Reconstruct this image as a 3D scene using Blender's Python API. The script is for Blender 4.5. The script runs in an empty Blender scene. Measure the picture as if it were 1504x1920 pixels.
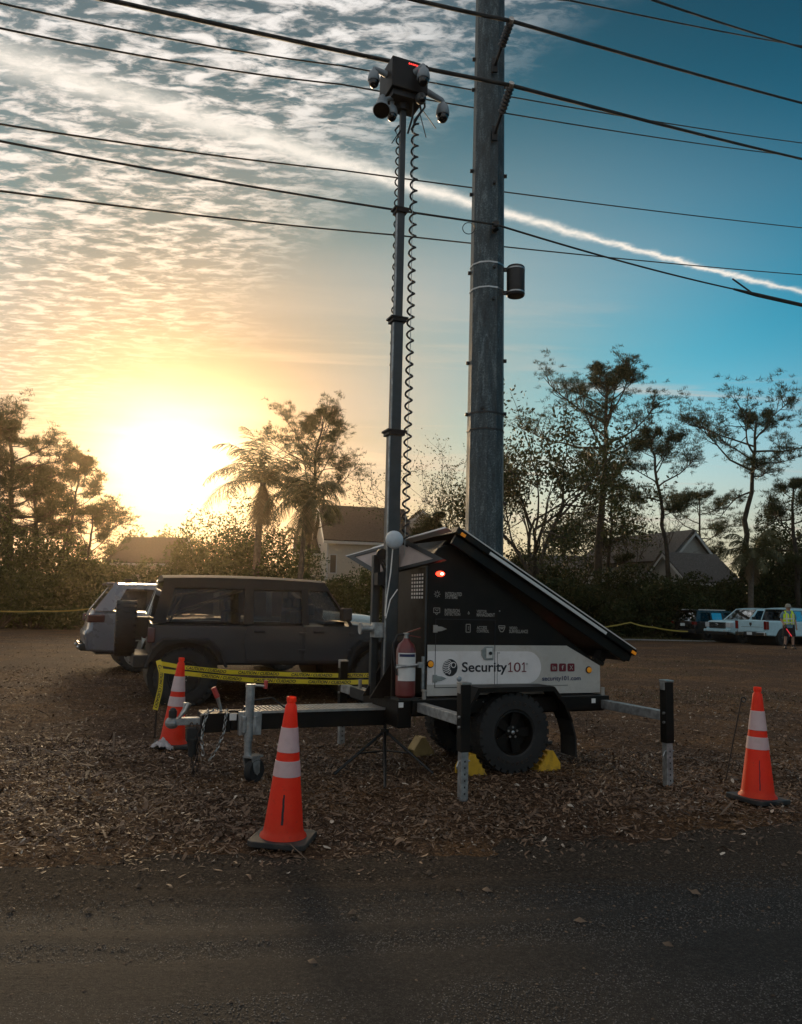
import bpy, bmesh, math, random
import numpy as np
from mathutils import Vector, Matrix

SC = bpy.context.scene
COL = SC.collection
PI = math.pi
rad = math.radians

# ------------------------------------------------------------------ camera
CAM_H = 1.5
PITCH = math.atan(181 / 1500.0)
ROLL = rad(1.3)
FPX = 1500.0                                   # focal length in pixels of the 1504 wide photograph
_r0 = Vector((1, 0, 0)); FWD = Vector((0, math.cos(PITCH), math.sin(PITCH)))
_u0 = Vector((0, -math.sin(PITCH), math.cos(PITCH)))
RGT = _r0 * math.cos(ROLL) + _u0 * math.sin(ROLL)
UPV = _u0 * math.cos(ROLL) - _r0 * math.sin(ROLL)
cam_d = bpy.data.cameras.new('camera')
cam = bpy.data.objects.new('camera', cam_d)
COL.objects.link(cam)
cam.matrix_world = Matrix(((RGT.x, UPV.x, -FWD.x, 0), (RGT.y, UPV.y, -FWD.y, 0),
                           (RGT.z, UPV.z, -FWD.z, CAM_H), (0, 0, 0, 1)))
cam_d.sensor_fit = 'HORIZONTAL'
cam_d.sensor_width = 36.0
cam_d.lens = 36.0 * FPX / 1504.0
cam_d.clip_start = 0.05
cam_d.clip_end = 5000
SC.camera = cam

# ------------------------------------------------------------------ sun and sky
SUN_AZ = rad(-16.0)      # left of the view direction (+Y)
SUN_EL = rad(9.6)
SUN_DIR = Vector((math.sin(SUN_AZ) * math.cos(SUN_EL), math.cos(SUN_AZ) * math.cos(SUN_EL), math.sin(SUN_EL)))
sun_l = bpy.data.lights.new('sun', 'SUN')
sun_l.energy = 3.0
sun_l.angle = rad(16.0)
sun_l.color = (1.0, 0.72, 0.42)
sun = bpy.data.objects.new('sun', sun_l)
COL.objects.link(sun)
sun.rotation_euler = (-SUN_DIR).to_track_quat('-Z', 'Y').to_euler()
sun.location = (0, 0, 30)

W = bpy.data.worlds.new('World')
SC.world = W
W.use_nodes = True
nt = W.node_tree
for n in list(nt.nodes):
    nt.nodes.remove(n)

class NG:
    """tiny helper to write node trees as expressions"""
    def __init__(self, tree):
        self.t = tree
    def node(self, typ, **kw):
        n = self.t.nodes.new(typ)
        for k, v in kw.items():
            setattr(n, k, v)
        return n
    def link(self, a, b):
        self.t.links.new(a, b)
    def put(self, sock, v):
        if v is None:
            return
        if hasattr(v, 'is_output'):
            self.t.links.new(v, sock)
        else:
            if sock.type == 'RGBA' and len(v) == 3:
                v = (*v, 1)
            sock.default_value = v
    def math(self, op, a, b=None, c=None, clamp=False):
        n = self.node('ShaderNodeMath', operation=op, use_clamp=clamp)
        self.put(n.inputs[0], a); self.put(n.inputs[1], b); self.put(n.inputs[2], c)
        return n.outputs[0]
    def vmath(self, op, a, b=None, scale=None):
        n = self.node('ShaderNodeVectorMath', operation=op)
        self.put(n.inputs[0], a); self.put(n.inputs[1], b)
        if scale is not None:
            self.put(n.inputs['Scale'], scale)
        return n.outputs['Value'] if op in ('DOT_PRODUCT', 'LENGTH', 'DISTANCE') else n.outputs[0]
    def ss(self, v, a, b, lo=0.0, hi=1.0):
        n = self.node('ShaderNodeMapRange', interpolation_type='SMOOTHSTEP')
        self.put(n.inputs[0], v); self.put(n.inputs[1], a); self.put(n.inputs[2], b)
        self.put(n.inputs[3], lo); self.put(n.inputs[4], hi)
        return n.outputs[0]
    def mix(self, f, a, b, blend='MIX'):
        n = self.node('ShaderNodeMix', data_type='RGBA', blend_type=blend)
        self.put(n.inputs[0], f); self.put(n.inputs[6], a); self.put(n.inputs[7], b)
        return n.outputs[2]
    def noise(self, vec, scale, detail=4, rough=0.55, dist=0.0, lac=2.0):
        n = self.node('ShaderNodeTexNoise')
        self.put(n.inputs['Vector'], vec)
        n.inputs['Scale'].default_value = scale; n.inputs['Detail'].default_value = detail
        n.inputs['Roughness'].default_value = rough; n.inputs['Distortion'].default_value = dist
        n.inputs['Lacunarity'].default_value = lac
        return n.outputs['Fac']
    def ramp(self, f, stops, interp='LINEAR'):
        n = self.node('ShaderNodeValToRGB')
        cr = n.color_ramp; cr.interpolation = interp
        while len(cr.elements) < len(stops):
            cr.elements.new(0.5)
        for e, (p, c) in zip(cr.elements, stops):
            e.position = p; e.color = (*c, 1) if len(c) == 3 else c
        self.put(n.inputs[0], f)
        return n.outputs[0]
    def comb(self, x, y, z):
        n = self.node('ShaderNodeCombineXYZ')
        self.put(n.inputs[0], x); self.put(n.inputs[1], y); self.put(n.inputs[2], z)
        return n.outputs[0]
    def sep(self, v):
        n = self.node('ShaderNodeSeparateXYZ'); self.put(n.inputs[0], v)
        return n.outputs

g = NG(nt)
tc = g.node('ShaderNodeTexCoord')
DIR = g.vmath('NORMALIZE', tc.outputs['Generated'])
dx, dy, dz = g.sep(DIR)[:3]
sky = g.node('ShaderNodeTexSky', sky_type='NISHITA')
sky.sun_disc = False
sky.sun_elevation = SUN_EL
sky.sun_rotation = SUN_AZ
sky.altitude = 0
sky.air_density = 1.0
sky.dust_density = 1.6
sky.ozone_density = 2.5
SKY_STRENGTH = 0.11
base = g.vmath('MULTIPLY', sky.outputs[0], (SKY_STRENGTH,) * 3)
# the picture's grade: clear sky leans to teal
# scattering towards the sun (thin veil in front of the sun)
cs = g.vmath('DOT_PRODUCT', DIR, tuple(SUN_DIR))
ang = g.math('ARCCOSINE', g.math('MINIMUM', cs, 0.99999))          # radians from the sun
tint = g.mix(g.ss(ang, 0.12, 0.70), (0.070, 0.050, 0.030), g.mix(g.ss(dz, 0.05, 0.40), (0.62, 0.78, 0.76), (0.05, 0.87, 0.96)))
el_ = g.ss(dz, 0.18, 0.70, 1.0, 0.26)
tint = g.vmath('SCALE', tint, scale=g.math('MULTIPLY', el_, g.ss(dz, 0.0, 0.24, 0.42, 1.0)))
base = g.vmath('MULTIPLY', base, tint)
# plane on which the cloud deck lies
zz = g.math('ADD', g.math('MAXIMUM', dz, 0.0), 0.06)
px_ = g.math('DIVIDE', dx, zz); py_ = g.math('DIVIDE', dy, zz)
PL = g.comb(px_, py_, 0.0)
def gauss(v, s):
    q = g.math('DIVIDE', v, s)
    return g.math('EXPONENT', g.math('MULTIPLY', g.math('MULTIPLY', q, q), -1.0))
# anisotropic aureole (wider than high): angle measured in azimuth and elevation
daz = g.math('SUBTRACT', g.math('ARCTAN2', dx, dy), SUN_AZ)
dele = g.math('SUBTRACT', g.math('ARCSINE', dz), SUN_EL)
wob = g.math('MULTIPLY', g.math('SUBTRACT', g.noise(PL, 0.55, 4, 0.6), 0.5), 0.12)
e2 = g.math('SQRT', g.math('ADD', g.math('POWER', g.math('MULTIPLY', daz, 0.75), 2.0), g.math('POWER', dele, 2.0)))
e2 = g.math('ADD', e2, wob)
core = gauss(e2, 0.070)
halo = gauss(e2, 0.145)
wide = gauss(e2, 0.46)
low = g.ss(dz, 0.0, 0.31, 1.0, 0.0)         # warm band that follows the horizon towards the sun
lowaz = gauss(daz, 1.25)
warm = g.vmath('SCALE', g.mix(gauss(daz, 0.45), (0.80, 0.52, 0.36), (0.86, 0.52, 0.28)), scale=g.math('MULTIPLY', g.math('MULTIPLY', low, lowaz), 0.42))
glow = g.vmath('ADD', g.vmath('SCALE', (1.15, 0.92, 0.52), scale=core), g.vmath('SCALE', (0.42, 0.20, 0.030), scale=halo))
glow = g.vmath('ADD', glow, g.vmath('SCALE', (0.07, 0.060, 0.045), scale=wide))
clear = g.vmath('ADD', base, warm)
# clouds ------------------------------------------------------------------
big = g.noise(PL, 0.9, 3, 0.5)
rot = g.node('ShaderNodeMapping')
rot.inputs['Rotation'].default_value = (0, 0, rad(-24))
rot.inputs['Scale'].default_value = (0.85, 1.9, 1.0)
g.put(rot.inputs['Vector'], PL)
n1 = g.noise(rot.outputs[0], 16.0, 7, 0.60, 0.45)
n2 = g.noise(rot.outputs[0], 46.0, 4, 0.6, 0.6)
cell = g.math('ADD', g.math('MULTIPLY', n1, 0.68), g.math('MULTIPLY', n2, 0.32))
# deck covers the sky to the left of a slanting edge (plane coordinates), with a ragged border
edge = g.math('ADD', g.math('ADD', px_, g.math('MULTIPLY', py_, 0.65)), g.math('MULTIPLY', g.math('SUBTRACT', big, 0.5), 1.1))
deck = g.ss(edge, 0.55, 1.12, 1.0, 0.0)
thin = g.ss(py_, 1.8, 3.6, 1.0, 0.45)
cov = g.math('MULTIPLY', g.ss(cell, 0.40, 0.57), g.math('MULTIPLY', deck, thin))
veil = g.math('MULTIPLY', g.ss(big, 0.30, 0.62), g.math('MULTIPLY', deck, 0.38))
cov = g.math('MAXIMUM', cov, veil)
# long streaks of cirrus low in the sky
st = g.node('ShaderNodeMapping')
st.inputs['Rotation'].default_value = (0, 0, rad(8))
st.inputs['Scale'].default_value = (0.35, 1.6, 1.0)
g.put(st.inputs['Vector'], PL)
sn = g.noise(st.outputs[0], 1.5, 7, 0.6, 0.8)
streak = g.math('MULTIPLY', g.ss(sn, 0.52, 0.72), g.math('MULTIPLY', g.ss(py_, 1.7, 2.8), 0.62))
# contrail: straight line on the deck plane

bow = g.math('MULTIPLY', g.math('SUBTRACT', 1.0, g.math('POWER', g.math('DIVIDE', g.math('SUBTRACT', px_, 0.18), 0.87), 2.0)), 0.05)
tl_ = g.math('SUBTRACT', py_, g.math('ADD', g.math('MULTIPLY', px_, 0.456), g.math('ADD', bow, 1.548)))
tn = g.math('SUBTRACT', g.noise(PL, 17.0, 5, 0.65), 0.5)
tl_ = g.math('ADD', tl_, g.math('MULTIPLY', tn, 0.05))
twid = g.ss(px_, -0.8, 0.6, 0.052, 0.011)
trail = g.math('MULTIPLY', gauss(tl_, twid), g.ss(px_, -0.75, 0.0, 0.80, 1.0))
trail = g.math('MULTIPLY', trail, g.ss(px_, 0.75, 1.5, 1.0, 0.35))
trail = g.math('MULTIPLY', trail, g.ss(g.noise(PL, 30.0, 3, 0.6), 0.25, 0.55, 0.7, 1.0))
# light on the clouds: bright and warm towards the sun, blue grey away from it
near = gauss(ang, 0.30)
ccol = g.mix(near, (0.56, 0.55, 0.54), (0.82, 0.58, 0.33))
shade = g.ss(n1, 0.38, 0.68, 0.50, 1.15)
ccol = g.vmath('SCALE', ccol, scale=shade)
v2 = g.math('MULTIPLY', g.ss(g.math('ADD', px_, g.math('MULTIPLY', py_, 0.25)), 0.45, 1.7, 1.0, 0.0), g.ss(py_, 1.2, 2.3, 0.0, 0.62))
clear = g.mix(g.math('MULTIPLY', v2, g.ss(g.noise(st.outputs[0], 0.8, 4, 0.5), 0.25, 0.6, 0.6, 1.0)), clear, g.mix(near, (0.40, 0.385, 0.385), (0.60, 0.43, 0.27)))
skyc = g.mix(cov, clear, ccol)
skyc = g.mix(streak, skyc, g.mix(near, (0.42, 0.36, 0.32), (0.72, 0.50, 0.27)))
skyc = g.mix(g.math('MULTIPLY', trail, 0.92), skyc, (0.72, 0.66, 0.58))
skyc = g.vmath('ADD', skyc, glow)
bg = g.node('ShaderNodeBackground')
g.put(bg.inputs['Color'], skyc)
bg.inputs['Strength'].default_value = 1.0
wo = g.node('ShaderNodeOutputWorld')
g.link(bg.outputs[0], wo.inputs['Surface'])

# ------------------------------------------------------------------ exposure and render
SC.view_settings.view_transform = 'Standard'
SC.view_settings.look = 'None'
SC.view_settings.exposure = 0.5
SC.view_settings.gamma = 1.0
SC.view_settings.use_curve_mapping = False
SC.render.engine = 'CYCLES'
SC.cycles.use_denoising = True
SC.cycles.max_bounces = 6
SC.cycles.transparent_max_bounces = 12
SC.cycles.volume_bounces = 0
SC.cycles.sample_clamp_indirect = 6.0
# ------------------------------------------------------------------ measuring: pixel of the photograph -> point in the place
def ray(px, py):
    return FWD + RGT * ((px - 752) / FPX) + UPV * ((960 - py) / FPX)
def at(px, py, Y):
    v = ray(px, py); k = Y / v.y
    return Vector((v.x * k, Y, CAM_H + v.z * k))
def gnd(px, py, z=0.0):
    v = ray(px, py); k = (z - CAM_H) / v.z
    return Vector((v.x * k, v.y * k, z))

# ------------------------------------------------------------------ materials
MATS = {}
def mat(name, col, rough=0.6, metal=0.0, var=0.12, scale=4.0, bump=0.0, bscale=60.0, spec=0.5,
        emit=None, estr=0.0, transl=0.0, tcol=None, island=0.0, col2=None, coat=0.0, dirt=None, dscale=2.0, damt=0.5):
    """procedural material: base colour with noise, optional bump, translucency and per-piece variation"""
    m = bpy.data.materials.new(name); m.use_nodes = True
    t = m.node_tree
    for n in list(t.nodes): t.nodes.remove(n)
    q = NG(t)
    out = q.node('ShaderNodeOutputMaterial')
    b = q.node('ShaderNodeBsdfPrincipled')
    co = q.node('ShaderNodeTexCoord').outputs['Object']
    c2 = col2 if col2 else tuple(min(1, c * (1 + var)) for c in col)
    c1 = tuple(c * (1 - var) for c in col) if not col2 else col
    f = q.noise(co, scale, 5, 0.6)
    f = q.ss(f, 0.3, 0.7)
    if island:
        gi = q.node('ShaderNodeNewGeometry').outputs['Random Per Island']
        f = q.math('ADD', q.math('MULTIPLY', f, 1 - island), q.math('MULTIPLY', gi, island))
    c = q.mix(f, c1, c2)
    if dirt:
        d = q.ss(q.noise(co, dscale, 6, 0.65), 0.45, 0.75)
        c = q.mix(q.math('MULTIPLY', d, damt), c, dirt)
        r = q.math('ADD', q.math('MULTIPLY', d, 0.25), rough, clamp=True)
        q.put(b.inputs['Roughness'], r)
    else:
        rn = q.noise(co, scale * 2.3, 4, 0.6)
        q.put(b.inputs['Roughness'], q.math('ADD', q.math('MULTIPLY', q.math('SUBTRACT', rn, 0.5), 0.18), rough, clamp=True))
    q.put(b.inputs['Base Color'], c)
    b.inputs['Metallic'].default_value = metal
    b.inputs['Specular IOR Level'].default_value = spec
    b.inputs['Coat Weight'].default_value = coat
    b.inputs['Coat Roughness'].default_value = 0.08
    if emit:
        b.inputs['Emission Color'].default_value = (*emit, 1)
        b.inputs['Emission Strength'].default_value = estr
    if bump:
        bn = q.node('ShaderNodeBump'); bn.inputs['Strength'].default_value = bump
        bn.inputs['Distance'].default_value = 0.02
        q.put(bn.inputs['Height'], q.noise(co, bscale, 5, 0.6)); q.link(bn.outputs[0], b.inputs['Normal'])
    if transl:
        tr = q.node('ShaderNodeBsdfTranslucent')
        if tcol: tr.inputs[0].default_value = (*tcol, 1)
        else: q.put(tr.inputs[0], c)
        mx = q.node('ShaderNodeMixShader'); mx.inputs[0].default_value = transl
        q.link(b.outputs[0], mx.inputs[1]); q.link(tr.outputs[0], mx.inputs[2]); q.link(mx.outputs[0], out.inputs[0])
    else:
        q.link(b.outputs[0], out.inputs[0])
    MATS[name] = m
    return m
def glass_mat(name, tint, dens=0.5):
    m = bpy.data.materials.new(name); m.use_nodes = True
    t = m.node_tree
    for n in list(t.nodes): t.nodes.remove(n)
    q = NG(t); out = q.node('ShaderNodeOutputMaterial')
    tr = q.node('ShaderNodeBsdfTransparent'); tr.inputs[0].default_value = (*tint, 1)
    gl = q.node('ShaderNodeBsdfGlossy'); gl.inputs['Roughness'].default_value = 0.03
    gl.inputs['Color'].default_value = (0.9, 0.95, 1, 1)
    fr = q.node('ShaderNodeFresnel'); fr.inputs[0].default_value = 1.5
    mx = q.node('ShaderNodeMixShader'); q.link(q.math('MULTIPLY', fr.outputs[0], 0.55), mx.inputs[0])
    q.link(tr.outputs[0], mx.inputs[1]); q.link(gl.outputs[0], mx.inputs[2]); q.link(mx.outputs[0], out.inputs[0])
    MATS[name] = m
    return m

# ------------------------------------------------------------------ mesh building
class MB:
    """collects shapes for ONE mesh object; faces carry a material slot"""
    def __init__(self):
        self.v = []; self.f = []; self.mi = []; self.slot = 0
    def add(self, vs, fs):
        o = len(self.v)
        self.v += [tuple(p) for p in vs]
        self.f += [tuple(i + o for i in f) for f in fs]
        self.mi += [self.slot] * len(fs)
        return self
    def box(self, x0, x1, y0, y1, z0, z1, M=None):
        vs = [Vector((x, y, z)) for x in (x0, x1) for y in (y0, y1) for z in (z0, z1)]
        if M is not None: vs = [M @ p for p in vs]
        return self.add(vs, [(0, 1, 3, 2), (4, 6, 7, 5), (0, 4, 5, 1), (2, 3, 7, 6), (0, 2, 6, 4), (1, 5, 7, 3)])
    def prism(self, pts, a, b, ax='y'):
        """closed 2-D outline pushed from a to b along an axis (x,z outline for 'y')"""
        n = len(pts)
        def P(p, h):
            return {'y': (p[0], h, p[1]), 'z': (p[0], p[1], h), 'x': (h, p[0], p[1])}[ax]
        vs = [P(p, a) for p in pts] + [P(p, b) for p in pts]
        fs = [tuple(range(n)), tuple(range(2 * n - 1, n - 1, -1))]
        fs += [(i, i + n, (i + 1) % n + n, (i + 1) % n) for i in range(n)]
        return self.add(vs, fs)
    def quad4(self, A, B, C, D, th=0.0):
        A, B, C, D = map(Vector, (A, B, C, D))
        if not th:
            return self.add([A, B, C, D], [(0, 1, 2, 3)])
        n = (B - A).cross(D - A).normalized() * th
        return self.add([A, B, C, D, A + n, B + n, C + n, D + n],
                        [(3, 2, 1, 0), (4, 5, 6, 7), (0, 1, 5, 4), (1, 2, 6, 5), (2, 3, 7, 6), (3, 0, 4, 7)])
    def tube(self, pts, r, n=8, caps=True, flat=None):
        pts = [Vector(p) for p in pts]
        if not hasattr(r, '__len__'): r = [r] * len(pts)
        vs = []; fs = []; up = None
        for i, p in enumerate(pts):
            d = (pts[min(i + 1, len(pts) - 1)] - pts[max(i - 1, 0)]).normalized()
            if up is None:
                up = Vector((0, 0, 1)) if abs(d.z) < 0.9 else Vector((1, 0, 0))
            s = d.cross(up)
            if s.length < 1e-4: s = d.cross(Vector((0, 1, 0)))
            s.normalize(); up = s.cross(d).normalized()
            for k in range(n):
                a = 2 * PI * k / n + (PI / n if n == 4 else 0)
                vs.append(p + (s * math.cos(a) + up * math.sin(a)) * r[i])
        for i in range(len(pts) - 1):
            for k in range(n):
                a = i * n + k; b = i * n + (k + 1) % n
                fs.append((a, b, b + n, a + n))
        if caps:
            fs.append(tuple(range(n - 1, -1, -1))); fs.append(tuple(range((len(pts) - 1) * n, len(pts) * n)))
        return self.add(vs, fs)
    def lathe(self, prof, n=24, M=None, caps=True):
        """prof = [(radius, height)] turned about local z"""
        vs = []; fs = []
        for r, h in prof:
            for k in range(n):
                a = 2 * PI * k / n
                p = Vector((r * math.cos(a), r * math.sin(a), h))
                vs.append(M @ p if M is not None else p)
        for i in range(len(prof) - 1):
            for k in range(n):
                a = i * n + k; b = i * n + (k + 1) % n
                fs.append((a, b, b + n, a + n))
        if caps:
            fs.append(tuple(range(n - 1, -1, -1))); fs.append(tuple(range((len(prof) - 1) * n, len(prof) * n)))
        return self.add(vs, fs)
    def ball(self, c, r, n=12, m=8, sc=(1, 1, 1), lo=-PI / 2, hi=PI / 2):
        M = Matrix.Translation(c) @ Matrix.Diagonal((*sc, 1))
        prof = [(max(1e-4, r * math.cos(lo + (hi - lo) * i / m)), r * math.sin(lo + (hi - lo) * i / m)) for i in range(m + 1)]
        return self.lathe(prof, n, M)
    def torus(self, M, R, r, n=24, m=8, sx=1.0):
        vs = []; fs = []
        for i in range(n):
            a = 2 * PI * i / n
            for k in range(m):
                b = 2 * PI * k / m
                vs.append(M @ Vector(((R + r * math.cos(b)) * math.cos(a) * sx, (R + r * math.cos(b)) * math.sin(a), r * math.sin(b))))
        for i in range(n):
            for k in range(m):
                fs.append((i * m + k, ((i + 1) % n) * m + k, ((i + 1) % n) * m + (k + 1) % m, i * m + (k + 1) % m))
        return self.add(vs, fs)
    def build(self, name, mats, parent=None, bevel=0.0, seg=2, smooth=None, loc=None, rot=None):
        me = bpy.data.meshes.new(name)
        me.from_pydata(self.v, [], self.f)
        if not isinstance(mats, (list, tuple)): mats = [mats]
        for m in mats: me.materials.append(MATS[m] if isinstance(m, str) else m)
        if len(mats) > 1: me.polygons.foreach_set('material_index', self.mi)
        bm = bmesh.new(); bm.from_mesh(me); bmesh.ops.recalc_face_normals(bm, faces=bm.faces); bm.to_mesh(me); bm.free()
        me.update()
        if smooth is not None:
            me.polygons.foreach_set('use_smooth', [True] * len(me.polygons))
            if smooth < 180: me.set_sharp_from_angle(angle=rad(smooth))
        o = bpy.data.objects.new(name, me)
        COL.objects.link(o)
        if parent is not None: o.parent = parent
        if loc is not None: o.location = loc
        if rot is not None: o.rotation_euler = rot
        if bevel:
            md = o.modifiers.new('bevel', 'BEVEL'); md.width = bevel; md.segments = seg
            md.limit_method = 'ANGLE'; md.angle_limit = rad(35); md.harden_normals = False
        return o

def npmesh(name, verts, faces, m, parent=None, k=None):
    """large mesh from numpy arrays (faces all with k corners)"""
    verts = np.asarray(verts, dtype=np.float32).reshape(-1, 3); faces = np.asarray(faces, dtype=np.int32)
    me = bpy.data.meshes.new(name)
    nf, kk = faces.shape
    me.vertices.add(len(verts)); me.vertices.foreach_set('co', verts.ravel())
    me.loops.add(nf * kk); me.loops.foreach_set('vertex_index', faces.ravel())
    me.polygons.add(nf); me.polygons.foreach_set('loop_start', np.arange(0, nf * kk, kk, dtype=np.int32))
    me.update(calc_edges=True); me.validate()
    me.materials.append(MATS[m] if isinstance(m, str) else m)
    o = bpy.data.objects.new(name, me); COL.objects.link(o)
    if parent is not None: o.parent = parent
    return o

def tag(o, label, cat, group=None):
    o['label'] = label; o['category'] = cat
    if group: o['group'] = group
    return o
def struct(o):
    o['kind'] = 'structure'; return o
def thing(name, label, cat, loc=(0, 0, 0), rotz=0.0, group=None):
    o = bpy.data.objects.new(name, None); COL.objects.link(o)
    o.empty_display_size = 0.2
    o.location = loc; o.rotation_euler = (0, 0, rotz)
    return tag(o, label, cat, group)
def copy_tree(o, parent=None):
    c = o.copy(); COL.objects.link(c); c.parent = parent
    for ch in list(o.children): copy_tree(ch, c)
    return c

# lettering: outlines of the built-in font turned into flat meshes once, before anything heavy exists
_TXT = {}
def text_pts(s, bold=0.0):
    key = (s, bold)
    if key in _TXT: return _TXT[key]
    cu = bpy.data.curves.new('t', 'FONT'); cu.body = s; cu.size = 1.0; cu.offset = bold; cu.resolution_u = 4
    o = bpy.data.objects.new('t', cu); COL.objects.link(o)
    dg = bpy.context.evaluated_depsgraph_get()
    me = bpy.data.meshes.new_from_object(o.evaluated_get(dg))
    v = np.array([p.co[:] for p in me.vertices]).reshape(-1, 3); f = [tuple(p.vertices) for p in me.polygons]
    bpy.data.objects.remove(o); bpy.data.curves.remove(cu); bpy.data.meshes.remove(me)
    _TXT[key] = (v, f)
    return _TXT[key]
def text_on(mb, s, width, height, x, z, y, bold=0.0, italic=0.0):
    """write s into mb on the plane y, facing -y; lower left corner at x,z; stretched to width and height"""
    v, f = text_pts(s, bold)
    x0, x1 = v[:, 0].min(), v[:, 0].max(); y0, y1 = v[:, 1].min(), v[:, 1].max()
    sx = width / (x1 - x0); sy = height / (y1 - y0)
    mb.add([(x + (p[0] - x0) * sx + italic * (p[1] - y0) * sy, y, z + (p[1] - y0) * sy) for p in v], f)
for _s, _b in (('Security', 0.018), ('1', 0.0), ('0', 0.0), ('security101.com', 0.01), ('in', 0.01), ('f', 0.02), ('X', 0.0),
               ('INTEGRATED', 0.02), ('SYSTEMS', 0.02), ('INTRUSION', 0.02), ('DETECTION', 0.02), ('VISITOR', 0.02),
               ('MANAGEMENT', 0.02), ('ACCESS', 0.02), ('CONTROL', 0.02), ('VIDEO', 0.02), ('SURVEILLANCE', 0.02),
               ('CAUTION / CUIDADO', 0.03), ('\u00ae', 0.0)):
    text_pts(_s, _b)
# ------------------------------------------------------------------ ground, road
rng = np.random.default_rng(7)
def vnoise(x, y, seed=0):
    """smooth value noise on arrays"""
    xi = np.floor(x).astype(np.int64); yi = np.floor(y).astype(np.int64)
    fx = x - xi; fy = y - yi
    fx = fx * fx * (3 - 2 * fx); fy = fy * fy * (3 - 2 * fy)
    def h(a, b):
        n = (a * 374761393 + b * 668265263 + seed * 974634777) & 0x7fffffff
        n = (n ^ (n >> 13)) * 1274126177 & 0x7fffffff
        return ((n ^ (n >> 16)) & 0xffff) / 65535.0
    return (h(xi, yi) * (1 - fx) + h(xi + 1, yi) * fx) * (1 - fy) + (h(xi, yi + 1) * (1 - fx) + h(xi + 1, yi + 1) * fx) * fy
def road_edge(X):
    ax = np.abs(X)
    q = np.where(ax < 4, 0.037 * X * X, 0.037 * (8 * ax - 16))
    return 5.12 + 0.19 * X + q
def gz(X, Y):
    X = np.asarray(X, float); Y = np.asarray(Y, float)
    d = Y - road_edge(X) + (vnoise(X * 2.3, Y * 2.3, 3) - 0.5) * 0.35
    s = np.clip((d + 0.35) / 0.7, 0, 1); s = s * s * (3 - 2 * s)
    z = -0.05 + 0.05 * s
    near = np.clip((30 - Y) / 20, 0, 1) * s
    z = z + near * ((vnoise(X * 1.1, Y * 1.1, 1) - 0.5) * 0.05 + (vnoise(X * 5, Y * 5, 2) - 0.5) * 0.03 + (vnoise(X * 16, Y * 16, 5) - 0.5) * 0.018)
    # low rise where the attendant stands, gentle swell beyond the lot
    z = z + 0.22 * np.exp(-((Y - 32) / 8.0) ** 2) * np.clip((X - 6) / 8, 0, 1)
    z = z + 0.10 * np.clip((Y - 10) / 8, 0, 1) * np.clip((-X + 0) / 4, 0, 1) * np.clip((40 - Y) / 20, 0, 1)
    return z
def gz1(x, y): return float(gz(np.array([x]), np.array([y]))[0])

ys = np.concatenate([np.linspace(-14, 4.2, 40), np.linspace(4.25, 10, 150), np.linspace(10.06, 20, 110), np.geomspace(20.2, 70, 90), np.geomspace(72, 900, 30)])
us = np.linspace(-1, 1, 321)
us = np.sign(us) * np.abs(us) ** 1.25
GX = us[None, :] * (7 + np.maximum(ys, 0) * 1.3)[:, None]
GY = np.repeat(ys[:, None], len(us), 1)
GZ = gz(GX, GY)
nv = len(us)
idx = np.arange(len(ys) * nv).reshape(len(ys), nv)
F = np.stack([idx[:-1, :-1], idx[:-1, 1:], idx[1:, 1:], idx[1:, :-1]], -1).reshape(-1, 4)

def new_mat(name):
    m = bpy.data.materials.new(name); m.use_nodes = True
    for n in list(m.node_tree.nodes): m.node_tree.nodes.remove(n)
    q = NG(m.node_tree)
    out = q.node('ShaderNodeOutputMaterial'); b = q.node('ShaderNodeBsdfPrincipled')
    q.link(b.outputs[0], out.inputs[0])
    MATS[name] = m
    return q, b
q, b = new_mat('mulch_ground')
co = q.node('ShaderNodeTexCoord').outputs['Object']
n1_ = q.noise(co, 22.0, 6, 0.7, 0.6); n2_ = q.noise(co, 0.55, 5, 0.6); n3_ = q.noise(co, 70.0, 4, 0.7)
c = q.ramp(q.math('ADD', q.math('MULTIPLY', n1_, 0.6), q.math('MULTIPLY', n3_, 0.4)),
           [(0.38, (0.012, 0.007, 0.004)), (0.50, (0.065, 0.036, 0.021)), (0.60, (0.15, 0.088, 0.052)), (0.74, (0.34, 0.225, 0.14))])
c = q.mix(q.math('MULTIPLY', q.ss(n2_, 0.44, 0.64), 0.8), c, q.vmath('MULTIPLY', c, (1.9, 1.75, 1.3)))
gx_, gy_, gz_ = q.sep(co)[:3]
# fallen needles and thin grass at the far side of the lot
gr = q.math('MULTIPLY', q.ss(gy_, 42.0, 50.0), q.ss(q.noise(co, 0.6, 4, 0.6), 0.35, 0.6))
c = q.mix(gr, c, (0.045, 0.060, 0.018))
q.put(b.inputs['Base Color'], c); b.inputs['Roughness'].default_value = 0.92; b.inputs['Specular IOR Level'].default_value = 0.15
bn = q.node('ShaderNodeBump'); bn.inputs['Strength'].default_value = 0.9; bn.inputs['Distance'].default_value = 0.03
q.put(bn.inputs['Height'], q.math('ADD', n1_, q.math('MULTIPLY', n3_, 0.5))); q.link(bn.outputs[0], b.inputs['Normal'])
ground = struct(npmesh('ground', np.stack([GX, GY, GZ], -1).reshape(-1, 3), F, 'mulch_ground'))
ground.data.polygons.foreach_set('use_smooth', [True] * len(ground.data.polygons))

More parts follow.
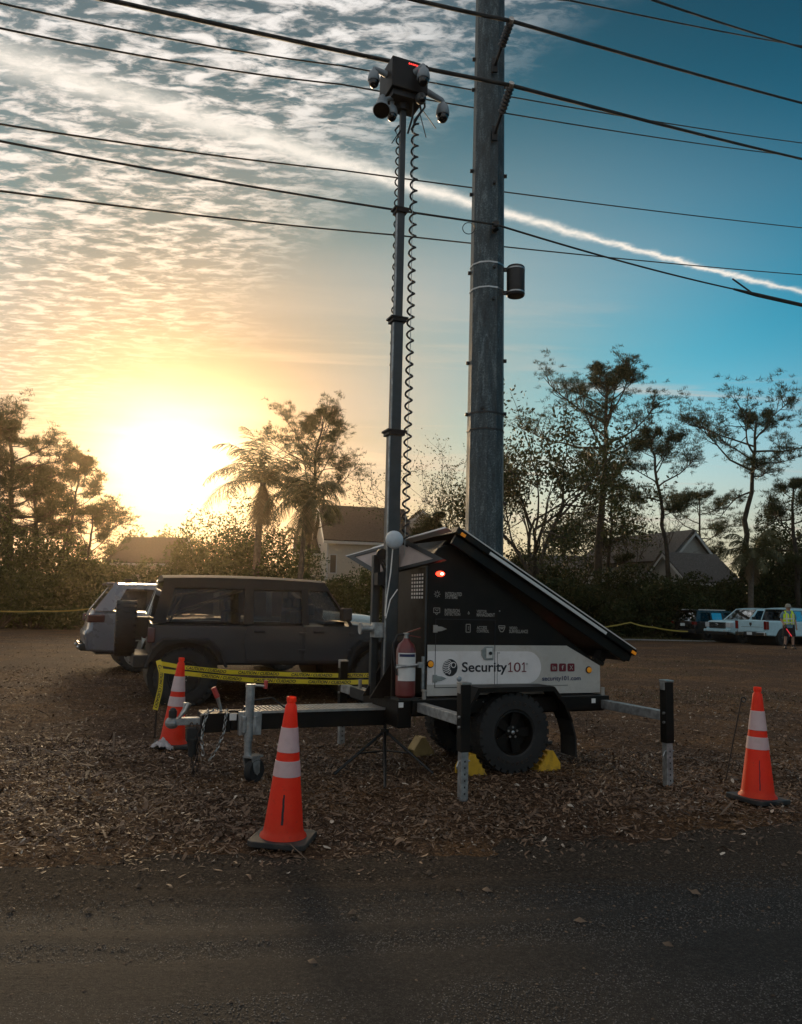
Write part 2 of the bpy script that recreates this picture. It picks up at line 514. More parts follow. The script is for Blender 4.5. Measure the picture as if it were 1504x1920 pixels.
# road: worn asphalt with sand dragged over it along the verge
q, b = new_mat('asphalt')
co = q.node('ShaderNodeTexCoord').outputs['Object']
rx, ry, rz = q.sep(co)[:3]
fine = q.noise(co, 150.0, 3, 0.8); med = q.noise(co, 52.0, 5, 0.75); blot = q.noise(co, 1.3, 5, 0.6)
vor = q.node('ShaderNodeTexVoronoi'); vor.inputs['Scale'].default_value = 120.0; q.put(vor.inputs['Vector'], co)
st_ = q.ss(vor.outputs['Distance'], 0.05, 0.55)
asp = q.ramp(q.math('ADD', q.math('MULTIPLY', fine, 0.55), q.math('MULTIPLY', med, 0.45)),
             [(0.36, (0.010, 0.009, 0.008)), (0.49, (0.046, 0.040, 0.035)), (0.58, (0.10, 0.088, 0.076)), (0.70, (0.30, 0.27, 0.235))])
asp = q.mix(q.math('MULTIPLY', st_, 0.5), asp, (0.028, 0.027, 0.027))
asp = q.mix(q.math('MULTIPLY', q.ss(blot, 0.4, 0.7), 0.18), asp, (0.070, 0.060, 0.050))
mp = q.node('ShaderNodeMapping'); mp.inputs['Rotation'].default_value = (0, 0, rad(-9)); mp.inputs['Scale'].default_value = (0.35, 6.0, 1.0)
q.put(mp.inputs['Vector'], co)
lane = q.noise(mp.outputs[0], 2.6, 9, 0.74, 0.3)
sand = q.ramp(q.math('ADD', q.math('MULTIPLY', med, 0.6), q.math('MULTIPLY', fine, 0.4)),
              [(0.36, (0.016, 0.012, 0.009)), (0.50, (0.056, 0.042, 0.031)), (0.66, (0.15, 0.115, 0.084))])
eline = q.math('SUBTRACT', ry, q.math('MULTIPLY', rx, 0.17))            # distance along the verge direction
drift = q.math('ADD', q.ss(eline, 3.9, 5.0), q.math('MULTIPLY', q.math('SUBTRACT', lane, 0.5), 1.2))
drift = q.ss(drift, 0.25, 0.85)
loose = q.math('MULTIPLY', q.ss(lane, 0.54, 0.66), 0.30)
c = q.mix(q.math('MAXIMUM', drift, loose), asp, sand)
q.put(b.inputs['Base Color'], c)
q.put(b.inputs['Roughness'], q.ss(drift, 0.0, 1.0, 0.75, 0.95)); b.inputs['Specular IOR Level'].default_value = 0.10
bn = q.node('ShaderNodeBump'); bn.inputs['Strength'].default_value = 1.0; bn.inputs['Distance'].default_value = 0.02
hgt = q.math('ADD', q.math('MULTIPLY', fine, 0.5), q.math('ADD', q.math('MULTIPLY', med, 0.35), q.math('MULTIPLY', lane, 0.6)))
q.put(bn.inputs['Height'], hgt); q.link(bn.outputs[0], b.inputs['Normal'])
rx_ = np.linspace(-34, 34, 341)
rows = []
for kx in np.concatenate([np.linspace(-14, -3, 23), np.linspace(-2.9, 0.5, 90)]):
    rows.append(np.stack([rx_, road_edge(rx_) + kx, np.zeros_like(rx_)], -1))
R_ = np.stack(rows)
dE = R_[..., 1] - road_edge(R_[..., 0])
# shallow ruts running along the verge
along = (vnoise(R_[..., 0] * 0.25, dE * 5.5, 11) - 0.5)
R_[..., 2] = -0.014 + np.exp(-((dE + 0.7) / 0.9) ** 2) * along * 0.030 + (vnoise(R_[..., 0] * 3, R_[..., 1] * 3, 12) - 0.5) * 0.006
idx = np.arange(R_.shape[0] * R_.shape[1]).reshape(R_.shape[:2])
F = np.stack([idx[:-1, :-1], idx[:-1, 1:], idx[1:, 1:], idx[1:, :-1]], -1).reshape(-1, 4)
road = struct(npmesh('road', R_.reshape(-1, 3), F, 'asphalt'))
road.data.polygons.foreach_set('use_smooth', [True] * len(road.data.polygons))

# wood chips of the mulch: far too many to count
mat('mulch_chip', (0.045, 0.024, 0.013), rough=0.6, spec=0.45, island=0.9, col2=(0.25, 0.150, 0.088), scale=30)
mat('pale_chip', (0.24, 0.18, 0.125), rough=0.6, spec=0.45, island=0.8, col2=(0.62, 0.52, 0.42), scale=30)
def chips(name, n_list, m, smin, smax, aspect, tilt, seed):
    r = np.random.default_rng(seed)
    P = []
    for n, y0, y1, sp in n_list:
        y = np.sqrt(r.uniform(y0 * y0, y1 * y1, n)); x = r.uniform(-1, 1, n) * (sp + y * 0.60)
        P.append(np.stack([x, y], -1))
    P = np.concatenate(P)
    d = P[:, 1] - road_edge(P[:, 0])
    keep = (d > 0.22 * r.normal(size=len(P)) + 0.08) & (vnoise(P[:, 0] * 1.7, P[:, 1] * 1.7, seed) + r.uniform(0, 1, len(P)) > 0.55)
    P = P[keep]; n = len(P)
    L = r.uniform(smin, smax, n) * (0.5 + 1.0 * r.uniform(0, 1, n) ** 2.5); Wd = L * r.uniform(aspect[0], aspect[1], n)
    yaw = r.uniform(0, 2 * PI, n); ti = r.normal(0, tilt, n); ro = r.normal(0, tilt * 1.3, n)
    ux = np.stack([np.cos(yaw) * np.cos(ti), np.sin(yaw) * np.cos(ti), np.sin(ti)], -1)
    vx = np.stack([-np.sin(yaw) * np.cos(ro), np.cos(yaw) * np.cos(ro), np.sin(ro)], -1)
    nz = np.cross(ux, vx)
    zz_ = gz(P[:, 0], P[:, 1]) + 0.003 + r.uniform(0, 0.014, n) + np.abs(np.sin(ti)) * L * 0.4
    zz_ = np.maximum(zz_, -0.008)
    C = np.stack([P[:, 0], P[:, 1], zz_], -1)
    bend = r.normal(0, 0.12, n)[:, None] * L[:, None] * nz
    w2 = (Wd * r.uniform(0.5, 1.0, n))[:, None]
    A = C - ux * L[:, None] / 2; B = C + ux * L[:, None] / 2
    V = np.stack([A - vx * w2 / 2, A + vx * w2 / 2, C + bend - vx * Wd[:, None] / 2, C + bend + vx * Wd[:, None] / 2, B - vx * w2 / 3, B + vx * w2 / 3], 1)
    o = np.arange(n)[:, None] * 6
    F = np.concatenate([o + np.array([[0, 2, 3, 1]]), o + np.array([[2, 4, 5, 3]])])
    ob = npmesh(name, V.reshape(-1, 3), F, m)
    ob['kind'] = 'stuff'
    return ob
o = chips('mulch', [(95000, 4.4, 9, 1.5), (60000, 9, 17, 1.5), (30000, 17, 34, 2)], 'mulch_chip', 0.02, 0.055, (0.14, 0.42), 0.30, 21)
o = chips('bark_flakes', [(5200, 4.4, 9, 1.5), (4200, 9, 17, 1.5), (3000, 17, 36, 2)], 'pale_chip', 0.013, 0.04, (0.25, 0.6), 0.35, 22)
mat('twig', (0.05, 0.032, 0.02), rough=0.8, island=0.9, col2=(0.17, 0.115, 0.075))
o = chips('twigs', [(700, 4.6, 9, 1.5), (500, 9, 16, 1.5)], 'twig', 0.14, 0.42, (0.025, 0.06), 0.10, 23)
# grit and crumbs of bark strewn over the road
r = np.random.default_rng(31)
n = 3000
P = np.stack([r.uniform(-4.5, 5, n), np.zeros(n)], -1)
P[:, 1] = road_edge(P[:, 0]) - np.abs(r.normal(0, 0.9, n)) + 0.05
L = r.uniform(0.004, 0.012, n) * (1 + 2.0 * (r.uniform(0, 1, n) > 0.98))
base_v = np.array([(1, 0, 0), (0, .7, 0), (-1.1, 0, 0), (0, -.8, 0), (.1, 0, .6)])
fz = np.array([(0, 1, 4), (1, 2, 4), (2, 3, 4), (3, 0, 4)])
yaw = r.uniform(0, 2 * PI, n); cs_, sn_ = np.cos(yaw), np.sin(yaw)
V = base_v[None] * L[:, None, None]
V = np.stack([V[..., 0] * cs_[:, None] - V[..., 1] * sn_[:, None], V[..., 0] * sn_[:, None] + V[..., 1] * cs_[:, None], V[..., 2]], -1)
V += np.stack([P[:, 0], P[:, 1], np.full(n, -0.012)], -1)[:, None, :]
F = (fz[None] + np.arange(n)[:, None, None] * 5).reshape(-1, 3)
npmesh('road_grit', V.reshape(-1, 3), F, 'twig')['kind'] = 'stuff'

# grass: sparse blades at the far edge of the lot and in a few patches
mat('grass', (0.030, 0.045, 0.012), rough=0.7, transl=0.35, island=0.9, col2=(0.13, 0.12, 0.045))
def grass(name, patches, seed):
    r = np.random.default_rng(seed); Vs = []
    for (cx, cy, sx, sy, n, h) in patches:
        x = r.normal(cx, sx, n); y = r.normal(cy, sy, n); z = gz(x, y)
        hh = h * r.uniform(0.4, 1.2, n); a = r.uniform(0, 2 * PI, n); w = hh * 0.07
        le = r.normal(0, 0.35, (n, 2)) * hh[:, None]
        Vs.append(np.stack([np.stack([x - np.cos(a) * w, y - np.sin(a) * w, z], -1), np.stack([x + np.cos(a) * w, y + np.sin(a) * w, z], -1),
                            np.stack([x + le[:, 0], y + le[:, 1], z + hh], -1)], 1))
    V = np.concatenate(Vs); n = len(V)
    o = npmesh(name, V.reshape(-1, 3), np.arange(n * 3).reshape(n, 3), 'grass'); o['kind'] = 'stuff'
grass('grass', [(2.6, 22, 3.0, 1.6, 3000, 0.07), (5.5, 15, 2.0, 0.8, 1600, 0.05), (0.2, 9.2, 0.5, 0.35, 700, 0.045),
                (12, 49, 10, 1.4, 9000, 0.16), (-16, 48, 14, 3, 9000, 0.14), (9.5, 25, 2.0, .8, 900, 0.06), (-0.5, 11, 0.6, 0.5, 600, 0.05)], 41)
# narrow pale path beyond the lot
V = []
for x in np.linspace(-2, 34, 60):
    y = 44.5 + 0.10 * (x - 8)
    z = max(gz1(x, y), gz1(x, y + 2.2)) + 0.03
    V += [(x, y, z), (x, y + 2.2, z)]
mat('path_concrete', (0.20, 0.205, 0.20), rough=0.85, bump=0.2)
struct(npmesh('path', np.array(V), np.array([(2 * i, 2 * i + 2, 2 * i + 3, 2 * i + 1) for i in range(59)]), 'path_concrete'))

# stones of the worn asphalt surface
mat('aggregate', (0.035, 0.034, 0.033), rough=0.6, spec=0.5, island=0.95, col2=(0.15, 0.135, 0.12))
n = 90000
y = np.sqrt(r.uniform(2.2 ** 2, 5.4 ** 2, n)); x = r.uniform(-1, 1, n) * (0.7 + y * 0.60)
dE_ = y - road_edge(x); k_ = dE_ < -0.9 + r.normal(0, 0.35, n)
P = np.stack([x, y], -1)[k_]; n = len(P)
L = r.uniform(0.002, 0.0055, n); yaw = r.uniform(0, 2 * PI, n); cs_, sn_ = np.cos(yaw), np.sin(yaw)
V = base_v[None] * L[:, None, None]
V = np.stack([V[..., 0] * cs_[:, None] - V[..., 1] * sn_[:, None], V[..., 0] * sn_[:, None] + V[..., 1] * cs_[:, None], V[..., 2]], -1)
V += np.stack([P[:, 0], P[:, 1], np.full(n, -0.0135)], -1)[:, None, :]
F = (fz[None] + np.arange(n)[:, None, None] * 5).reshape(-1, 3)
npmesh('road_aggregate', V.reshape(-1, 3), F, 'aggregate')['kind'] = 'stuff'
# ------------------------------------------------------------------ vegetation
mat('pine_bark', (0.030, 0.022, 0.016), rough=0.9, var=0.5, scale=3, bump=0.6, bscale=14)
mat('oak_bark', (0.034, 0.028, 0.022), rough=0.9, var=0.4, scale=3, bump=0.6, bscale=16)
mat('palm_bark', (0.085, 0.070, 0.055), rough=0.9, var=0.35, scale=6, bump=0.5, bscale=20)
mat('needles', (0.014, 0.024, 0.009), rough=0.65, spec=0.2, transl=0.22, island=0.85, col2=(0.045, 0.056, 0.020))
mat('oak_leaves', (0.013, 0.022, 0.007), rough=0.6, spec=0.25, transl=0.28, island=0.85, col2=(0.050, 0.060, 0.018))
mat('dry_leaves', (0.045, 0.036, 0.016), rough=0.6, transl=0.32, island=0.85, col2=(0.13, 0.095, 0.040))
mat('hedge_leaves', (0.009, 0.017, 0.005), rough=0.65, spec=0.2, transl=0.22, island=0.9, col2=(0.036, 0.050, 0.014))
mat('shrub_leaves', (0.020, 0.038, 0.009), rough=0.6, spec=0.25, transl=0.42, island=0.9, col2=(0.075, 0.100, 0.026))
mat('palm_leaves', (0.030, 0.042, 0.014), rough=0.5, transl=0.35, island=0.8, col2=(0.095, 0.095, 0.035))
mat('dead_frond', (0.10, 0.075, 0.045), rough=0.8, transl=0.3, island=0.8, col2=(0.19, 0.14, 0.085))

def unit(v):
    return v / np.maximum(np.linalg.norm(v, axis=-1, keepdims=True), 1e-6)
class Limbs:
    """collects tapered limbs of one tree as a single skin of tubes"""
    def __init__(self): self.mb = MB()
    def limb(self, pts, r0, r1, n=6):
        k = len(pts)
        self.mb.tube([tuple(p) for p in pts], [r0 + (r1 - r0) * i / (k - 1) for i in range(k)], n, caps=False)
def bent(r, p, d, L, k, up, wob):
    """a path that starts along d and bends up (or down) with some wobble"""
    pts = [np.array(p, float)]; d = np.array(d, float)
    for i in range(k):
        d = unit(d + np.array([0, 0, up / k]) + r.normal(0, wob, 3))
        pts.append(pts[-1] + d * L / k)
    return pts, d
def tufts(r, C, D, k, ln, wd, spread=1.0):
    """needle clusters: k thin blades radiating from each centre, biased along D"""
    C = np.asarray(C); D = np.asarray(D); n = len(C)
    dirs = unit(r.normal(0, 1, (n, k, 3)) * spread + D[:, None, :] * 0.9 + np.array([0, 0, 0.35]))
    L = ln * r.uniform(0.6, 1.15, (n, k, 1))
    off = r.normal(0, ln * 0.30, (n, k, 3)) * np.array([1.25, 1.25, 0.45])
    side = unit(np.cross(dirs, r.normal(0, 1, (n, k, 3))))
    b = C[:, None, :] + off
    V = np.stack([b - side * wd, b + side * wd, b + dirs * L], 2)
    return V.reshape(-1, 3)
def leaves(r, C, size, k, spread):
    """k folded leaves (two triangles) around each centre"""
    C = np.repeat(np.asarray(C), k, 0); n = len(C)
    C = C + r.normal(0, spread, (n, 3))
    u = unit(r.normal(0, 1, (n, 3))); w = unit(np.cross(u, r.normal(0, 1, (n, 3))))
    s = size * r.uniform(0.6, 1.3, (n, 1))
    V = np.stack([C - u * s, C + w * s * 0.45, C + u * s, C - w * s * 0.45], 1)
    return V.reshape(-1, 3)
def tri_mesh(name, V, m, parent):
    n = len(V) // 3
    return npmesh(name, V, np.arange(n * 3).reshape(n, 3), m, parent)
def quad_mesh(name, V, m, parent):
    n = len(V) // 4
    return npmesh(name, V, np.arange(n * 4).reshape(n, 4), m, parent)

def pine_tree(base, h, label, seed, crown=0.5, spread=4.0, r0=0.24, lean=(0, 0), nl=26, flat=0.5, group=None, tk=20, needle=0.30, dens=1.75, trunk_wob=0.35):
    r = np.random.default_rng(seed)
    root = thing('pine_tree', label, 'tree', base, 0, group)
    h = h * 0.94; nl = int(round(nl * 0.72))
    lb = Limbs()
    K = 16; T = np.linspace(0, 1, K)
    wx = np.cumsum(r.normal(0, trunk_wob / 4, K)) * T; wy = np.cumsum(r.normal(0, trunk_wob / 4, K)) * T
    tr = np.stack([lean[0] * T ** 1.3 + wx, lean[1] * T ** 1.3 + wy, h * 0.96 * T], -1)
    lb.mb.tube([tuple(p) for p in tr], [r0 * (1 - 0.80 * t) + 0.02 + (0.06 * r0 / 0.24) * max(0, 1 - t * 12) for t in T], 8, caps=False)
    trunk = lb.mb.build('trunk', 'pine_bark', root, smooth=60)
    lb = Limbs(); C = []; D = []
    az = r.uniform(0, 6)
    for i in range(nl):
        t = crown + (1 - crown) * ((i + r.uniform(0, 0.8)) / nl) ** 0.85
        t = min(t, 0.985)
        p = np.array([np.interp(t, T, tr[:, j]) for j in range(3)])
        az += 2.4 + r.normal(0, 0.35)
        u = (t - crown) / (1 - crown)
        L = spread * (0.55 + 0.75 * math.sin(PI * (0.18 + 0.72 * u))) * r.uniform(0.55, 1.1) * (1.0 if u < 0.75 else (0.75 - 0.4 * (u - .75) / .25))
        el = rad(2 + 30 * u + r.normal(0, 9))
        d = np.array([math.cos(az) * math.cos(el), math.sin(az) * math.cos(el), math.sin(el)])
        pts, de = bent(r, p, d, L, 6, flat, 0.13)
        rr = r0 * 0.34 * (1 - 0.45 * u) * (0.5 + L / spread * 0.5)
        lb.limb(pts, rr, 0.018, 5)
        C.append(pts[-1]); D.append(de)
        nb = int(round((3 + 3.0 * L / spread) * dens + r.uniform(0, 1.4)))
        for _ in range(nb):
            s = r.uniform(0.55, 1.0) if r.uniform() < 0.8 else r.uniform(0.3, 0.6); k = min(5, int(s * 6)); f = s * 6 - k
            q_ = pts[k] * (1 - f) + pts[k + 1] * f
            dd = unit(np.array(de) * 0.7 + r.normal(0, 0.65, 3) + np.array([0, 0, 0.30]))
            l2 = L * r.uniform(0.14, 0.32)
            p2, d2 = bent(r, q_, dd, l2, 3, 0.5, 0.16)
            lb.limb(p2, rr * 0.45, 0.010, 4)
            C += [p2[-1], p2[-1] - (p2[-1] - p2[-2]) * 0.6]; D += [d2, d2]
            for __ in range(6):
                dd3 = unit(d2 + r.normal(0, 0.6, 3) + np.array([0, 0, 0.25]))
                p3 = p2[r.integers(1, 4)] + dd3 * (l2 * r.uniform(0.3, 0.7) + 0.12)
                C.append(p3); D.append(dd3)
    lb.mb.build('limbs', 'pine_bark', trunk, smooth=60)
    V = tufts(r, np.array(C), np.array(D), tk - 4, needle, 0.017)
    tri_mesh('crown', V, 'needles', root)
    return root

def leaf_tree(base, h, label, seed, name='oak_tree', leafm='oak_leaves', r0=0.3, trunk=0.28, spread=0.62, levels=4, kids=(3, 5), leaf=0.10, lk=6, lspread=0.25, wob=0.16, up=0.35, group=None, droop=0.0, leafy=1.0, bark='oak_bark', lean=(0, 0)):
    r = np.random.default_rng(seed)
    root = thing(name, label, 'tree', base, 0, group)
    tb = Limbs(); lb = Limbs(); tips = []
    p0, d0 = bent(r, (0, 0, -0.1), (lean[0], lean[1], 1), h * trunk, 5, 0.2, 0.06)
    tb.limb(p0, r0, r0 * 0.7, 8)
    def rec(p, d, L, rr, lev):
        k = 5 if lev < 2 else 3
        pts, de = bent(r, p, d, L, k, up if lev < 3 else up * 0.5 - droop, wob)
        lb.limb(pts, rr, rr * 0.45, 6 if lev < 2 else (4 if lev < 3 else 3))
        if lev >= levels:
            tips.extend(pts[1:]); return
        n = r.integers(kids[0], kids[1] + 1)
        for i in range(n):
            s = r.uniform(0.45, 1.0) if i else 1.0
            kk = min(k - 1, int(s * k)); f = s * k - kk
            q_ = pts[kk] * (1 - f) + pts[kk + 1] * f
            dd = unit(de + r.normal(0, spread, 3))
            rec(q_, dd, L * r.uniform(0.52, 0.80), rr * 0.52, lev + 1)
    n0 = r.integers(3, 6)
    for i in range(n0):
        a = 2 * PI * i / n0 + r.uniform(-.4, .4)
        d = unit(np.array([math.cos(a) * 0.75, math.sin(a) * 0.75, 0.9 + r.uniform(-.2, .3)]))
        rec(p0[-1] if i < 3 else p0[-2], d, h * r.uniform(0.24, 0.34), r0 * 0.5, 1)
    t_ = tb.mb.build('trunk', bark, root, smooth=60)
    lb.mb.build('limbs', bark, t_, smooth=60)
    tips = np.array(tips)
    if leafy < 1: tips = tips[r.uniform(0, 1, len(tips)) < leafy]
    quad_mesh('crown', leaves(r, tips, leaf, lk, lspread), leafm, root)
    return root

def shrub(base, rx, ry, h_top, label, seed, n=5200, leafm='hedge_leaves', leaf=0.11, name='shrub', cat='shrub', lobes=9, group=None):
    """clumped mass of leaves on a few stems; uneven outline, hollows between the clumps"""
    h = h_top * 1.12; n = int(n * 1.35); lobes += 5
    r = np.random.default_rng(seed)
    root = thing(name, label, cat, base, 0, group)
    mb = MB(); C = []; per = n // lobes
    for i in range(lobes):
        a = r.uniform(0, 2 * PI); q = math.sqrt(r.uniform(0, 1))
        c = np.array([math.cos(a) * q * rx * 0.85, math.sin(a) * q * ry * 0.85, h * r.uniform(0.14, 0.84) * (1 - 0.18 * q)])
        s = np.array([rx, ry, h * 0.5]) * r.uniform(0.30, 0.48)
        d = unit(r.normal(0, 1, (per, 3))); rr = r.uniform(0.45, 1.12, (per, 1)) ** 0.5
        C.append(c + d * s * rr + r.normal(0, 0.05, (per, 3)))
        mid = c * 0.5 + np.array([c[0] * 0.1, c[1] * .1, 0])
        mb.tube([(c[0] * 0.25, c[1] * 0.25, -0.05), tuple(mid), tuple(c)], [0.045, 0.03, 0.012], 5, caps=False)
    k = max(10, int(n * 0.05))
    x = r.normal(0, 1, (k, 3)) * np.array([rx * .5, ry * .5, h * .4]) + np.array([0, 0, h * 0.55])
    C = np.concatenate(C); C = C[C[:, 2] > 0.02]
    mb.build('stems', 'oak_bark', root)
    quad_mesh('foliage', leaves(r, C, leaf, 1, 0.03), leafm, root)
    return root

def palm_tree(base, h, label, seed, nf=16, fl=3.2, dead=8, r0=0.17, group=None, droop=1.0):
    r = np.random.default_rng(seed)
    root = thing('palm_tree', label, 'palm tree', base, 0, group)
    mb = MB(); T = np.linspace(0, 1, 14)
    mb.tube([(0.25 * t * t, 0, h * t) for t in T], [r0 * (1.25 - 0.45 * t + 0.05 * (i % 2)) for i, t in enumerate(T)], 9, caps=False)
    mb.build('trunk', 'palm_bark', root, smooth=60)
    top = np.array([0.25, 0, h])
    def frond(az, el, L, m, dr, name):
        d = np.array([math.cos(az) * math.cos(el), math.sin(az) * math.cos(el), math.sin(el)])
        pts = [top.copy()]; K = 12
        for i in range(K):
            d = unit(d + np.array([0, 0, -dr * (0.04 + 0.030 * i)])); pts.append(pts[-1] + d * L / K)
        pts = np.array(pts); V = []
        side0 = np.array([-math.sin(az), math.cos(az), 0])
        for i in range(1, K * 4):
            s = i / 4; k = min(K - 1, int(s)); f = s - k
            p = pts[k] * (1 - f) + pts[k + 1] * f
            tg = unit(pts[k + 1] - pts[k]); ll = L * 0.26 * math.sin(PI * min(1, 0.12 + 0.86 * i / (K * 4))) + 0.08
            for sg in (-1, 1):
                dd = unit(side0 * sg + tg * 0.55 + np.array([0, 0, -0.45 * dr]) + r.normal(0, 0.16, 3))
                e = p + dd * ll + np.array([0, 0, -0.22 * ll * dr])
                m_ = p + dd * ll * 0.5
                w = tg * 0.022
                V += [p - w, p + w, m_ + w, m_ - w, m_ - w, m_ + w, e + w * 0.3, e - w * 0.3]
        mid = []
        for i in range(K):
            a_, b_ = pts[i], pts[i + 1]; w = side0 * 0.022 * (1 - i / K * 0.8)
            up_ = np.array([0, 0, 0.02])
            mid += [a_ - w, a_ + w, b_ + w, b_ - w, a_ - up_, a_ + up_, b_ + up_, b_ - up_]
        quad_mesh(name, np.array(V + mid), m, root)
    for i in range(nf):
        frond(2.4 * i + r.normal(0, .2), rad(78 - 80 * (i / nf) + r.normal(0, 6)), fl * r.uniform(0.85, 1.1), 'palm_leaves', droop, 'frond')
    for i in range(dead):
        frond(2.4 * i + 1 + r.normal(0, .3), rad(-45 - r.uniform(0, 35)), fl * r.uniform(0.55, 0.8), 'dead_frond', 1.2, 'dead_frond')
    return root

def place(px, py, Y):
    p = at(px, py, Y)
    return (p.x, p.y, gz1(p.x, p.y))
def hgt_(px, py, Y): return at(px, py, Y).z

# -- right of the pole
b = place(1118, 1000, 60)
pine_tree(b, hgt_(1130, 652, 60), 'tallest pine with broad dark crown and straight trunk behind the hedge', 101, crown=0.56, spread=4.6, r0=0.36, lean=(1.0, 0), nl=30, flat=0.55, tk=24)
b = place(1383, 1000, 58)
pine_tree(b, hgt_(1400, 745, 58) , 'leaning flat topped pine with bare forked trunk beside grey roofed house', 102, crown=0.66, spread=4.9, r0=0.30, lean=(1.2, 0.4), nl=19, flat=0.25, tk=24, trunk_wob=0.7)
b = place(1246, 1000, 56)
pine_tree(b, hgt_(1268, 768, 56), 'slender crooked pine with thin patchy crown in front of grey roofed house', 103, crown=0.55, spread=2.4, r0=0.20, lean=(1.0, 0), nl=16, flat=0.3, trunk_wob=1.0)
b = place(1313, 1000, 75)
pine_tree(b, hgt_(1313, 905, 75), 'small round pine crown rising over the roof ridge', 104, crown=0.5, spread=3.6, r0=0.2, nl=18, flat=0.3)
b = place(1135, 1000, 64)
pine_tree(b, hgt_(1160, 850, 64), 'short ragged pine growing close beside the tallest pine', 105, crown=0.35, spread=2.2, r0=0.2, nl=18)
b = place(1490, 1000, 52)
pine_tree(b, hgt_(1500, 880, 52), 'low dark pine with drooping boughs above the parked pickups', 106, crown=0.3, spread=3.0, r0=0.22, nl=22, flat=0.1)
b = place(1005, 1000, 52)
leaf_tree(b, hgt_(1000, 715, 52), 'big spreading oak with thin winter leaves right behind the utility pole', 111, r0=0.34, trunk=0.22, levels=4, kids=(3, 4), leaf=0.145, lk=18, lspread=0.42, spread=0.62, leafy=1.0)
b = place(1080, 1000, 66)
leaf_tree(b, hgt_(1070, 890, 66) , 'smaller oak between the big oak and the tallest pine', 112, r0=0.24, trunk=0.24, levels=4, kids=(3, 4), leaf=0.12, lk=14, lspread=0.42)
b = place(800, 1000, 58)
leaf_tree(b, hgt_(800, 785, 58) * 1.0, 'half bare tree with fine twigs between the mast and the pole', 113, name='bare_tree', leafm='oak_leaves', r0=0.16, trunk=0.22, levels=4, kids=(3, 5), leaf=0.09, lk=4, lspread=0.22, spread=0.55, leafy=0.9)
b = place(866, 1000, 62)
leaf_tree(b, hgt_(850, 800, 62), 'half bare tree whose twigs touch the left edge of the pole', 114, name='bare_tree', leafm='oak_leaves', r0=0.16, trunk=0.22, levels=4, kids=(3, 5), leaf=0.09, lk=5, lspread=0.25, spread=0.55, leafy=0.9)
b = place(1195, 1000, 68)
leaf_tree(b, hgt_(1200, 890, 68), 'leafless pale tree with fan of fine twigs left of grey roofed house', 115, name='bare_tree', leafm='dry_leaves', r0=0.16, trunk=0.2, levels=4, kids=(3, 5), leaf=0.06, lk=1, lspread=0.1, spread=0.45, leafy=0.15, up=0.6)
b = place(1150, 1000, 72)
leaf_tree(b, hgt_(1180, 930, 72), 'leafless brown tree with fine twigs behind the tallest pine', 116, name='bare_tree', leafm='dry_leaves', r0=0.16, trunk=0.2, levels=4, kids=(3, 5), leaf=0.06, lk=1, lspread=0.1, spread=0.5, leafy=0.2, up=0.6)
b = place(815, 1000, 48)
pine_tree(b, hgt_(817, 945, 48), 'small layered conifer peeking over the trailer roof', 117, crown=0.15, spread=1.5, r0=0.11, nl=30, flat=0.05, needle=0.22)
palm_tree(place(1405, 1080, 50), hgt_(1405, 1040, 50), 'low palm with drooping yellowish fronds behind the parked pickups', 121, nf=16, fl=2.4, dead=4, r0=0.16)
# hedge along the far side of the lot, right
hs = [(960, 1040, 54, 3.4), (1010, 1075, 50, 3.0), (1060, 1065, 53, 3.3), (1115, 1090, 50, 2.9), (1165, 1060, 54, 3.4), (1215, 1085, 51, 2.8), (1265, 1075, 53, 3.0),
      (1300, 1095, 51, 2.6), (1350, 1090, 53, 2.9), (1395, 1075, 55, 3.1), (1440, 1045, 54, 3.2), (1485, 1000, 56, 3.4), (1530, 960, 56, 3.6), (905, 1020, 55, 3.2), (845, 1010, 57, 3.0), (1470, 960, 60, 3.2)]
HL = ['dark hedge shrub under the big oak beside the pole', 'dark hedge shrub just above the upper end of the solar lid strip', 'dark hedge shrub at the foot of the tallest pine, left side',
      'dark hedge shrub straight behind the middle of the solar lid', 'tall hedge shrub between the tallest pine and the crooked pine', 'hedge shrub below the eaves of the grey roofed house, left part',
      'hedge shrub at the foot of the crooked pine', 'low hedge shrub behind the black SUV', 'hedge shrub behind the roof of the white pickup that faces the trailer', 'hedge shrub under the low palm',
      'hedge shrub behind the cab of the pickup with the red tail lamps', 'big dark shrub above the attendant in the yellow vest', 'outermost big shrub past the white SUV', 'dark shrub right behind the utility pole', 'dark shrub between mast and pole, over the trailer roof', 'back row shrub under the low dark pine']
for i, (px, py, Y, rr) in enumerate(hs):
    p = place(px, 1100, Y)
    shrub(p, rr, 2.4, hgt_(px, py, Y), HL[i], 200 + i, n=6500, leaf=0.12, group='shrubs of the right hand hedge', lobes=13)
# -- left of the pole
b = place(574, 1000, 58)
pine_tree(b, hgt_(585, 747, 58), 'lone pine with rounded open crown rising above the beige house', 131, crown=0.46, spread=4.0, r0=0.20, lean=(0.5, 0), nl=30, flat=0.5, tk=20, needle=0.30)
b = place(20, 1000, 50)
pine_tree(b, hgt_(8, 770, 50), 'large dense pine at the left end of the lot', 132, crown=0.42, spread=2.9, r0=0.30, nl=28, flat=0.25, tk=20)
b = place(-55, 1000, 46)
pine_tree(b, hgt_(-60, 740, 46), 'large pine with heavy boughs half outside the left edge of the lot', 133, crown=0.35, spread=3.2, r0=0.30, nl=28, flat=0.25, tk=24)
b = place(70, 1000, 56)
pine_tree(b, hgt_(60, 850, 56), 'shorter bushy pine in front of the large dense pine', 134, crown=0.35, spread=1.9, r0=0.20, nl=22, flat=0.2)
b = place(112, 1000, 55)
pine_tree(b, hgt_(140, 836, 55), 'slim pine with small round crown left of the sun', 135, crown=0.52, spread=2.3, r0=0.14, lean=(0.9, 0), nl=22, flat=0.4, needle=0.28)
b = place(165, 1000, 60)
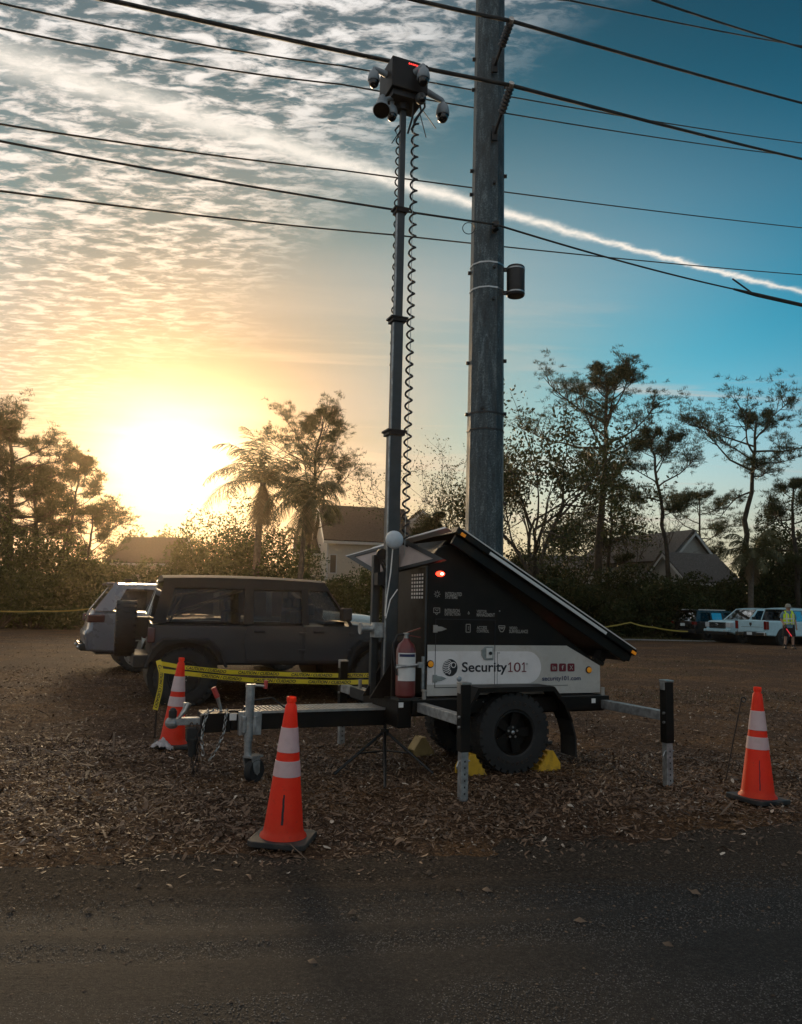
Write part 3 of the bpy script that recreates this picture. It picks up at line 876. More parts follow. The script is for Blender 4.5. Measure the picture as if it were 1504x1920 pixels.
pine_tree(b, hgt_(170, 940, 60), 'low pine left of the sun glow', 136, crown=0.3, spread=2.4, r0=0.16, nl=22, flat=0.3, needle=0.28)
palm_tree(place(478, 1080, 48), hgt_(482, 905, 48), 'queen palm with ragged hanging fronds to the right of the sun', 141, nf=20, fl=4.6, dead=9, r0=0.20, droop=0.8)
palm_tree(place(562, 1080, 46), hgt_(566, 945, 46), 'second palm with drooping fronds left of the beige house', 142, nf=16, fl=3.3, dead=8, r0=0.15, droop=1.3)
SL = ['green thicket shrub below the heavy boughed pine', 'green thicket shrub at the foot of the large dense pine', 'green thicket shrub in front of the shorter bushy pine', 'green thicket shrub at the foot of the slim pine',
      'green thicket shrub below the low pine by the sun glow', 'low front shrub where the thin yellow line begins', 'low front shrub above the middle of the thin yellow line', 'low front shrub above the end of the thin yellow line', 'thicket shrub in front of the far brown roof']
ls = [(-40, 950, 44, 3.0), (30, 985, 46, 3.0), (80, 1005, 48, 2.8), (130, 1030, 47, 2.6), (175, 1045, 48, 2.4), (-10, 1060, 42, 2.6), (60, 1075, 43, 2.4), (125, 1080, 45, 2.2), (205, 1060, 50, 2.4)]
for i, (px, py, Y, rr) in enumerate(ls):
    p = place(px, 1100, Y)
    shrub(p, rr, 2.2, hgt_(px, py, Y), SL[i], 300 + i, n=5200, leafm='shrub_leaves', leaf=0.12, group='shrubs on the left of the lot', lobes=12)
ML = ['golden green shrub above the silver SUV roof', 'golden green shrub above the rear of the soft top', 'golden green shrub right of the far brown roof', 'tall golden shrub left of the queen palm', 'tallest golden shrub close to the queen palm trunk, sun side',
      'golden shrub at the foot of the queen palm', 'golden shrub between the two palms, back row', 'golden shrub at the foot of the second palm', 'low golden shrub above the middle of the soft top', 'low golden shrub in front of the second palm']
ms = [(260, 1050, 52, 2.4), (310, 1045, 52, 2.6), (352, 1015, 53, 2.4), (395, 960, 52, 2.6), (430, 930, 54, 2.9), (455, 980, 50, 2.8), (510, 985, 52, 2.6), (545, 1000, 54, 2.4), (410, 1060, 48, 2.2), (520, 1055, 48, 2.2)]
for i, (px, py, Y, rr) in enumerate(ms):
    p = place(px, 1100, Y)
    shrub(p, rr, 2.0, hgt_(px, py, Y), ML[i], 330 + i, n=4200, leafm='shrub_leaves', leaf=0.11, group='sunlit shrubs behind the vehicles', lobes=11)
GL = ['green shrub below the corner of the beige house', 'green shrub below the window of the beige house', 'green shrub behind the support post of the mast', 'green shrub behind the antenna dish']
for i, (px, py, Y, rr) in enumerate([(640, 1090, 46, 1.9), (680, 1065, 47, 2.0), (725, 1070, 48, 2.2), (770, 1050, 52, 2.4)]):
    p = place(px, 1110, Y)
    shrub(p, rr, 1.8, hgt_(px, py, Y), GL[i], 350 + i, n=3800, leafm='shrub_leaves', leaf=0.10, group='shrubs below the beige house', lobes=9)
FL = ['distant round tree over the left half of the far brown roof', 'distant round tree over the ridge of the far brown roof', 'distant round tree at the right end of the far brown roof', 'distant round tree between the far brown roof and the golden shrubs', 'distant round tree at the left end of the far brown roof']
for i, (px, py, Y, rr) in enumerate([(255, 992, 120, 4.5), (285, 985, 120, 4.5), (325, 1000, 118, 4), (365, 1000, 115, 4), (215, 1010, 112, 4)]):
    p = place(px, 1100, Y)
    shrub(p, rr, 3.5, hgt_(px, py, Y), FL[i], 370 + i, n=3600, leafm='shrub_leaves', leaf=0.22, name='distant_tree', cat='tree', group='far trees below the sun', lobes=12)
# ------------------------------------------------------------------ houses beyond the trees
mat('siding_beige', (0.50, 0.44, 0.36), rough=0.7, var=0.06)
mat('siding_grey', (0.40, 0.38, 0.35), rough=0.7, var=0.06)
mat('shingle_brown', (0.055, 0.042, 0.036), rough=0.9, var=0.3, scale=8, bump=0.4, bscale=12)
mat('shingle_grey', (0.10, 0.095, 0.092), rough=0.9, var=0.3, scale=8, bump=0.4, bscale=12)
mat('trim_white', (0.55, 0.54, 0.52), rough=0.5, var=0.05)
glass_mat('house_glass', (0.05, 0.055, 0.06))
mat('dark_room', (0.012, 0.012, 0.013), rough=0.4)
def house(label, corner, yaw, w, d, eave, ridge, wall, roof, over=0.4, gable='x', windows=(), wing=None, boards=True):
    """gabled house; local x along the front, y to the back; origin at the front left corner"""
    root = thing('house', label, 'house', corner, yaw)
    mb = MB()
    if gable == 'x':      # ridge runs along x, gable walls at the ends
        mb.prism([(0, 0), (d, 0), (d, eave), (d / 2, ridge), (0, eave)], 0, w, 'x')
    else:                 # ridge runs along y, gable faces the front
        mb.prism([(0, 0), (w, 0), (w, eave), (w / 2, ridge), (0, eave)], 0, d, 'y')
    wl_ = mb.build('wall', wall, root)
    if boards:            # lap siding: every board has its own lower edge
        n = int(eave / 0.25)
        for i in range(n):
            z = 0.1 + i * 0.25
            MB().prism([(-0.02, z), (-0.005, z + 0.246), (0.01, z + 0.246), (0.01, z)], 0.02, w - 0.02, 'x').build('siding_board', wall, wl_)
    m = 0.16
    def slab(a, b_):
        pass
    mb = MB()
    o = over
    if gable == 'x':
        s = (ridge - eave) / (d / 2)
        for sg in (0, 1):
            y0, y1 = (-o, d / 2) if sg == 0 else (d + o, d / 2)
            z0, z1 = eave - o * s, ridge
            mb.quad4((-o, y0, z0 + 0.02), (w + o, y0, z0 + 0.02), (w + o, y1, z1 + 0.02), (-o, y1, z1 + 0.02), 0.14 * (1 if sg == 0 else -1))
        rf = mb.build('roof', roof, root)
        t = MB()
        t.box(-o, w + o, -o - 0.03, -o + 0.06, eave - o * s - 0.20, eave - o * s + 0.03)
        t.build('gutter', 'trim_white', rf)
        for xx in (-o - 0.04, w + o):
            t = MB()
            for sg in (0, 1):
                y0 = -o if sg == 0 else d + o
                t.quad4((xx, y0, eave - o * s - 0.2), (xx + 0.04, y0, eave - o * s - 0.2), (xx + 0.04, d / 2, ridge - 0.16), (xx, d / 2, ridge - 0.16), 0.18)
            t.build('barge_board', 'trim_white', rf)
        for cx in (0.0, w):
            MB().box(cx - 0.07, cx + 0.07, -0.05, 0.09, 0, eave).build('corner_board', 'trim_white', wl_)
    else:
        s = (ridge - eave) / (w / 2)
        for sg in (0, 1):
            x0 = -o if sg == 0 else w + o
            mb.quad4((x0, -o, eave - o * s + 0.02), (w / 2, -o, ridge + 0.02), (w / 2, d + o, ridge + 0.02), (x0, d + o, eave - o * s + 0.02), 0.14 * (-1 if sg else 1))
        rf = mb.build('roof', roof, root)
        for sg in (0, 1):
            x0 = -o if sg == 0 else w + o
            MB().quad4((x0, -o - 0.04, eave - o * s - 0.2), (w / 2, -o - 0.04, ridge - 0.16), (w / 2, -o, ridge - 0.16), (x0, -o, eave - o * s - 0.2), -0.2).build('barge_board', 'trim_white', rf)
        for cx in (0.0, w):
            MB().box(cx - 0.07, cx + 0.07, -0.05, 0.09, 0, eave).build('corner_board', 'trim_white', wl_)
    for (x, z, ww, hh) in windows:
        f = MB()
        for a in ((x - .08, x, z - .08, z + hh + .08), (x + ww, x + ww + .08, z - .08, z + hh + .08), (x, x + ww, z - .08, z), (x, x + ww, z + hh, z + hh + .08)):
            f.box(a[0], a[1], -0.06, 0.02, a[2], a[3])
        win = f.build('window', 'trim_white', root)
        MB().box(x, x + ww, -0.03, -0.012, z, z + hh).build('pane', 'dark_room', win)
    return root
p = at(612, 1100, 68); q_ = at(722, 1100, 70)
house('two storey beige house with brown shingle roof behind the mast', (p.x, p.y, 0), rad(14), 7.2, 7.5, hgt_(640, 1008, 68), hgt_(640, 966, 68) + 1.2, 'siding_beige', 'shingle_brown', windows=((0.25, 4.4, 0.5, 1.5), (3.6, 1.2, 1.2, 1.4)))
p = at(556, 1100, 72)
house('low beige house wing with brown roof half hidden by the palms', (p.x, p.y, 0), rad(8), 2.4, 6, hgt_(580, 1034, 72), hgt_(580, 1003, 72), 'siding_beige', 'shingle_brown', windows=((0.8, 3.0, 0.8, 1.2),))
p = at(205, 1100, 84)
house('far house with broad brown roof directly under the sun', (p.x, p.y, 0), rad(-6), 6.4, 8, hgt_(250, 1052, 84), hgt_(270, 1004, 84), 'siding_beige', 'shingle_brown', boards=False)
p = at(748, 1100, 82)
house('brown roofed house seen between the mast and the pole', (p.x, p.y, 0), rad(4), 4.2, 8, hgt_(780, 990, 82), hgt_(780, 957, 82), 'siding_grey', 'shingle_brown', gable='y', windows=((1.4, 5.0, 1.1, 1.4),))
p = at(1255, 1100, 64)
house('grey roofed house with pale gable behind the crooked pine', (p.x, p.y, 0), rad(28), 5.0, 10, hgt_(1280, 1046, 64), hgt_(1310, 994, 64), 'siding_grey', 'shingle_grey', gable='y', windows=((2.3, 3.2, 1.0, 1.3),), boards=False)
p = at(1290, 1100, 60)
house('low grey roof in front of the pale gabled house', (p.x, p.y, 0), rad(20), 4.4, 5, hgt_(1300, 1085, 60), hgt_(1330, 1035, 60), 'siding_grey', 'shingle_grey', boards=False)
p = at(1010, 1100, 74)
house('distant low house with pale roof edge behind the big oak', (p.x, p.y, 0), rad(10), 8.0, 7, hgt_(1050, 1066, 74), hgt_(1110, 1040, 74), 'siding_grey', 'shingle_grey', boards=False)

# ------------------------------------------------------------------ utility pole
q, b = new_mat('galvanised_weathered')
co = q.node('ShaderNodeTexCoord').outputs['Object']
mp = q.node('ShaderNodeMapping'); mp.inputs['Scale'].default_value = (1, 1, 0.22); q.put(mp.inputs['Vector'], co)
f1 = q.noise(mp.outputs[0], 9, 7, 0.72, 0.4); f2 = q.noise(co, 38, 5, 0.7); f3 = q.noise(mp.outputs[0], 2.2, 4, 0.6)
c = q.ramp(q.math('ADD', q.math('MULTIPLY', f1, 0.6), q.math('MULTIPLY', f2, 0.4)), [(0.40, (0.014, 0.024, 0.030)), (0.52, (0.050, 0.075, 0.086)), (0.62, (0.17, 0.22, 0.24))])
c = q.mix(q.ss(f3, 0.45, 0.7, 0, 0.5), c, (0.035, 0.040, 0.042))
q.put(b.inputs['Base Color'], c); b.inputs['Metallic'].default_value = 0.35
q.put(b.inputs['Roughness'], q.ss(f1, 0.3, 0.7, 0.42, 0.70))
mat('dark_metal', (0.035, 0.036, 0.038), rough=0.5, metal=0.6)
mat('black_paint', (0.012, 0.012, 0.012), rough=0.42, var=0.3, spec=0.5)
mat('black_rubber', (0.018, 0.018, 0.018), rough=0.75, var=0.3)
mat('porcelain', (0.020, 0.022, 0.025), rough=0.3)
mat('steel', (0.42, 0.42, 0.41), rough=0.38, metal=0.9, var=0.2, scale=12)
mat('galv', (0.36, 0.37, 0.37), rough=0.5, metal=0.7, var=0.3, scale=14, dirt=(0.20, 0.16, 0.12), dscale=9, damt=0.4)
PY = 14.0
pb = at(908, 1000, PY); pt = at(919.5, 0, PY)
ax = (pt - pb) / (pt.z - pb.z)
base_p = pb - ax * pb.z
pole = thing('utility_pole', 'tall faceted grey steel utility pole standing behind the trailer', 'utility pole', (base_p.x, base_p.y, 0))
def ppt(z): return Vector((ax.x * z, ax.y * z, z))
def prad(z): return 0.355 - 0.0062 * z
mb = MB()
Z = [-0.3, 0.4, 3, 6, 9, 12, 15.5]
mb.tube([ppt(z) for z in Z], [prad(z) for z in Z], 12)
shaft = mb.build('shaft', 'galvanised_weathered', pole)
mb = MB(); mb.tube([ppt(-0.05), ppt(0.06)], 0.62, 12); mb.build('base_plate', 'galvanised_weathered', pole, bevel=0.01)
def on_pole(px, py):                       # height on the pole seen at a pixel row
    return at(px, py, PY - 0.3).z
for py in (490, 537, 803, 772):            # straps round the shaft
    z = on_pole(912, py)
    MB().tube([ppt(z - 0.014), ppt(z + 0.014)], prad(z) + 0.012, 12).build('strap', 'dark_metal' if py > 600 else 'steel', pole)
for i, (px, py) in enumerate([(886, 92), (886, 150), (884, 305), (883, 350), (881, 500), (877, 672), (876, 770), (948, 668), (947, 769), (944, 940), (947, 145), (948, 315)]):
    z = on_pole(px, py); sg = -1 if px < 910 else 1
    c0 = ppt(z) + Vector((sg * prad(z) * 1.0, -0.02, 0))
    MB().tube([c0 - Vector((0.03 * sg, 0, 0)), c0 + Vector((0.045 * sg, 0, 0))], 0.035, 6).build('step_bolt', 'dark_metal', pole)
for i, (px, py) in enumerate([(928, 342), (928, 500), (926, 560), (905, 765)]):
    z = on_pole(px, py); X = at(px, py, PY - 0.34).x - base_p.x
    MB().tube([(X, ppt(z).y - prad(z) - 0.03, z), (X, ppt(z).y - prad(z) + 0.08, z)], 0.03, 6).build('bolt', 'dark_metal', pole)
ATT = {}
for key, (px0, py0, px1, py1) in {'upper': (928, 122, 957, 42), 'lower': (928, 250, 957, 163)}.items():
    A = at(px0, py0, PY - 0.35) - base_p; B = at(px1, py1, PY - 1.15) - base_p
    mb = MB(); mb.box(-0.05, 0.05, -0.02, 0.03, -0.14, 0.14, Matrix.Translation(A)); br = mb.build('bracket', 'dark_metal', pole, bevel=0.006)
    mb = MB(); mb.tube([A, A + (B - A) * 0.5], [0.035, 0.03], 8); mb.build('arm', 'dark_metal', br)
    mb = MB(); K = 15
    pts = [A + (B - A) * (0.45 + 0.55 * i / (K - 1)) for i in range(K)]
    mb.tube(pts, [0.078 if i % 2 else 0.052 for i in range(K)], 12); mb.build('insulator', 'porcelain', br, smooth=50)
    B2 = B + (B - A).normalized() * 0.03
    ATT[key] = B2 + base_p
    mb = MB(); mb.tube([B, B + (B - A).normalized() * 0.08], 0.05, 10); mb.build('clamp', 'steel', br)
A = at(929, 426, PY - 0.38) - base_p
mb = MB(); mb.tube([A + Vector((0, 0.1, 0)), A, A - Vector((0, 0.16, 0))], [0.05, 0.07, 0.05], 10); mb.tube([A - Vector((0, .05, 0.07)), A - Vector((0, .05, -0.07))], 0.06, 10)
mb.build('guy_clamp', 'dark_metal', pole, smooth=40)
ATT['guy'] = A - Vector((0, 0.1, 0)) + base_p
c0 = at(967, 528, PY - 0.1)
lbx = c0 - base_p
mb = MB(); hh = 0.28; rr = 0.165
mb.lathe([(rr * .9, -hh), (rr, -hh + .02), (rr, hh - .02), (rr * .9, hh)], 22, Matrix.Translation(lbx)); eq = mb.build('equipment_can', 'dark_metal', pole, smooth=40)
for dz_ in (-0.22, 0.22):
    MB().lathe([(rr + 0.004, dz_ - 0.012), (rr + 0.004, dz_ + 0.012)], 22, Matrix.Translation(lbx)).build('can_band', 'steel', eq)
    mb = MB(); mb.box(-rr - 0.09, -rr + 0.02, -0.03, 0.03, dz_ - 0.03, dz_ + 0.03, Matrix.Translation(lbx)); mb.build('can_bracket', 'dark_metal', eq)
# small loop of wire at the left side of the pole
mb = MB(); L0 = at(879, 428, PY - 0.2) - base_p
mb.torus(Matrix.Translation(L0) @ Matrix.Rotation(PI / 2, 4, 'X'), 0.11, 0.008, 20, 5); mb.build('wire_loop', 'dark_metal', pole)

# ------------------------------------------------------------------ overhead wires (each strung between points in the air; a little sag)
def wire(label, pts, r, sag=0.0, n=28, name='overhead_wire'):
    """through control points (straight spans with sag each)"""
    mb = MB(); path = []
    for a, b_ in zip(pts[:-1], pts[1:]):
        a = Vector(a); b_ = Vector(b_)
        for i in range(n + (1 if b_ is pts[-1] else 0)):
            t = i / n
            p = a.lerp(b_, t); p.z -= 4 * sag * t * (1 - t)
            path.append(p)
    path.append(Vector(pts[-1]))
    mb.tube(path, r, 6)
    return tag(mb.build(name, 'black_rubber', smooth=60), label, 'wire', 'overhead wires')
wire('thick black cable clamped to the upper pole insulator', [at(640, -36, 11.4), ATT['upper'], at(1504, 193, 24), at(1700, 252, 31)], 0.034, 0.03)
wire('thick black cable clamped to the lower pole insulator', [at(-60, -62, 9.0), at(205, 0, 10.6), ATT['lower'], at(1504, 298, 23), at(1700, 352, 30)], 0.034, 0.03)
wire('thin wire passing right behind the camera box on the mast', [at(-60, -8, 13), at(640, 123, 19), at(1504, 268, 34), at(1700, 300, 42)], 0.020, 0.12)
wire('thin wire passing behind the dome camera on its side arm', [at(-60, 40, 13), at(640, 158, 19), at(1470, 290, 34), at(1700, 325, 42)], 0.020, 0.12)
wire('thin wire crossing the contrail beside the mast', [at(-60, 223, 13), at(640, 319, 19), at(1504, 427, 34), at(1700, 452, 42)], 0.019, 0.06)
gw = wire('wire clamped to the front of the pole, ending in a thick splice', [at(-60, 253, 11.0), ATT['guy'], at(1376, 542, 19)], 0.018, 0.06)
mb = MB(); mb.tube([at(1376, 542, 19), at(1420, 553, 19.6), at(1504, 572, 21), at(1700, 612, 25)], [0.026, 0.05, 0.05, 0.05], 6); mb.build('splice', 'black_rubber', gw)
mb = MB(); mb.tube([at(1374, 523, 19.2), at(1410, 549, 19.6)], 0.022, 6); mb.build('loose_end', 'black_rubber', gw)
wire('lowest wire crossing behind the mast and the pole', [at(-60, 350, 13), at(735, 440, 20), at(1504, 515, 36), at(1700, 533, 44)], 0.020, 0.06)
wire('upper of two high wires running to the right of the pole', [at(1180, -28, 15), at(1225, 0, 15.6), at(1504, 89, 24), at(1700, 148, 32)], 0.026, 0.03)
wire('lower of two high wires running to the right of the pole', [at(1000, -14, 15), at(1065, 0, 16), at(1504, 86, 27), at(1700, 124, 34)], 0.020, 0.04)
# ------------------------------------------------------------------ trailer: local x = towards the rear, y = to the far side, z up
AL = rad(22)
TW = Vector((1.11, 7.64, 0))
TA = Vector((math.cos(AL), math.sin(AL), 0)); TP = Vector((-math.sin(AL), math.cos(AL), 0))
def tl(px, py, t):
    """(s, z) of the point of the plane y = t (trailer coordinates) seen at a pixel"""
    v = ray(px, py); C = Vector((0, 0, CAM_H))
    k = (t - TP.dot(C - TW)) / TP.dot(v); X = C + v * k
    return TA.dot(X - TW), X.z
def tloc(P):
    w = Vector(P) - TW
    return Vector((TA.dot(w), TP.dot(w), w.z))
mat('trailer_black', (0.0075, 0.0065, 0.0055), rough=0.45, var=0.3, spec=0.22, dirt=(0.035, 0.028, 0.02), dscale=3, damt=0.30)
mat('brushed_alu', (0.60, 0.55, 0.50), rough=0.45, metal=0.30, var=0.12, scale=3, dirt=(0.36, 0.29, 0.22), dscale=6, damt=0.45)
mat('panel_white', (0.82, 0.77, 0.75), rough=0.45, var=0.05, dirt=(0.50, 0.42, 0.34), dscale=5, damt=0.35)
mat('ink_dark', (0.012, 0.012, 0.018), rough=0.5)
mat('ink_maroon', (0.16, 0.012, 0.022), rough=0.5)
mat('ink_blue', (0.012, 0.022, 0.09), rough=0.5)
mat('ink_pale', (0.30, 0.28, 0.25), rough=0.6)
mat('amber', (0.75, 0.30, 0.02), rough=0.25, transl=0.3, emit=(1.0, 0.42, 0.03), estr=0.12)
mat('red_lamp', (0.9, 0.05, 0.02), rough=0.2, emit=(1.0, 0.035, 0.015), estr=4.0)
mat('lamp_core', (1, 0.8, 0.7), rough=0.2, emit=(1.0, 0.45, 0.30), estr=5.0)
mat('solar_back', (0.42, 0.34, 0.31), rough=0.5)
mat('alu_bright', (0.78, 0.75, 0.72), rough=0.35, metal=0.35, var=0.06)
mat('cam_white', (0.22, 0.26, 0.29), rough=0.35)
mat('dome_dark', (0.008, 0.009, 0.010), rough=0.08, spec=0.7)
mat('mast_alu', (0.055, 0.062, 0.066), rough=0.45, metal=0.6, var=0.15, scale=6)
mat('plastic_black', (0.008, 0.008, 0.009), rough=0.5, spec=0.3)
mat('status_red', (0.5, 0.02, 0.02), rough=0.3, emit=(1.0, 0.04, 0.03), estr=2.0)
mat('red_grip', (0.45, 0.05, 0.04), rough=0.5)
mat('label_white', (0.75, 0.73, 0.70), rough=0.5)
mat('rust_chain', (0.07, 0.05, 0.04), rough=0.6, metal=0.6)
TR = thing('security_trailer', 'black and silver surveillance trailer with tall camera mast and solar lid', 'trailer', tuple(TW), AL)
CT = 0.63
N0 = 0.25; N1 = 1.01                      # near and far side of the body
# chassis
mb = MB()
for t0 in (0.22, 0.95): mb.box(-0.98, 1.16, t0, t0 + 0.09, 0.52, 0.685)
for s0 in (-0.98, -0.3, 0.4, 1.05): mb.box(s0 + .002, s0 + 0.098, 0.312, 0.948, 0.525, 0.68)
mb.box(-1.12, -0.985, 0.16, 1.10, 0.43, 0.675)
fr = mb.build('chassis', 'trailer_black', TR, bevel=0.008)
mb = MB(); mb.box(-0.99, 1.15, 0.12, 0.218, 0.545, 0.68); mb.build('side_rail', 'trailer_black', TR, bevel=0.006)
mb = MB(); mb.tube([(0.0, 0.1, 0.36), (0.0, 1.16, 0.36)], 0.035, 10); mb.build('axle', 'trailer_black', TR)
mb = MB(); mb.box(-0.3, 0.3, 0.24, 0.31, 0.40, 0.44); mb.box(-0.3, 0.3, 0.95, 1.02, 0.40, 0.44); mb.box(-0.28, -0.22, 0.24, 0.31, 0.44, 0.53); mb.box(0.22, 0.28, 0.24, 0.31, 0.44, 0.53); mb.build('leaf_spring', 'trailer_black', TR)
for px, py in ((752, 1322), (1113, 1314)):
    s, z = tl(px, py, 0.115)
    MB().box(s - 0.022, s + 0.022, 0.112, 0.119, z - 0.022, z + 0.022).build('sticker', 'label_white', TR)
for px, py in ((881, 1312), (888, 1309), (893, 1313), (884, 1318), (907, 1316)):
    s, z = tl(px, py, 0.11)
    MB().ball((s, 0.116, z), 0.009, 8, 5).build('bolt', 'steel', TR)
# tongue
mb = MB(); mb.box(-2.55, -1.12, 0.48, 0.56, 0.415, 0.555); mb.box(-2.55, -1.12, 0.72, 0.80, 0.415, 0.555)
mb.box(-2.80, -2.55, 0.50, 0.78, 0.40, 0.56); mb.box(-2.0, -1.92, 0.562, 0.718, 0.43, 0.54)
tg = mb.build('tongue', 'trailer_black', TR, bevel=0.006)
mb = MB()
for i in range(34): mb.box(-2.36 + i * 0.0365, -2.355 + i * 0.0365 + 0.006, 0.47, 0.81, 0.560, 0.578)
for j in range(10): mb.box(-2.36, -1.13, 0.472 + j * 0.036, 0.480 + j * 0.036, 0.563, 0.575)
mb.box(-2.38, -2.361, 0.46, 0.82, 0.557, 0.580); mb.box(-2.38, -1.125, 0.455, 0.470, 0.557, 0.580); mb.box(-2.38, -1.125, 0.811, 0.826, 0.557, 0.580)
mb.build('deck_grating', 'steel', TR)
s, z = tl(437, 1344, 0.478)
MB().box(s - 0.03, s + 0.03, 0.474, 0.479, z - 0.03, z + 0.03).build('sticker', 'label_white', TR)
mb = MB(); mb.tube([(-2.45, 0.55, 0.57), (-2.35, 0.55, 0.66), (-2.18, 0.55, 0.68), (-2.05, 0.55, 0.58)], 0.008, 6); mb.build('brake_cable', 'black_rubber', TR, smooth=60)
# coupler
mb = MB(); mb.box(-3.0, -2.79, 0.59, 0.69, 0.455, 0.515); mb.ball((-3.03, CT + .01, 0.475), 0.062, 14, 8, (1, 1, 0.85))
mb.tube([(-2.98, CT, 0.51), (-2.93, CT, 0.60)], 0.014, 8); mb.box(-2.945, -2.915, CT - 0.03, CT + 0.03, 0.585, 0.645)
cp = mb.build('coupler', 'galv', TR, bevel=0.006)
mb = MB(); mb.ball((-3.03, CT, 0.575), 0.03, 10, 6); mb.tube([(-3.03, CT, 0.52), (-3.03, CT, 0.58)], 0.035, 8); mb.build('latch_knob', 'dark_metal', cp, smooth=50)
mb = MB(); mb.tube([(-2.98, CT - .04, 0.52), (-2.93, CT - .05, 0.58), (-2.90, CT - .05, 0.645)], [0.012, 0.016, 0.022], 8); mb.build('latch_lever', 'steel', cp, smooth=60)
a0 = tl(415, 1330, 0.66); a1 = tl(408, 1308, 0.66); a2 = tl(400, 1289, 0.66)
mb = MB(); mb.tube([(a0[0], 0.66, 0.56), (a1[0], 0.66, a1[1])], [0.013, 0.02], 6); hb = mb.build('brake_lever', 'steel', TR)
mb = MB(); mb.tube([(a1[0], 0.66, a1[1]), (a2[0], 0.66, a2[1])], 0.024, 8); mb.build('grip', 'red_grip', hb, bevel=0.004)
def chain(pts, m, link=0.05):
    pts = [Vector(p) for p in pts]; mb = MB(); acc = []
    for a, b_ in zip(pts[:-1], pts[1:]):
        n = max(1, int((b_ - a).length / (link * 0.72)))
        acc += [(a.lerp(b_, i / n), (b_ - a).normalized()) for i in range(n)]
    for i, (p, d) in enumerate(acc):
        R = d.to_track_quat('Y', 'Z').to_matrix().to_4x4()
        mb.torus(Matrix.Translation(p) @ R @ Matrix.Rotation(PI / 2 * (i % 2), 4, 'Y'), link * 0.40, link * 0.11, 10, 5, 0.62)
    return mb.build('safety_chain', m, TR, smooth=60)
chain([(-2.80, 0.46, 0.56), (-2.70, 0.44, 0.60), (-2.60, 0.45, 0.58), (-2.62, 0.44, 0.40), (-2.68, 0.43, 0.26), (-2.75, 0.42, 0.16)], 'steel')
chain([(-2.76, 0.47, 0.58), (-2.79, 0.46, 0.47), (-2.80, 0.45, 0.36), (-2.78, 0.44, 0.20)], 'steel')
chain([(-2.84, 0.50, 0.46), (-2.85, 0.50, 0.3), (-2.85, 0.50, 0.02)], 'rust_chain', 0.06)
chain([(-2.88, 0.53, 0.46), (-2.88, 0.53, 0.28), (-2.84, 0.52, 0.03)], 'rust_chain', 0.06)
chain([(-2.82, 0.46, 0.44), (-2.83, 0.46, 0.2), (-2.82, 0.48, 0.06)], 'rust_chain', 0.06)
mb = MB(); mb.box(-2.92, -2.80, 0.49, 0.56, 0.33, 0.45); mb.tube([(-2.86, .52, .36), (-2.86, .52, .2)], [0.06, 0.035], 8); mb.build('cable_bundle', 'black_rubber', TR, bevel=0.01)
# tongue jack with caster wheel
J = Vector((-2.42, 0.36, 0))
mb = MB(); mb.tube([J + Vector((0, 0, 0.20)), J + Vector((0, 0, 0.80))], 0.032, 14); mb.tube([J + Vector((0, 0, .34)), J + Vector((0, 0, .80))], 0.038, 14)
jk = mb.build('tongue_jack', 'galv', TR, smooth=40)
mb = MB(); mb.tube([J + Vector((0, 0, .795)), J + Vector((0, 0, .82))], 0.044, 14); mb.tube([J + Vector((0, 0, .812)), J + Vector((0.13, 0, .80))], 0.012, 6); mb.build('jack_cap', 'steel', jk)
mb = MB(); mb.tube([J + Vector((0.13, 0, .78)), J + Vector((0.135, 0, .85))], 0.018, 8); mb.build('crank_grip', 'red_grip', jk)
mb = MB(); mb.box(J.x - 0.075, J.x + 0.12, J.y + 0.04, J.y + 0.118, 0.38, 0.58); mb.box(J.x - 0.06, J.x - 0.03, J.y - 0.03, J.y + 0.05, 0.41, 0.55); mb.box(J.x + .03, J.x + .06, J.y - 0.03, J.y + 0.05, 0.41, 0.55)
mb.build('jack_mount', 'galv', jk, bevel=0.006)
JW = Matrix.Translation(J + Vector((0.055, -0.03, 0.098))) @ Matrix.Rotation(rad(35), 4, 'Z') @ Matrix.Rotation(PI / 2, 4, 'X')
mb = MB(); mb.lathe([(0.05, -0.028), (0.09, -0.034), (0.102, -0.02), (0.102, 0.02), (0.09, 0.034), (0.05, 0.028)], 24, JW); cw = mb.build('caster_wheel', 'black_rubber', jk, smooth=50)
mb = MB(); mb.lathe([(0.02, -0.03), (0.052, -0.022), (0.052, 0.022), (0.02, 0.03)], 16, JW); mb.build('caster_rim', 'galv', cw)
FM = Matrix.Translation(J + Vector((0.03, -0.02, 0))) @ Matrix.Rotation(rad(35), 4, 'Z')
mb = MB()
mb.box(-0.05, 0.09, -0.055, 0.055, 0.207, 0.221, FM)
for y0 in (-0.056, 0.044): mb.prism([(-0.05, 0.215), (0.05, 0.215), (0.05, 0.08), (0.02, 0.06), (-0.02, 0.10)], y0, y0 + 0.012, 'y')
o_ = len(mb.v) - 20
for i in range(o_, len(mb.v)): mb.v[i] = tuple(FM @ Vector(mb.v[i]))
mb.build('caster_fork', 'galv', jk)

# body: side walls with the sloping rear, everything under the solar lid
ZB = 0.695
sb = [(-0.805, ZB), (1.135, ZB), (1.135, 0.97), (-0.52, 2.10), (-0.62, 2.12), (-0.70, 2.08), (-0.76, 2.01), (-0.805, 1.93)]
mb = MB(); mb.prism(sb, N0, N1, 'y'); body = mb.build('body', 'trailer_black', TR, bevel=0.01)
# silver lower panel on the near and far side
cutL = tl(1062, 1211, N0)[0]
sil = [(-0.80, ZB + 0.004), (1.13, ZB + 0.004), (1.13, 0.967), (cutL, 1.167), (-0.80, 1.169)]
mb = MB(); mb.prism(sil, N0 - 0.006, N0 - 0.0005, 'y'); sp_ = mb.build('silver_panel', 'brushed_alu', TR)
mb = MB(); mb.prism(sil, N1 + 0.0005, N1 + 0.006, 'y'); mb.build('silver_panel', 'brushed_alu', TR)
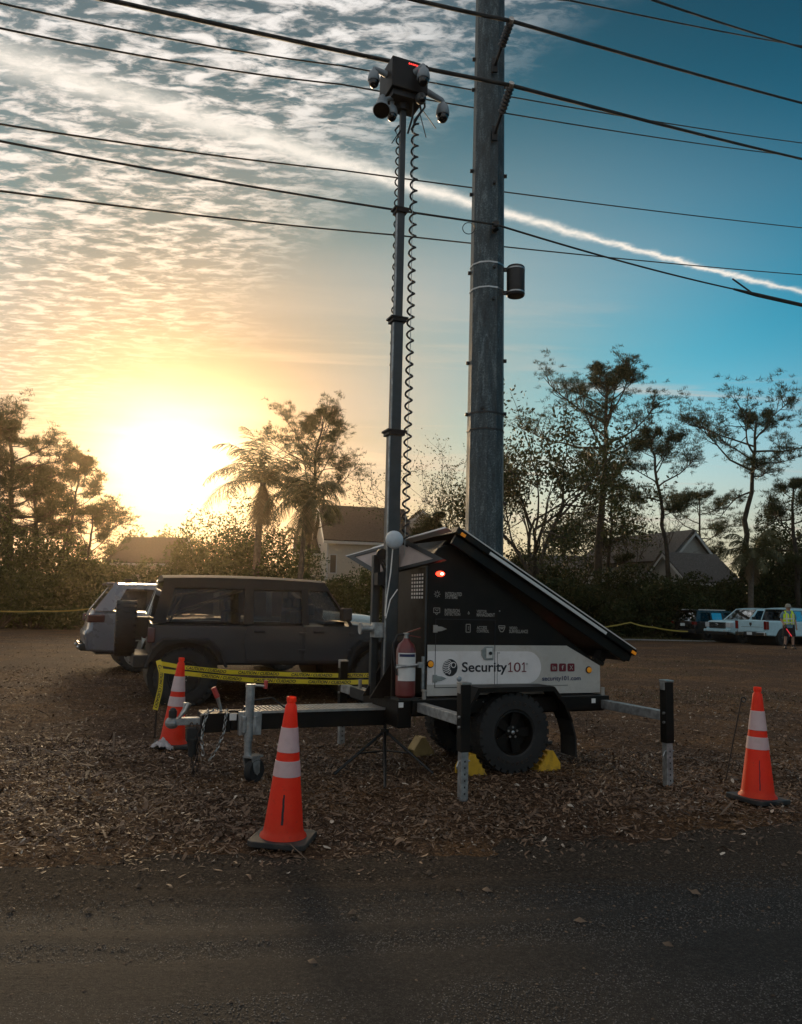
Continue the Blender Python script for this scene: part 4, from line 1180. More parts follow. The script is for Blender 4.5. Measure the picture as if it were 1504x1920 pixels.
# white rounded field behind the lettering
x0, z0 = tl(800, 1283, N0); x1, z1 = tl(1014, 1222, N0)
zt = tl(800, 1221, N0)[1]; zl = tl(800, 1284, N0)[1]; hh = (zt - zl) / 2
pts = [(-0.798, zl), (x1 - hh, zl)] + [(x1 - hh + hh * math.cos(a), (zl + zt) / 2 + hh * math.sin(a)) for a in np.linspace(-PI / 2, PI / 2, 14)[1:-1]] + [(x1 - hh, zt), (-0.798, zt)]
MB().prism(pts, N0 - 0.0085, N0 - 0.0062, 'y').build('white_field', 'panel_white', sp_)
Y1 = N0 - 0.011
def put_text(name, s, pxa, pya, pxb, pyb, m, bold, parent, t=Y1, italic=0.0):
    """pixel box: left, bottom, right, top of the writing"""
    a = tl(pxa, pya, t); b_ = tl(pxb, pyb, t)
    mb = MB(); text_on(mb, s, b_[0] - a[0], b_[1] - a[1], a[0], a[1], t, bold, italic)
    return mb.build(name, m, parent)
put_text('lettering', 'Security', 866, 1266, 951, 1241, 'ink_dark', 0.018, sp_)
def numeral_one(px):
    a = tl(px, 1260, Y1); b_ = tl(px + 10, 1242, Y1); w_ = b_[0] - a[0]; h_ = b_[1] - a[1]; x, z = a
    mb = MB(); mb.box(x + .40 * w_, x + .58 * w_, Y1, Y1 + .002, z + .10 * h_, z + h_); mb.box(x + .08 * w_, x + .92 * w_, Y1, Y1 + .002, z, z + .10 * h_)
    mb.prism([(x + .40 * w_, z + h_), (x + .40 * w_, z + .86 * h_), (x + .10 * w_, z + .70 * h_), (x + .10 * w_, z + .83 * h_)], Y1, Y1 + .002, 'y'); mb.build('lettering', 'ink_maroon', sp_)
numeral_one(952.5); put_text('lettering', '0', 963.5, 1260, 976.5, 1242, 'ink_maroon', 0.0, sp_); numeral_one(978)
put_text('lettering', '\u00ae', 986, 1247, 990, 1243, 'ink_dark', 0.0, sp_)
put_text('lettering', 'security101.com', 1017, 1279, 1089, 1267, 'ink_blue', 0.01, sp_)
for i, (pxc, ch) in enumerate(((1039, 'in'), (1055, 'f'), (1071, 'X'))):
    a = tl(pxc - 6.4, 1259, Y1); b_ = tl(pxc + 6.4, 1244, Y1)
    mb = MB(); c_ = 0.012
    pts = []
    for (cx, cz, a0_) in ((b_[0] - c_, b_[1] - c_, 0), (a[0] + c_, b_[1] - c_, 90), (a[0] + c_, a[1] + c_, 180), (b_[0] - c_, a[1] + c_, 270)):
        pts += [(cx + c_ * math.cos(rad(a0_ + k * 22.5)), cz + c_ * math.sin(rad(a0_ + k * 22.5))) for k in range(5)]
    mb.prism(pts, Y1 + 0.002, Y1, 'y'); ic = mb.build('social_icon', 'ink_maroon', sp_)
    w_ = (b_[0] - a[0]); h_ = b_[1] - a[1]; k_ = 0.30 if ch == 'f' else 0.5
    mb = MB(); text_on(mb, ch, w_ * k_, h_ * 0.55, (a[0] + b_[0]) / 2 - w_ * k_ / 2, a[1] + h_ * 0.22, Y1 - 0.003, 0.01 if ch == 'in' else (0.02 if ch == 'f' else 0.0)); mb.build('icon_letter', 'brushed_alu', sp_)
# round emblem: dark disc with pale curved ribs and a ring
ec = tl(844, 1252, Y1); er = (tl(858, 1252, Y1)[0] - tl(830, 1252, Y1)[0]) / 2
mb = MB(); mb.prism([(ec[0] + er * math.cos(a), ec[1] + er * 1.03 * math.sin(a)) for a in np.linspace(0, 2 * PI, 33)[:-1]], Y1 + 0.002, Y1, 'y'); em = mb.build('emblem', 'ink_dark', sp_)
mb = MB()
for i in range(8):
    zc = er * (0.80 - i * 0.21); xw = math.sqrt(max(0, 1 - (zc / er) ** 2)) * er
    P_ = []
    for k in range(7):
        f = k / 6; x = -xw + f * (xw + er * 0.12 - 0.03 * er * i); P_.append((x, zc + er * 0.16 * math.sin(f * PI) - 0.10 * er * f))
    for k in range(6):
        w_ = 0.045 * er
        mb.quad4((ec[0] + P_[k][0], Y1 - 0.002, ec[1] + P_[k][1] - w_), (ec[0] + P_[k + 1][0], Y1 - 0.002, ec[1] + P_[k + 1][1] - w_), (ec[0] + P_[k + 1][0], Y1 - 0.002, ec[1] + P_[k + 1][1] + w_), (ec[0] + P_[k][0], Y1 - 0.002, ec[1] + P_[k][1] + w_))
mb.build('emblem_ribs', 'panel_white', sp_)
mb = MB()
def arc(cx, cz, r_, w_, a0_, a1_, n=16):
    A_ = np.linspace(rad(a0_), rad(a1_), n)
    for a, b_ in zip(A_[:-1], A_[1:]):
        q4 = [(cx + rr * math.cos(t), Y1 - 0.002, cz + rr * math.sin(t)) for rr, t in ((r_ - w_, a), (r_ - w_, b_), (r_ + w_, b_), (r_ + w_, a))]
        mb.quad4(*q4)
arc(ec[0] + er * 0.45, ec[1] + er * 0.32, er * 0.30, er * 0.05, 0, 360, 20); arc(ec[0] + er * 0.42, ec[1] + er * 0.02, er * 0.62, er * 0.05, 95, 215)
arc(ec[0] - er * 0.35, ec[1] - er * 0.42, er * 0.42, er * 0.05, 300, 385)
mb.build('emblem_curl', 'panel_white', sp_)
# small captions on the black cladding
for s_, a0, b0, a1, b1 in (('INTEGRATED', 835, 1117, 866, 1111), ('SYSTEMS', 835, 1122.5, 858, 1117.5), ('INTRUSION', 834, 1148, 862, 1142), ('DETECTION', 834, 1154, 863, 1149),
                           ('VISITOR', 894, 1149, 913, 1144), ('MANAGEMENT', 894, 1156, 928, 1150), ('ACCESS', 894, 1180, 913, 1174), ('CONTROL', 894, 1186, 917, 1181),
                           ('VIDEO', 955, 1180, 970, 1175), ('SURVEILLANCE', 955, 1187, 990, 1181)):
    put_text('caption', s_, a0, b0, a1, b1, 'ink_pale', 0.02, body, N0 - 0.004)
def icon(draw, px, py, r_):
    c_ = tl(px, py, N0 - 0.004); u = tl(px + r_, py, N0 - 0.004)[0] - c_[0]
    mb = MB(); draw(mb, c_[0], c_[1], u); mb.build('pictogram', 'ink_pale', body)
def bar(mb, cx, cz, x0, z0, x1, z1, w_, u):
    a = Vector((cx + x0 * u, N0 - 0.004, cz + z0 * u)); b_ = Vector((cx + x1 * u, N0 - 0.004, cz + z1 * u))
    d = (b_ - a).normalized(); n_ = Vector((-d.z, 0, d.x)) * w_ * u
    mb.quad4(a - n_, b_ - n_, b_ + n_, a + n_)
def ic_star(mb, cx, cz, u):
    for k in range(8):
        c_, s_ = math.cos(k * PI / 4), math.sin(k * PI / 4); bar(mb, cx, cz, .35 * c_, .35 * s_, c_, s_, 0.10, u)
def ic_frame(mb, cx, cz, u):
    for x0, z0, x1, z1 in ((-1, .9, 1, .9), (-1, -.4, 1, -.4), (-.95, .9, -.95, -.4), (.95, .9, .95, -.4), (-.5, -.4, 0, -1), (.5, -.4, 0, -1), (-.5, .5, .1, .1), (.1, .1, .5, .5)): bar(mb, cx, cz, x0, z0, x1, z1, 0.09, u)
def ic_door(mb, cx, cz, u):
    for x0, z0, x1, z1 in ((-.6, 1, .6, 1), (-.6, -1, .6, -1), (-.6, 1, -.6, -1), (.6, 1, .6, -1), (-.1, .3, .3, .3), (-.1, -.2, .3, -.2)): bar(mb, cx, cz, x0, z0, x1, z1, 0.10, u)
def ic_man(mb, cx, cz, u):
    for x0, z0, x1, z1 in ((0, .9, 0, .3), (-.4, .1, .4, .1), (-.4, .1, -.4, -.7), (.4, .1, .4, -.7), (-.4, -.7, .4, -.7)): bar(mb, cx, cz, x0, z0, x1, z1, 0.15, u)
def ic_dome(mb, cx, cz, u):
    for x0, z0, x1, z1 in ((-1, .8, 1, .8), (-1, .3, 1, .3), (-1, .8, -.9, .2), (1, .8, .9, .2), (-.9, .2, -.4, -.8), (.9, .2, .4, -.8), (-.4, -.8, .4, -.8), (-.4, 0, .4, 0)): bar(mb, cx, cz, x0, z0, x1, z1, 0.11, u)
icon(ic_star, 820, 1114, 6); icon(ic_frame, 819, 1146, 6); icon(ic_man, 879, 1149, 3); icon(ic_door, 878, 1178, 6.5); icon(ic_dome, 941, 1179, 6)
# door leaf in the side: proud panel edges drawn as narrow gaps
dL = tl(816, 1170, N0)[0]; dR = tl(928, 1170, N0)[0]; dT = tl(870, 1161, N0)[1]; dB = tl(870, 1289, N0)[1]
mb = MB(); g_ = 0.006
for (a, b_, c_, d_) in ((dL, dL + g_, dB, dT), (dR - g_, dR, dB, dT), (dL, dR, dB, dB + g_), (dL, dR, dT - g_, dT)): mb.box(a, b_, N0 - 0.0100, N0 - 0.0088, c_, d_)
door = mb.build('door_seam', 'ink_dark', TR)
mb = MB()
d2 = tl(932, 1170, N0)[0]; d3 = tl(1064, 1170, N0)[0]
mb.box(d2, d2 + 0.004, N0 - 0.0100, N0 - 0.0088, dB, tl(870, 1222, N0)[1]); mb.box(d2, d3, N0 - 0.0100, N0 - 0.0088, dB + 0.004, dB + 0.008); mb.build('panel_seam', 'ink_dark', TR)
for (px, py) in ((936, 1224), (1001, 1284), (937, 1146)):
    s, z = tl(px, py, N0 - 0.01); MB().ball((s, N0 - 0.009, z), 0.008, 8, 4).build('rivet', 'steel', TR)
# paddle latch
a = tl(901, 1237, N0); b_ = tl(924, 1212, N0); w_ = b_[0] - a[0]; h_ = b_[1] - a[1]
mb = MB(); mb.prism([(a[0] + .25 * w_, a[1]), (b_[0], a[1]), (b_[0], b_[1]), (a[0] + .3 * w_, b_[1]), (a[0], a[1] + h_ * .72), (a[0], a[1] + h_ * .35)], N0 - 0.020, N0 - 0.0101, 'y'); lt = mb.build('paddle_latch', 'steel', TR, bevel=0.003)
mb = MB(); mb.box(a[0] + .38 * w_, b_[0] - .12 * w_, N0 - 0.030, N0 - 0.0205, a[1] + .12 * h_, b_[1] - .12 * h_); mb.build('latch_paddle', 'alu_bright', lt, bevel=0.004)
mb = MB(); mb.lathe([(0.016, 0), (0.016, 0.012)], 12, Matrix.Translation((a[0] + w_ * .68, N0 - 0.0305, a[1] + h_ * .5)) @ Matrix.Rotation(PI / 2, 4, 'X')); mb.build('keyhole', 'dark_metal', lt)
for (px, py, m) in ((822, 1179, 'ink_pale'), (821, 1272, 'steel')):        # strap hinges
    s, z = tl(px - 11, py, N0); s2 = tl(px + 15, py, N0)[0]; hz = 0.035
    mb = MB(); mb.box(s, s + 0.045, N0 - 0.022, N0 - 0.0105, z - hz, z + hz)
    mb.prism([(s + 0.045, z - hz * .7), (s + .09, z - hz * .6), (s2, z), (s + .09, z + hz * .6), (s + 0.045, z + hz * .7)], N0 - 0.018, N0 - 0.0105, 'y')
    mb.build('strap_hinge', m, TR, bevel=0.003)
for (px, py) in ((807, 1245), (1104, 1256)):                                # marker lamps
    s, z = tl(px, py, N0 - 0.01); M4 = Matrix.Translation((s, N0 - 0.006, z)) @ Matrix.Rotation(PI / 2, 4, 'X')
    mb = MB(); mb.lathe([(0.036, 0), (0.036, 0.008), (0.030, 0.014)], 20, M4); lm = mb.build('marker_lamp', 'plastic_black', TR)
    mb = MB(); mb.lathe([(0.029, 0.010), (0.026, 0.022), (0.004, 0.026)], 20, M4); mb.build('amber_lens', 'amber', lm, smooth=40)
s, z = tl(825, 1076, N0)
mb = MB(); mb.ball((s, N0 - 0.008, z), 0.038, 16, 8, (1.25, 0.45, 0.7)); rl = mb.build('red_marker_lamp', 'red_lamp', TR, smooth=180)
mb = MB(); mb.ball((s + .01, N0 - 0.018, z), 0.020, 12, 6, (1.2, 0.5, 0.7)); mb.build('lamp_core', 'lamp_core', rl, smooth=180)
# front wall of the body: vent and frame
FX = -0.812
mb = MB()
vs = []
for r_ in range(7):
    for c_ in range(5):
        yv = 0.34 + c_ * 0.062; zv = 1.60 + r_ * 0.036
        MB().quad4((FX - 0.003, yv, zv), (FX - 0.003, yv + 0.040, zv), (FX - 0.003, yv + 0.040, zv + 0.021), (FX - 0.003, yv, zv + 0.021)).build('vent_hole', 'label_white', TR)
mb = MB(); mb.box(FX - 0.012, FX + 0.002, 0.27, 0.99, 1.895, 1.92); mb.box(FX - 0.012, FX + .002, 0.255, 0.27, 0.72, 1.92); mb.build('front_trim', 'mast_alu', TR)
# solar lid over the sloping back
A0 = Vector((-0.60, 0, 2.245)); A1 = Vector((1.44, 0, 1.10)); dd = (A1 - A0).normalized(); nn = Vector((-dd.z, 0, dd.x)); nn = nn if nn.z > 0 else -nn
def lid(s0, s1, t0, t1, n0, n1, mbx):
    c = []
    for s in (s0, s1):
        for t in (t0, t1):
            for n_ in (n0, n1):
                p = A0 + dd * s + nn * n_; c.append((p.x, t, p.z))
    mbx.add(c, [(0, 1, 3, 2), (4, 6, 7, 5), (0, 4, 5, 1), (2, 3, 7, 6), (0, 2, 6, 4), (1, 5, 7, 3)])
LL = (A1 - A0).length
mat('lid_black', (0.006, 0.0055, 0.005), rough=0.40, var=0.3, spec=0.25)
mat('solar_cell', (0.008, 0.010, 0.022), rough=0.12, spec=0.6)
mb = MB(); lid(0, LL, 0.06, 1.20, -0.030, 0.035, mb); lid_o = mb.build('solar_lid', 'lid_black', TR, bevel=0.008)
mb = MB(); lid(0.02, LL - 0.02, 0.08, 1.18, 0.036, 0.042, mb); mb.build('solar_panel', 'solar_cell', lid_o)
mb = MB(); lid(0.06, LL - .03, 0.05, 0.0595, 0.030, 0.040, mb); mb.build('top_rim', 'alu_bright', lid_o)
mb = MB(); lid(0.40, 1.92, 0.046, 0.0592, -0.022, 0.006, mb); mb.build('side_strip', 'alu_bright', lid_o)
mb = MB(); lid(0.03, LL - .05, 0.10, 0.14, -0.13, -0.031, mb); lid(0.03, LL - .05, 1.12, 1.16, -0.13, -0.031, mb); lid(LL - .05, LL - .01, 0.10, 1.16, -0.10, -0.031, mb); mb.build('lid_frame', 'lid_black', lid_o, bevel=0.005)
for s_ in (0.05, LL - 0.06):
    mb = MB(); lid(s_, s_ + 0.05, 0.044, 0.0595, -0.024, 0.004, mb); mb.build('corner_reflector', 'amber', lid_o)
mb = MB(); lid(LL - 0.22, LL - .14, 0.3, 0.4, -0.19, -0.10, mb); lid(LL - .24, LL - .12, 0.32, 0.38, -0.23, -.19, mb); mb.build('lid_catch', 'black_paint', lid_o)
# second solar panel tilted over the tongue, its bright edge against the sky
A = tl(842, 992, 0.10); Bq = tl(653, 1045, 1.50)
PA = Vector((A[0], 0.10, A[1])); PB = Vector((Bq[0], 1.50, Bq[1]))
Cq = tl(712, 1081, 0.86); PC = Vector((Cq[0], 0.86, Cq[1]))
e1 = PA - PB; e2 = PC - PB; nrm = e1.cross(e2).normalized()
if nrm.z < 0: nrm = -nrm
def pq(u, v, h=0.0): return PB + e1 * u + e2 * v + nrm * h
def slab_(mb, u0, u1, v0, v1, h0, h1):
    c = [pq(u, v, h) for u in (u0, u1) for v in (v0, v1) for h in (h0, h1)]
    mb.add(c, [(0, 1, 3, 2), (4, 6, 7, 5), (0, 4, 5, 1), (2, 3, 7, 6), (0, 2, 6, 4), (1, 5, 7, 3)])
mb = MB()
slab_(mb, 0, 0.62, 0, 0.10, -0.005, 0.03); slab_(mb, 0, 0.62, 0.90, 1, -0.005, 0.03); slab_(mb, 0, 0.06, 0.1, 0.9, -0.005, 0.03); slab_(mb, 0.56, 0.62, 0.1, 0.9, -0.005, 0.03)
fp = mb.build('front_solar_panel', 'black_paint', TR)
mb = MB(); slab_(mb, 0.06, 0.56, 0.10, 0.90, 0.006, 0.018); mb.build('backsheet', 'solar_back', fp)
mb = MB(); slab_(mb, 0, 0.30, -0.035, -0.002, -0.012, 0.03); slab_(mb, 0.30, 1.0, -0.06, -0.002, -0.055, 0.03); mb.build('edge_rail', 'alu_bright', fp, bevel=0.003)
mb = MB()
for u in (0.18, 0.34, 0.40, 0.43, 0.46, 0.62, 0.74, 0.88):
    p = pq(u, -0.064, -0.02); mb.ball(p, 0.010, 6, 4, (1.2, 1, 0.7))
mb.build('rail_holes', 'plastic_black', fp)
# board behind the rail above the front wall
mb = MB(); mb.quad4((-0.80, 0.27, 1.93), (-0.80, 0.98, 1.93), (-0.72, 0.98, 2.16), (-0.62, 0.27, 2.16), 0.02); mb.build('header_board', 'trailer_black', TR)
mb = MB()
for k in range(3):
    P_ = [Vector((-0.84, 0.55 - 0.05 * k + 0.07 * math.sin(i * .8 + k), 1.95 + 0.06 * math.sin(i * 1.1 + k * 2) + 0.02 * i)) for i in range(7)]; mb.tube(P_, 0.008, 6)
mb.build('cable_run', 'black_rubber', TR, smooth=60)

# fenders, mud flaps, wheels
FP = [(-0.50, 0.60), (-0.40, 0.785), (0.40, 0.785), (0.52, 0.64), (0.60, 0.46)]
def fender(t0, t1, lipt):
    mb = MB()
    for a, b_ in zip(FP[:-1], FP[1:]):
        mb.quad4((a[0], t0, a[1]), (b_[0], t0, b_[1]), (b_[0], t1, b_[1]), (a[0], t1, a[1]), 0.012)
    mb.prism(FP + [(0.59, 0.455), (0.51, 0.625), (0.392, 0.752), (-0.392, 0.752), (-0.485, 0.60)], lipt, lipt + 0.012, 'y')
    mb.build('fender', 'trailer_black', TR)
    mb = MB(); mb.prism([(0.592, 0.47), (0.612, 0.46), (0.655, 0.32), (0.660, 0.13), (0.645, 0.13), (0.640, 0.32)], t0 + 0.01, t1 - 0.02, 'y'); mb.build('mud_flap', 'black_rubber', TR)
fender(-0.04, 0.244, -0.045); fender(1.016, 1.30, 1.29)
def wheel(center, side, R=0.375, Wd=0.25, rimr=0.20, parent=TR, lug=30, M0=None, m_rim='trailer_black', spokes=5, name='wheel', rimlip='trailer_black'):
    """tyre with shoulder lugs, dished rim with windows, hub; axis along local y, outer face towards side"""
    M4 = (M0 if M0 is not None else Matrix.Translation(center) @ Matrix.Rotation(PI / 2 * (1 if side < 0 else -1), 4, 'X'))
    w = Wd / 2; mb = MB()
    mb.lathe([(rimr, -w * .8), (rimr + 0.02, -w * .95), (R * .78, -w), (R * .91, -w * .95), (R * .965, -w * .80), (R * .985, -w * .6), (R * .985, w * .6), (R * .965, w * .80), (R * .91, w * .95), (R * .78, w), (rimr + .02, w * .95), (rimr, w * .8)], 40, M4, caps=False)
    for i in range(lug):
        a = 2 * PI * i / lug
        Rm = M4 @ Matrix.Rotation(a, 4, 'Z')
        for z0, z1, x in ((0.45 * w, 0.99 * w, 0), (-0.99 * w, -0.45 * w, PI / lug)):
            mb.box(R * .90, R * .985, -R * 0.068, R * 0.068, z0, z1 * .97, Rm @ Matrix.Rotation(x, 4, 'Z'))
        mb.box(R * .96, R * 1.0, -R * 0.05, R * 0.05, -0.35 * w, 0.35 * w, Rm @ Matrix.Rotation(PI / lug * .5, 4, 'Z'))
    wh = mb.build(name, 'black_rubber', parent, smooth=35)
    mb = MB(); mb.lathe([(rimr * 1.02, w * .86), (rimr * .96, w * .88), (rimr * .93, w * .5), (rimr * .90, w * .1), (rimr * .3, w * .05)], 36, M4, caps=False)
    for i in range(spokes):
        a = 2 * PI * i / spokes; Rm = M4 @ Matrix.Rotation(a, 4, 'Z')
        mb.prism([(rimr * .12, -rimr * .16), (rimr * .92, -rimr * .22), (rimr * .92, rimr * .22), (rimr * .12, rimr * .16)], w * .30, w * .48, 'z')
        for k in range(len(mb.v) - 8, len(mb.v)): mb.v[k] = tuple(Rm @ Vector(mb.v[k]))
    mb.lathe([(rimr * .32, w * .3), (rimr * .32, w * .56), (rimr * .2, w * .62), (rimr * .01, w * .63)], 16, M4)
    rim = mb.build('rim', m_rim, wh, smooth=35)
    mb = MB()
    for i in range(5):
        a = 2 * PI * i / 5 + .3; mb.lathe([(0.011, w * .5), (0.011, w * .68)], 6, M4 @ Matrix.Translation((rimr * .24 * math.cos(a), rimr * .24 * math.sin(a), 0)))
    mb.lathe([(rimr * .09, w * .6), (rimr * .09, w * .72), (rimr * .02, w * .75)], 12, M4)
    mb.build('hub', 'steel', wh)
    return wh
w1 = wheel((0, 0.125, 0.372), -1); wheel((0, 1.135, 0.372), 1)
# raised sidewall letters (worn, only their blocks remain readable as a ring)
mb = MB()
for a0_, a1_, n_ in ((20, 128, 10), (232, 308, 8)):
    for i in range(n_):
        a = rad(a0_ + (a1_ - a0_) * i / (n_ - 1)); R_m = Matrix.Translation((0, -0.0005, 0.372)) @ Matrix.Rotation(-a, 4, 'Y')
        for k, (u0, u1, v0, v1) in enumerate(((0.262, 0.268, -0.013, 0.013), (0.286, 0.292, -0.013, 0.013), (0.268, 0.286, -0.013, -0.008), (0.268, 0.286, 0.008, 0.013))):
            if (i + k) % 5 == 3: continue
            mb.box(u0, u1, -0.003, 0.001, v0, v1, R_m)
mb.build('sidewall_marks', 'rust_chain', w1)
mb = MB(); M4 = Matrix.Translation((0.42, -0.06, 0.0))

# outriggers with drop leg jacks
def outrigger(s, t0, t1, z, outer=False):
    sg = -1 if t1 < t0 else 1
    root = MB(); root.box(s - 0.04, s + 0.04, min(t0, t1 - sg * .045), max(t0, t1 - sg * .045), z - 0.042, z + 0.042)
    arm = root.build('outrigger_arm', 'galv', TR, bevel=0.006)
    if outer:
        MB().box(s - 0.052, s + 0.052, min(t0, t0 + sg * outer), max(t0, t0 + sg * outer), z - 0.055, z + 0.055).build('outer_tube', 'mast_alu', arm, bevel=0.005)
    mb = MB(); mb.box(s - 0.043, s + 0.043, t1 - 0.043, t1 + 0.043, 0.37, 0.90); mb.build('jack_sleeve', 'trailer_black', arm, bevel=0.006)
    mb = MB(); mb.box(s - 0.033, s + 0.033, t1 - 0.033, t1 + 0.033, -0.02, 0.372); lg = mb.build('jack_leg', 'galv', arm, bevel=0.004)
    for k in range(6): MB().box(s - 0.006, s + 0.006, t1 - 0.0345, t1 - 0.0325, 0.04 + k * 0.05, 0.055 + k * 0.05).build('pin_hole', 'ink_dark', lg)
    mb = MB(); mb.box(s - 0.046, s + 0.046, t1 - 0.046, t1 + 0.046, 0.90, 0.918); mb.box(s - 0.05, s - 0.0435, t1 - 0.03, t1 + 0.03, 0.83, 0.90); mb.build('jack_cap', 'steel', arm, bevel=0.004)
    mb = MB(); mb.tube([(s - 0.06, t1 - 0.02, z + 0.03), (s - 0.03, t1 - 0.02, z + 0.03)], 0.012, 6); mb.tube([(s - 0.06, t1 - 0.02, z - 0.05), (s - 0.03, t1 - 0.02, z - .05)], 0.012, 6); mb.build('clamp_bolts', 'steel', arm)
    mb = MB(); mb.tube([(s - 0.05, t1 - .02, 0.30), (s + 0.05, t1 - .02, 0.30)], 0.007, 6); mb.tube([(s - 0.05, t1 - .02, 0.30), (s - 0.065, t1 - .02, 0.26), (s - 0.06, t1 - .02, 0.24)], 0.006, 6); mb.build('lock_pin', 'steel', lg)
outrigger(-0.91, 0.12, -0.74, 0.615); outrigger(-1.06, 1.10, 1.95, 0.615, outer=0.45); outrigger(1.085, 0.12, -0.80, 0.60); outrigger(1.06, 1.05, 1.95, 0.60)
mb = MB(); mb.ball((-0.955, -0.74, 0.945), 0.022, 10, 6); mb.build('crank_knob', 'cam_white', TR, smooth=180)

# mast
MS = -1.035; MT = CT
secs = [(0.66, 3.25, 0.125), (3.22, 4.42, 0.102), (4.38, 5.59, 0.080), (5.55, 6.72, 0.060)]
mast = None
for i, (z0, z1, w_) in enumerate(secs):
    mb = MB(); h = w_ / 2; xo = MS + 0.004 * i
    mb.box(xo - h, xo + h, MT - h, MT + h, z0, z1)
    o = mb.build('mast_section', 'mast_alu', TR, bevel=0.010)
    if i < 3:
        mb = MB(); hc = h + 0.022; mb.box(xo - hc, xo + hc, MT - hc, MT + hc, z1 - 0.045, z1); mb.box(xo - hc - .02, xo + hc + .02, MT - hc - .005, MT + hc + .005, z1 - 0.012, z1 + 0.01)
        mb.build('collar', 'plastic_black', o, bevel=0.004)
        mb = MB(); mb.box(xo - h - 0.012, xo - h - 0.0005, MT - h, MT - h + 0.02, z0 + 0.05, z1 - 0.06); mb.build('guide_strip', 'galv', o)
def helix(x, y, z0, z1, R, turns, r, m, name):
    n = int(turns * 12); mb = MB()
    mb.tube([(x + 0.014 * (z0 + (z1 - z0) * i / n - 1.5) * 0.16 + R * math.cos(2 * PI * i / 12), y + R * math.sin(2 * PI * i / 12), z0 + (z1 - z0) * i / n) for i in range(n + 1)], r, 6)
    return mb.build(name, m, TR, smooth=60)
helix(MS + 0.118, MT - 0.06, 2.10, 6.55, 0.034, 36, 0.0105, 'black_rubber', 'coiled_cable')
helix(MS - 0.014, MT + 0.055, 3.9, 6.45, 0.030, 22, 0.008, 'black_rubber', 'coiled_cable')
mb = MB(); mb.tube([(MS + 0.115, MT - 0.06, 2.0), (MS + 0.13, MT - 0.06, 4.2), (MS + 0.11, MT - .06, 6.6)], 0.004, 5); mb.build('lifting_wire', 'steel', TR)
# post, gussets and winch beside the mast
mb = MB(); mb.box(-1.185, -1.125, 0.72, 0.78, 0.66, 2.02); mb.box(-1.115, -1.08, 0.80, 0.84, 0.66, 2.0); mb.build('support_post', 'mast_alu', TR, bevel=0.005)
mb = MB(); mb.prism([(-1.26, 0.66), (-0.90, 0.66), (-0.95, 1.02), (-1.03, 1.02)], MT - 0.11, MT - 0.10, 'y'); mb.prism([(-1.26, 0.66), (-0.90, 0.66), (-0.95, 1.02), (-1.03, 1.02)], MT + 0.10, MT + 0.11, 'y'); mb.build('gusset', 'trailer_black', TR)
mb = MB(); M4 = Matrix.Translation((-1.26, 0.66, 1.30)) @ Matrix.Rotation(PI / 2, 4, 'Y')
mb.lathe([(0.055, -0.07), (0.055, -0.055), (0.032, -0.05), (0.032, 0.05), (0.055, 0.055), (0.055, 0.07)], 18, M4); mb.box(-1.20, -1.06, 0.60, 0.72, 1.22, 1.36); wi = mb.build('winch', 'galv', TR, smooth=40)
mb = MB(); mb.tube([(-1.17, 0.60, 1.98), (-1.12, 0.58, 1.86), (-1.16, 0.60, 1.74), (-1.10, 0.60, 1.68)], 0.012, 6); mb.tube([(-1.16, 0.62, 2.0), (-1.10, 0.58, 1.9), (-1.12, .6, 1.78)], 0.010, 6); mb.box(-1.19, -1.09, 0.58, 0.68, 1.72, 1.84); mb.build('junction_box', 'plastic_black', TR)
mb = MB(); mb.lathe([(0.055, 0), (0.055, 0.03)], 18, Matrix.Translation((-1.14, 0.63, 2.02)) @ Matrix.Rotation(PI / 2, 4, 'X')); mb.build('pulley', 'plastic_black', TR)
# wifi dish on the mast
dc = at(740, 1012, 7.35); dl = tloc(dc)
DM = Matrix.Translation(dl) @ Matrix.Rotation(rad(86), 4, 'X') @ Matrix.Rotation(rad(0), 4, 'Z')
mb = MB(); mb.lathe([(0.004, 0.045), (0.055, 0.036), (0.082, 0.012), (0.086, -0.01), (0.075, -0.03), (0.02, -0.05)], 28, DM); mat('dish_white', (0.55, 0.60, 0.64), rough=0.4); ds = mb.build('antenna_dish', 'dish_white', TR, smooth=50)
mb = MB(); mb.tube([dl + Vector((0, 0.04, -0.08)), dl + Vector((0.0, 0.08, -0.3)), dl + Vector((-0.03, 0.09, -0.55)), dl + Vector((-0.04, .09, -0.7))], 0.006, 6); mb.tube([dl + Vector((0.12, 0.2, -0.45)), dl + Vector((0.03, 0.15, -0.55)), dl + Vector((-0.03, .1, -0.72))], 0.005, 6); mb.tube([dl + Vector((0, 0.04, 0)), Vector((MS, MT - 0.06, dl.z))], 0.02, 8); mb.build('antenna_cable', 'label_white', TR, smooth=60)
# red valve boxes, small fittings at the front cross member
mb = MB(); mb.box(-1.03, -0.97, 0.165, 0.20, 0.676, 0.72); mb.build('level_vial', 'label_white', TR)
mb = MB(); mb.tube([(-0.86, 0.17, 0.68), (-0.86, 0.17, 0.75)], 0.02, 10); mb.tube([(-0.86, 0.17, .75), (-0.86, 0.17, .765)], 0.03, 10); mb.tube([(1.1, 0.16, .68), (1.1, 0.16, .76)], 0.02, 10); mb.tube([(-1.12, 1.2, .68), (-1.12, 1.2, .77)], 0.02, 8); mb.build('grease_cap', 'ink_pale', TR)
mb = MB(); mb.box(-0.845, -0.815, 0.255, 0.28, 0.76, 1.06); mb.build('conduit', 'galv', TR)

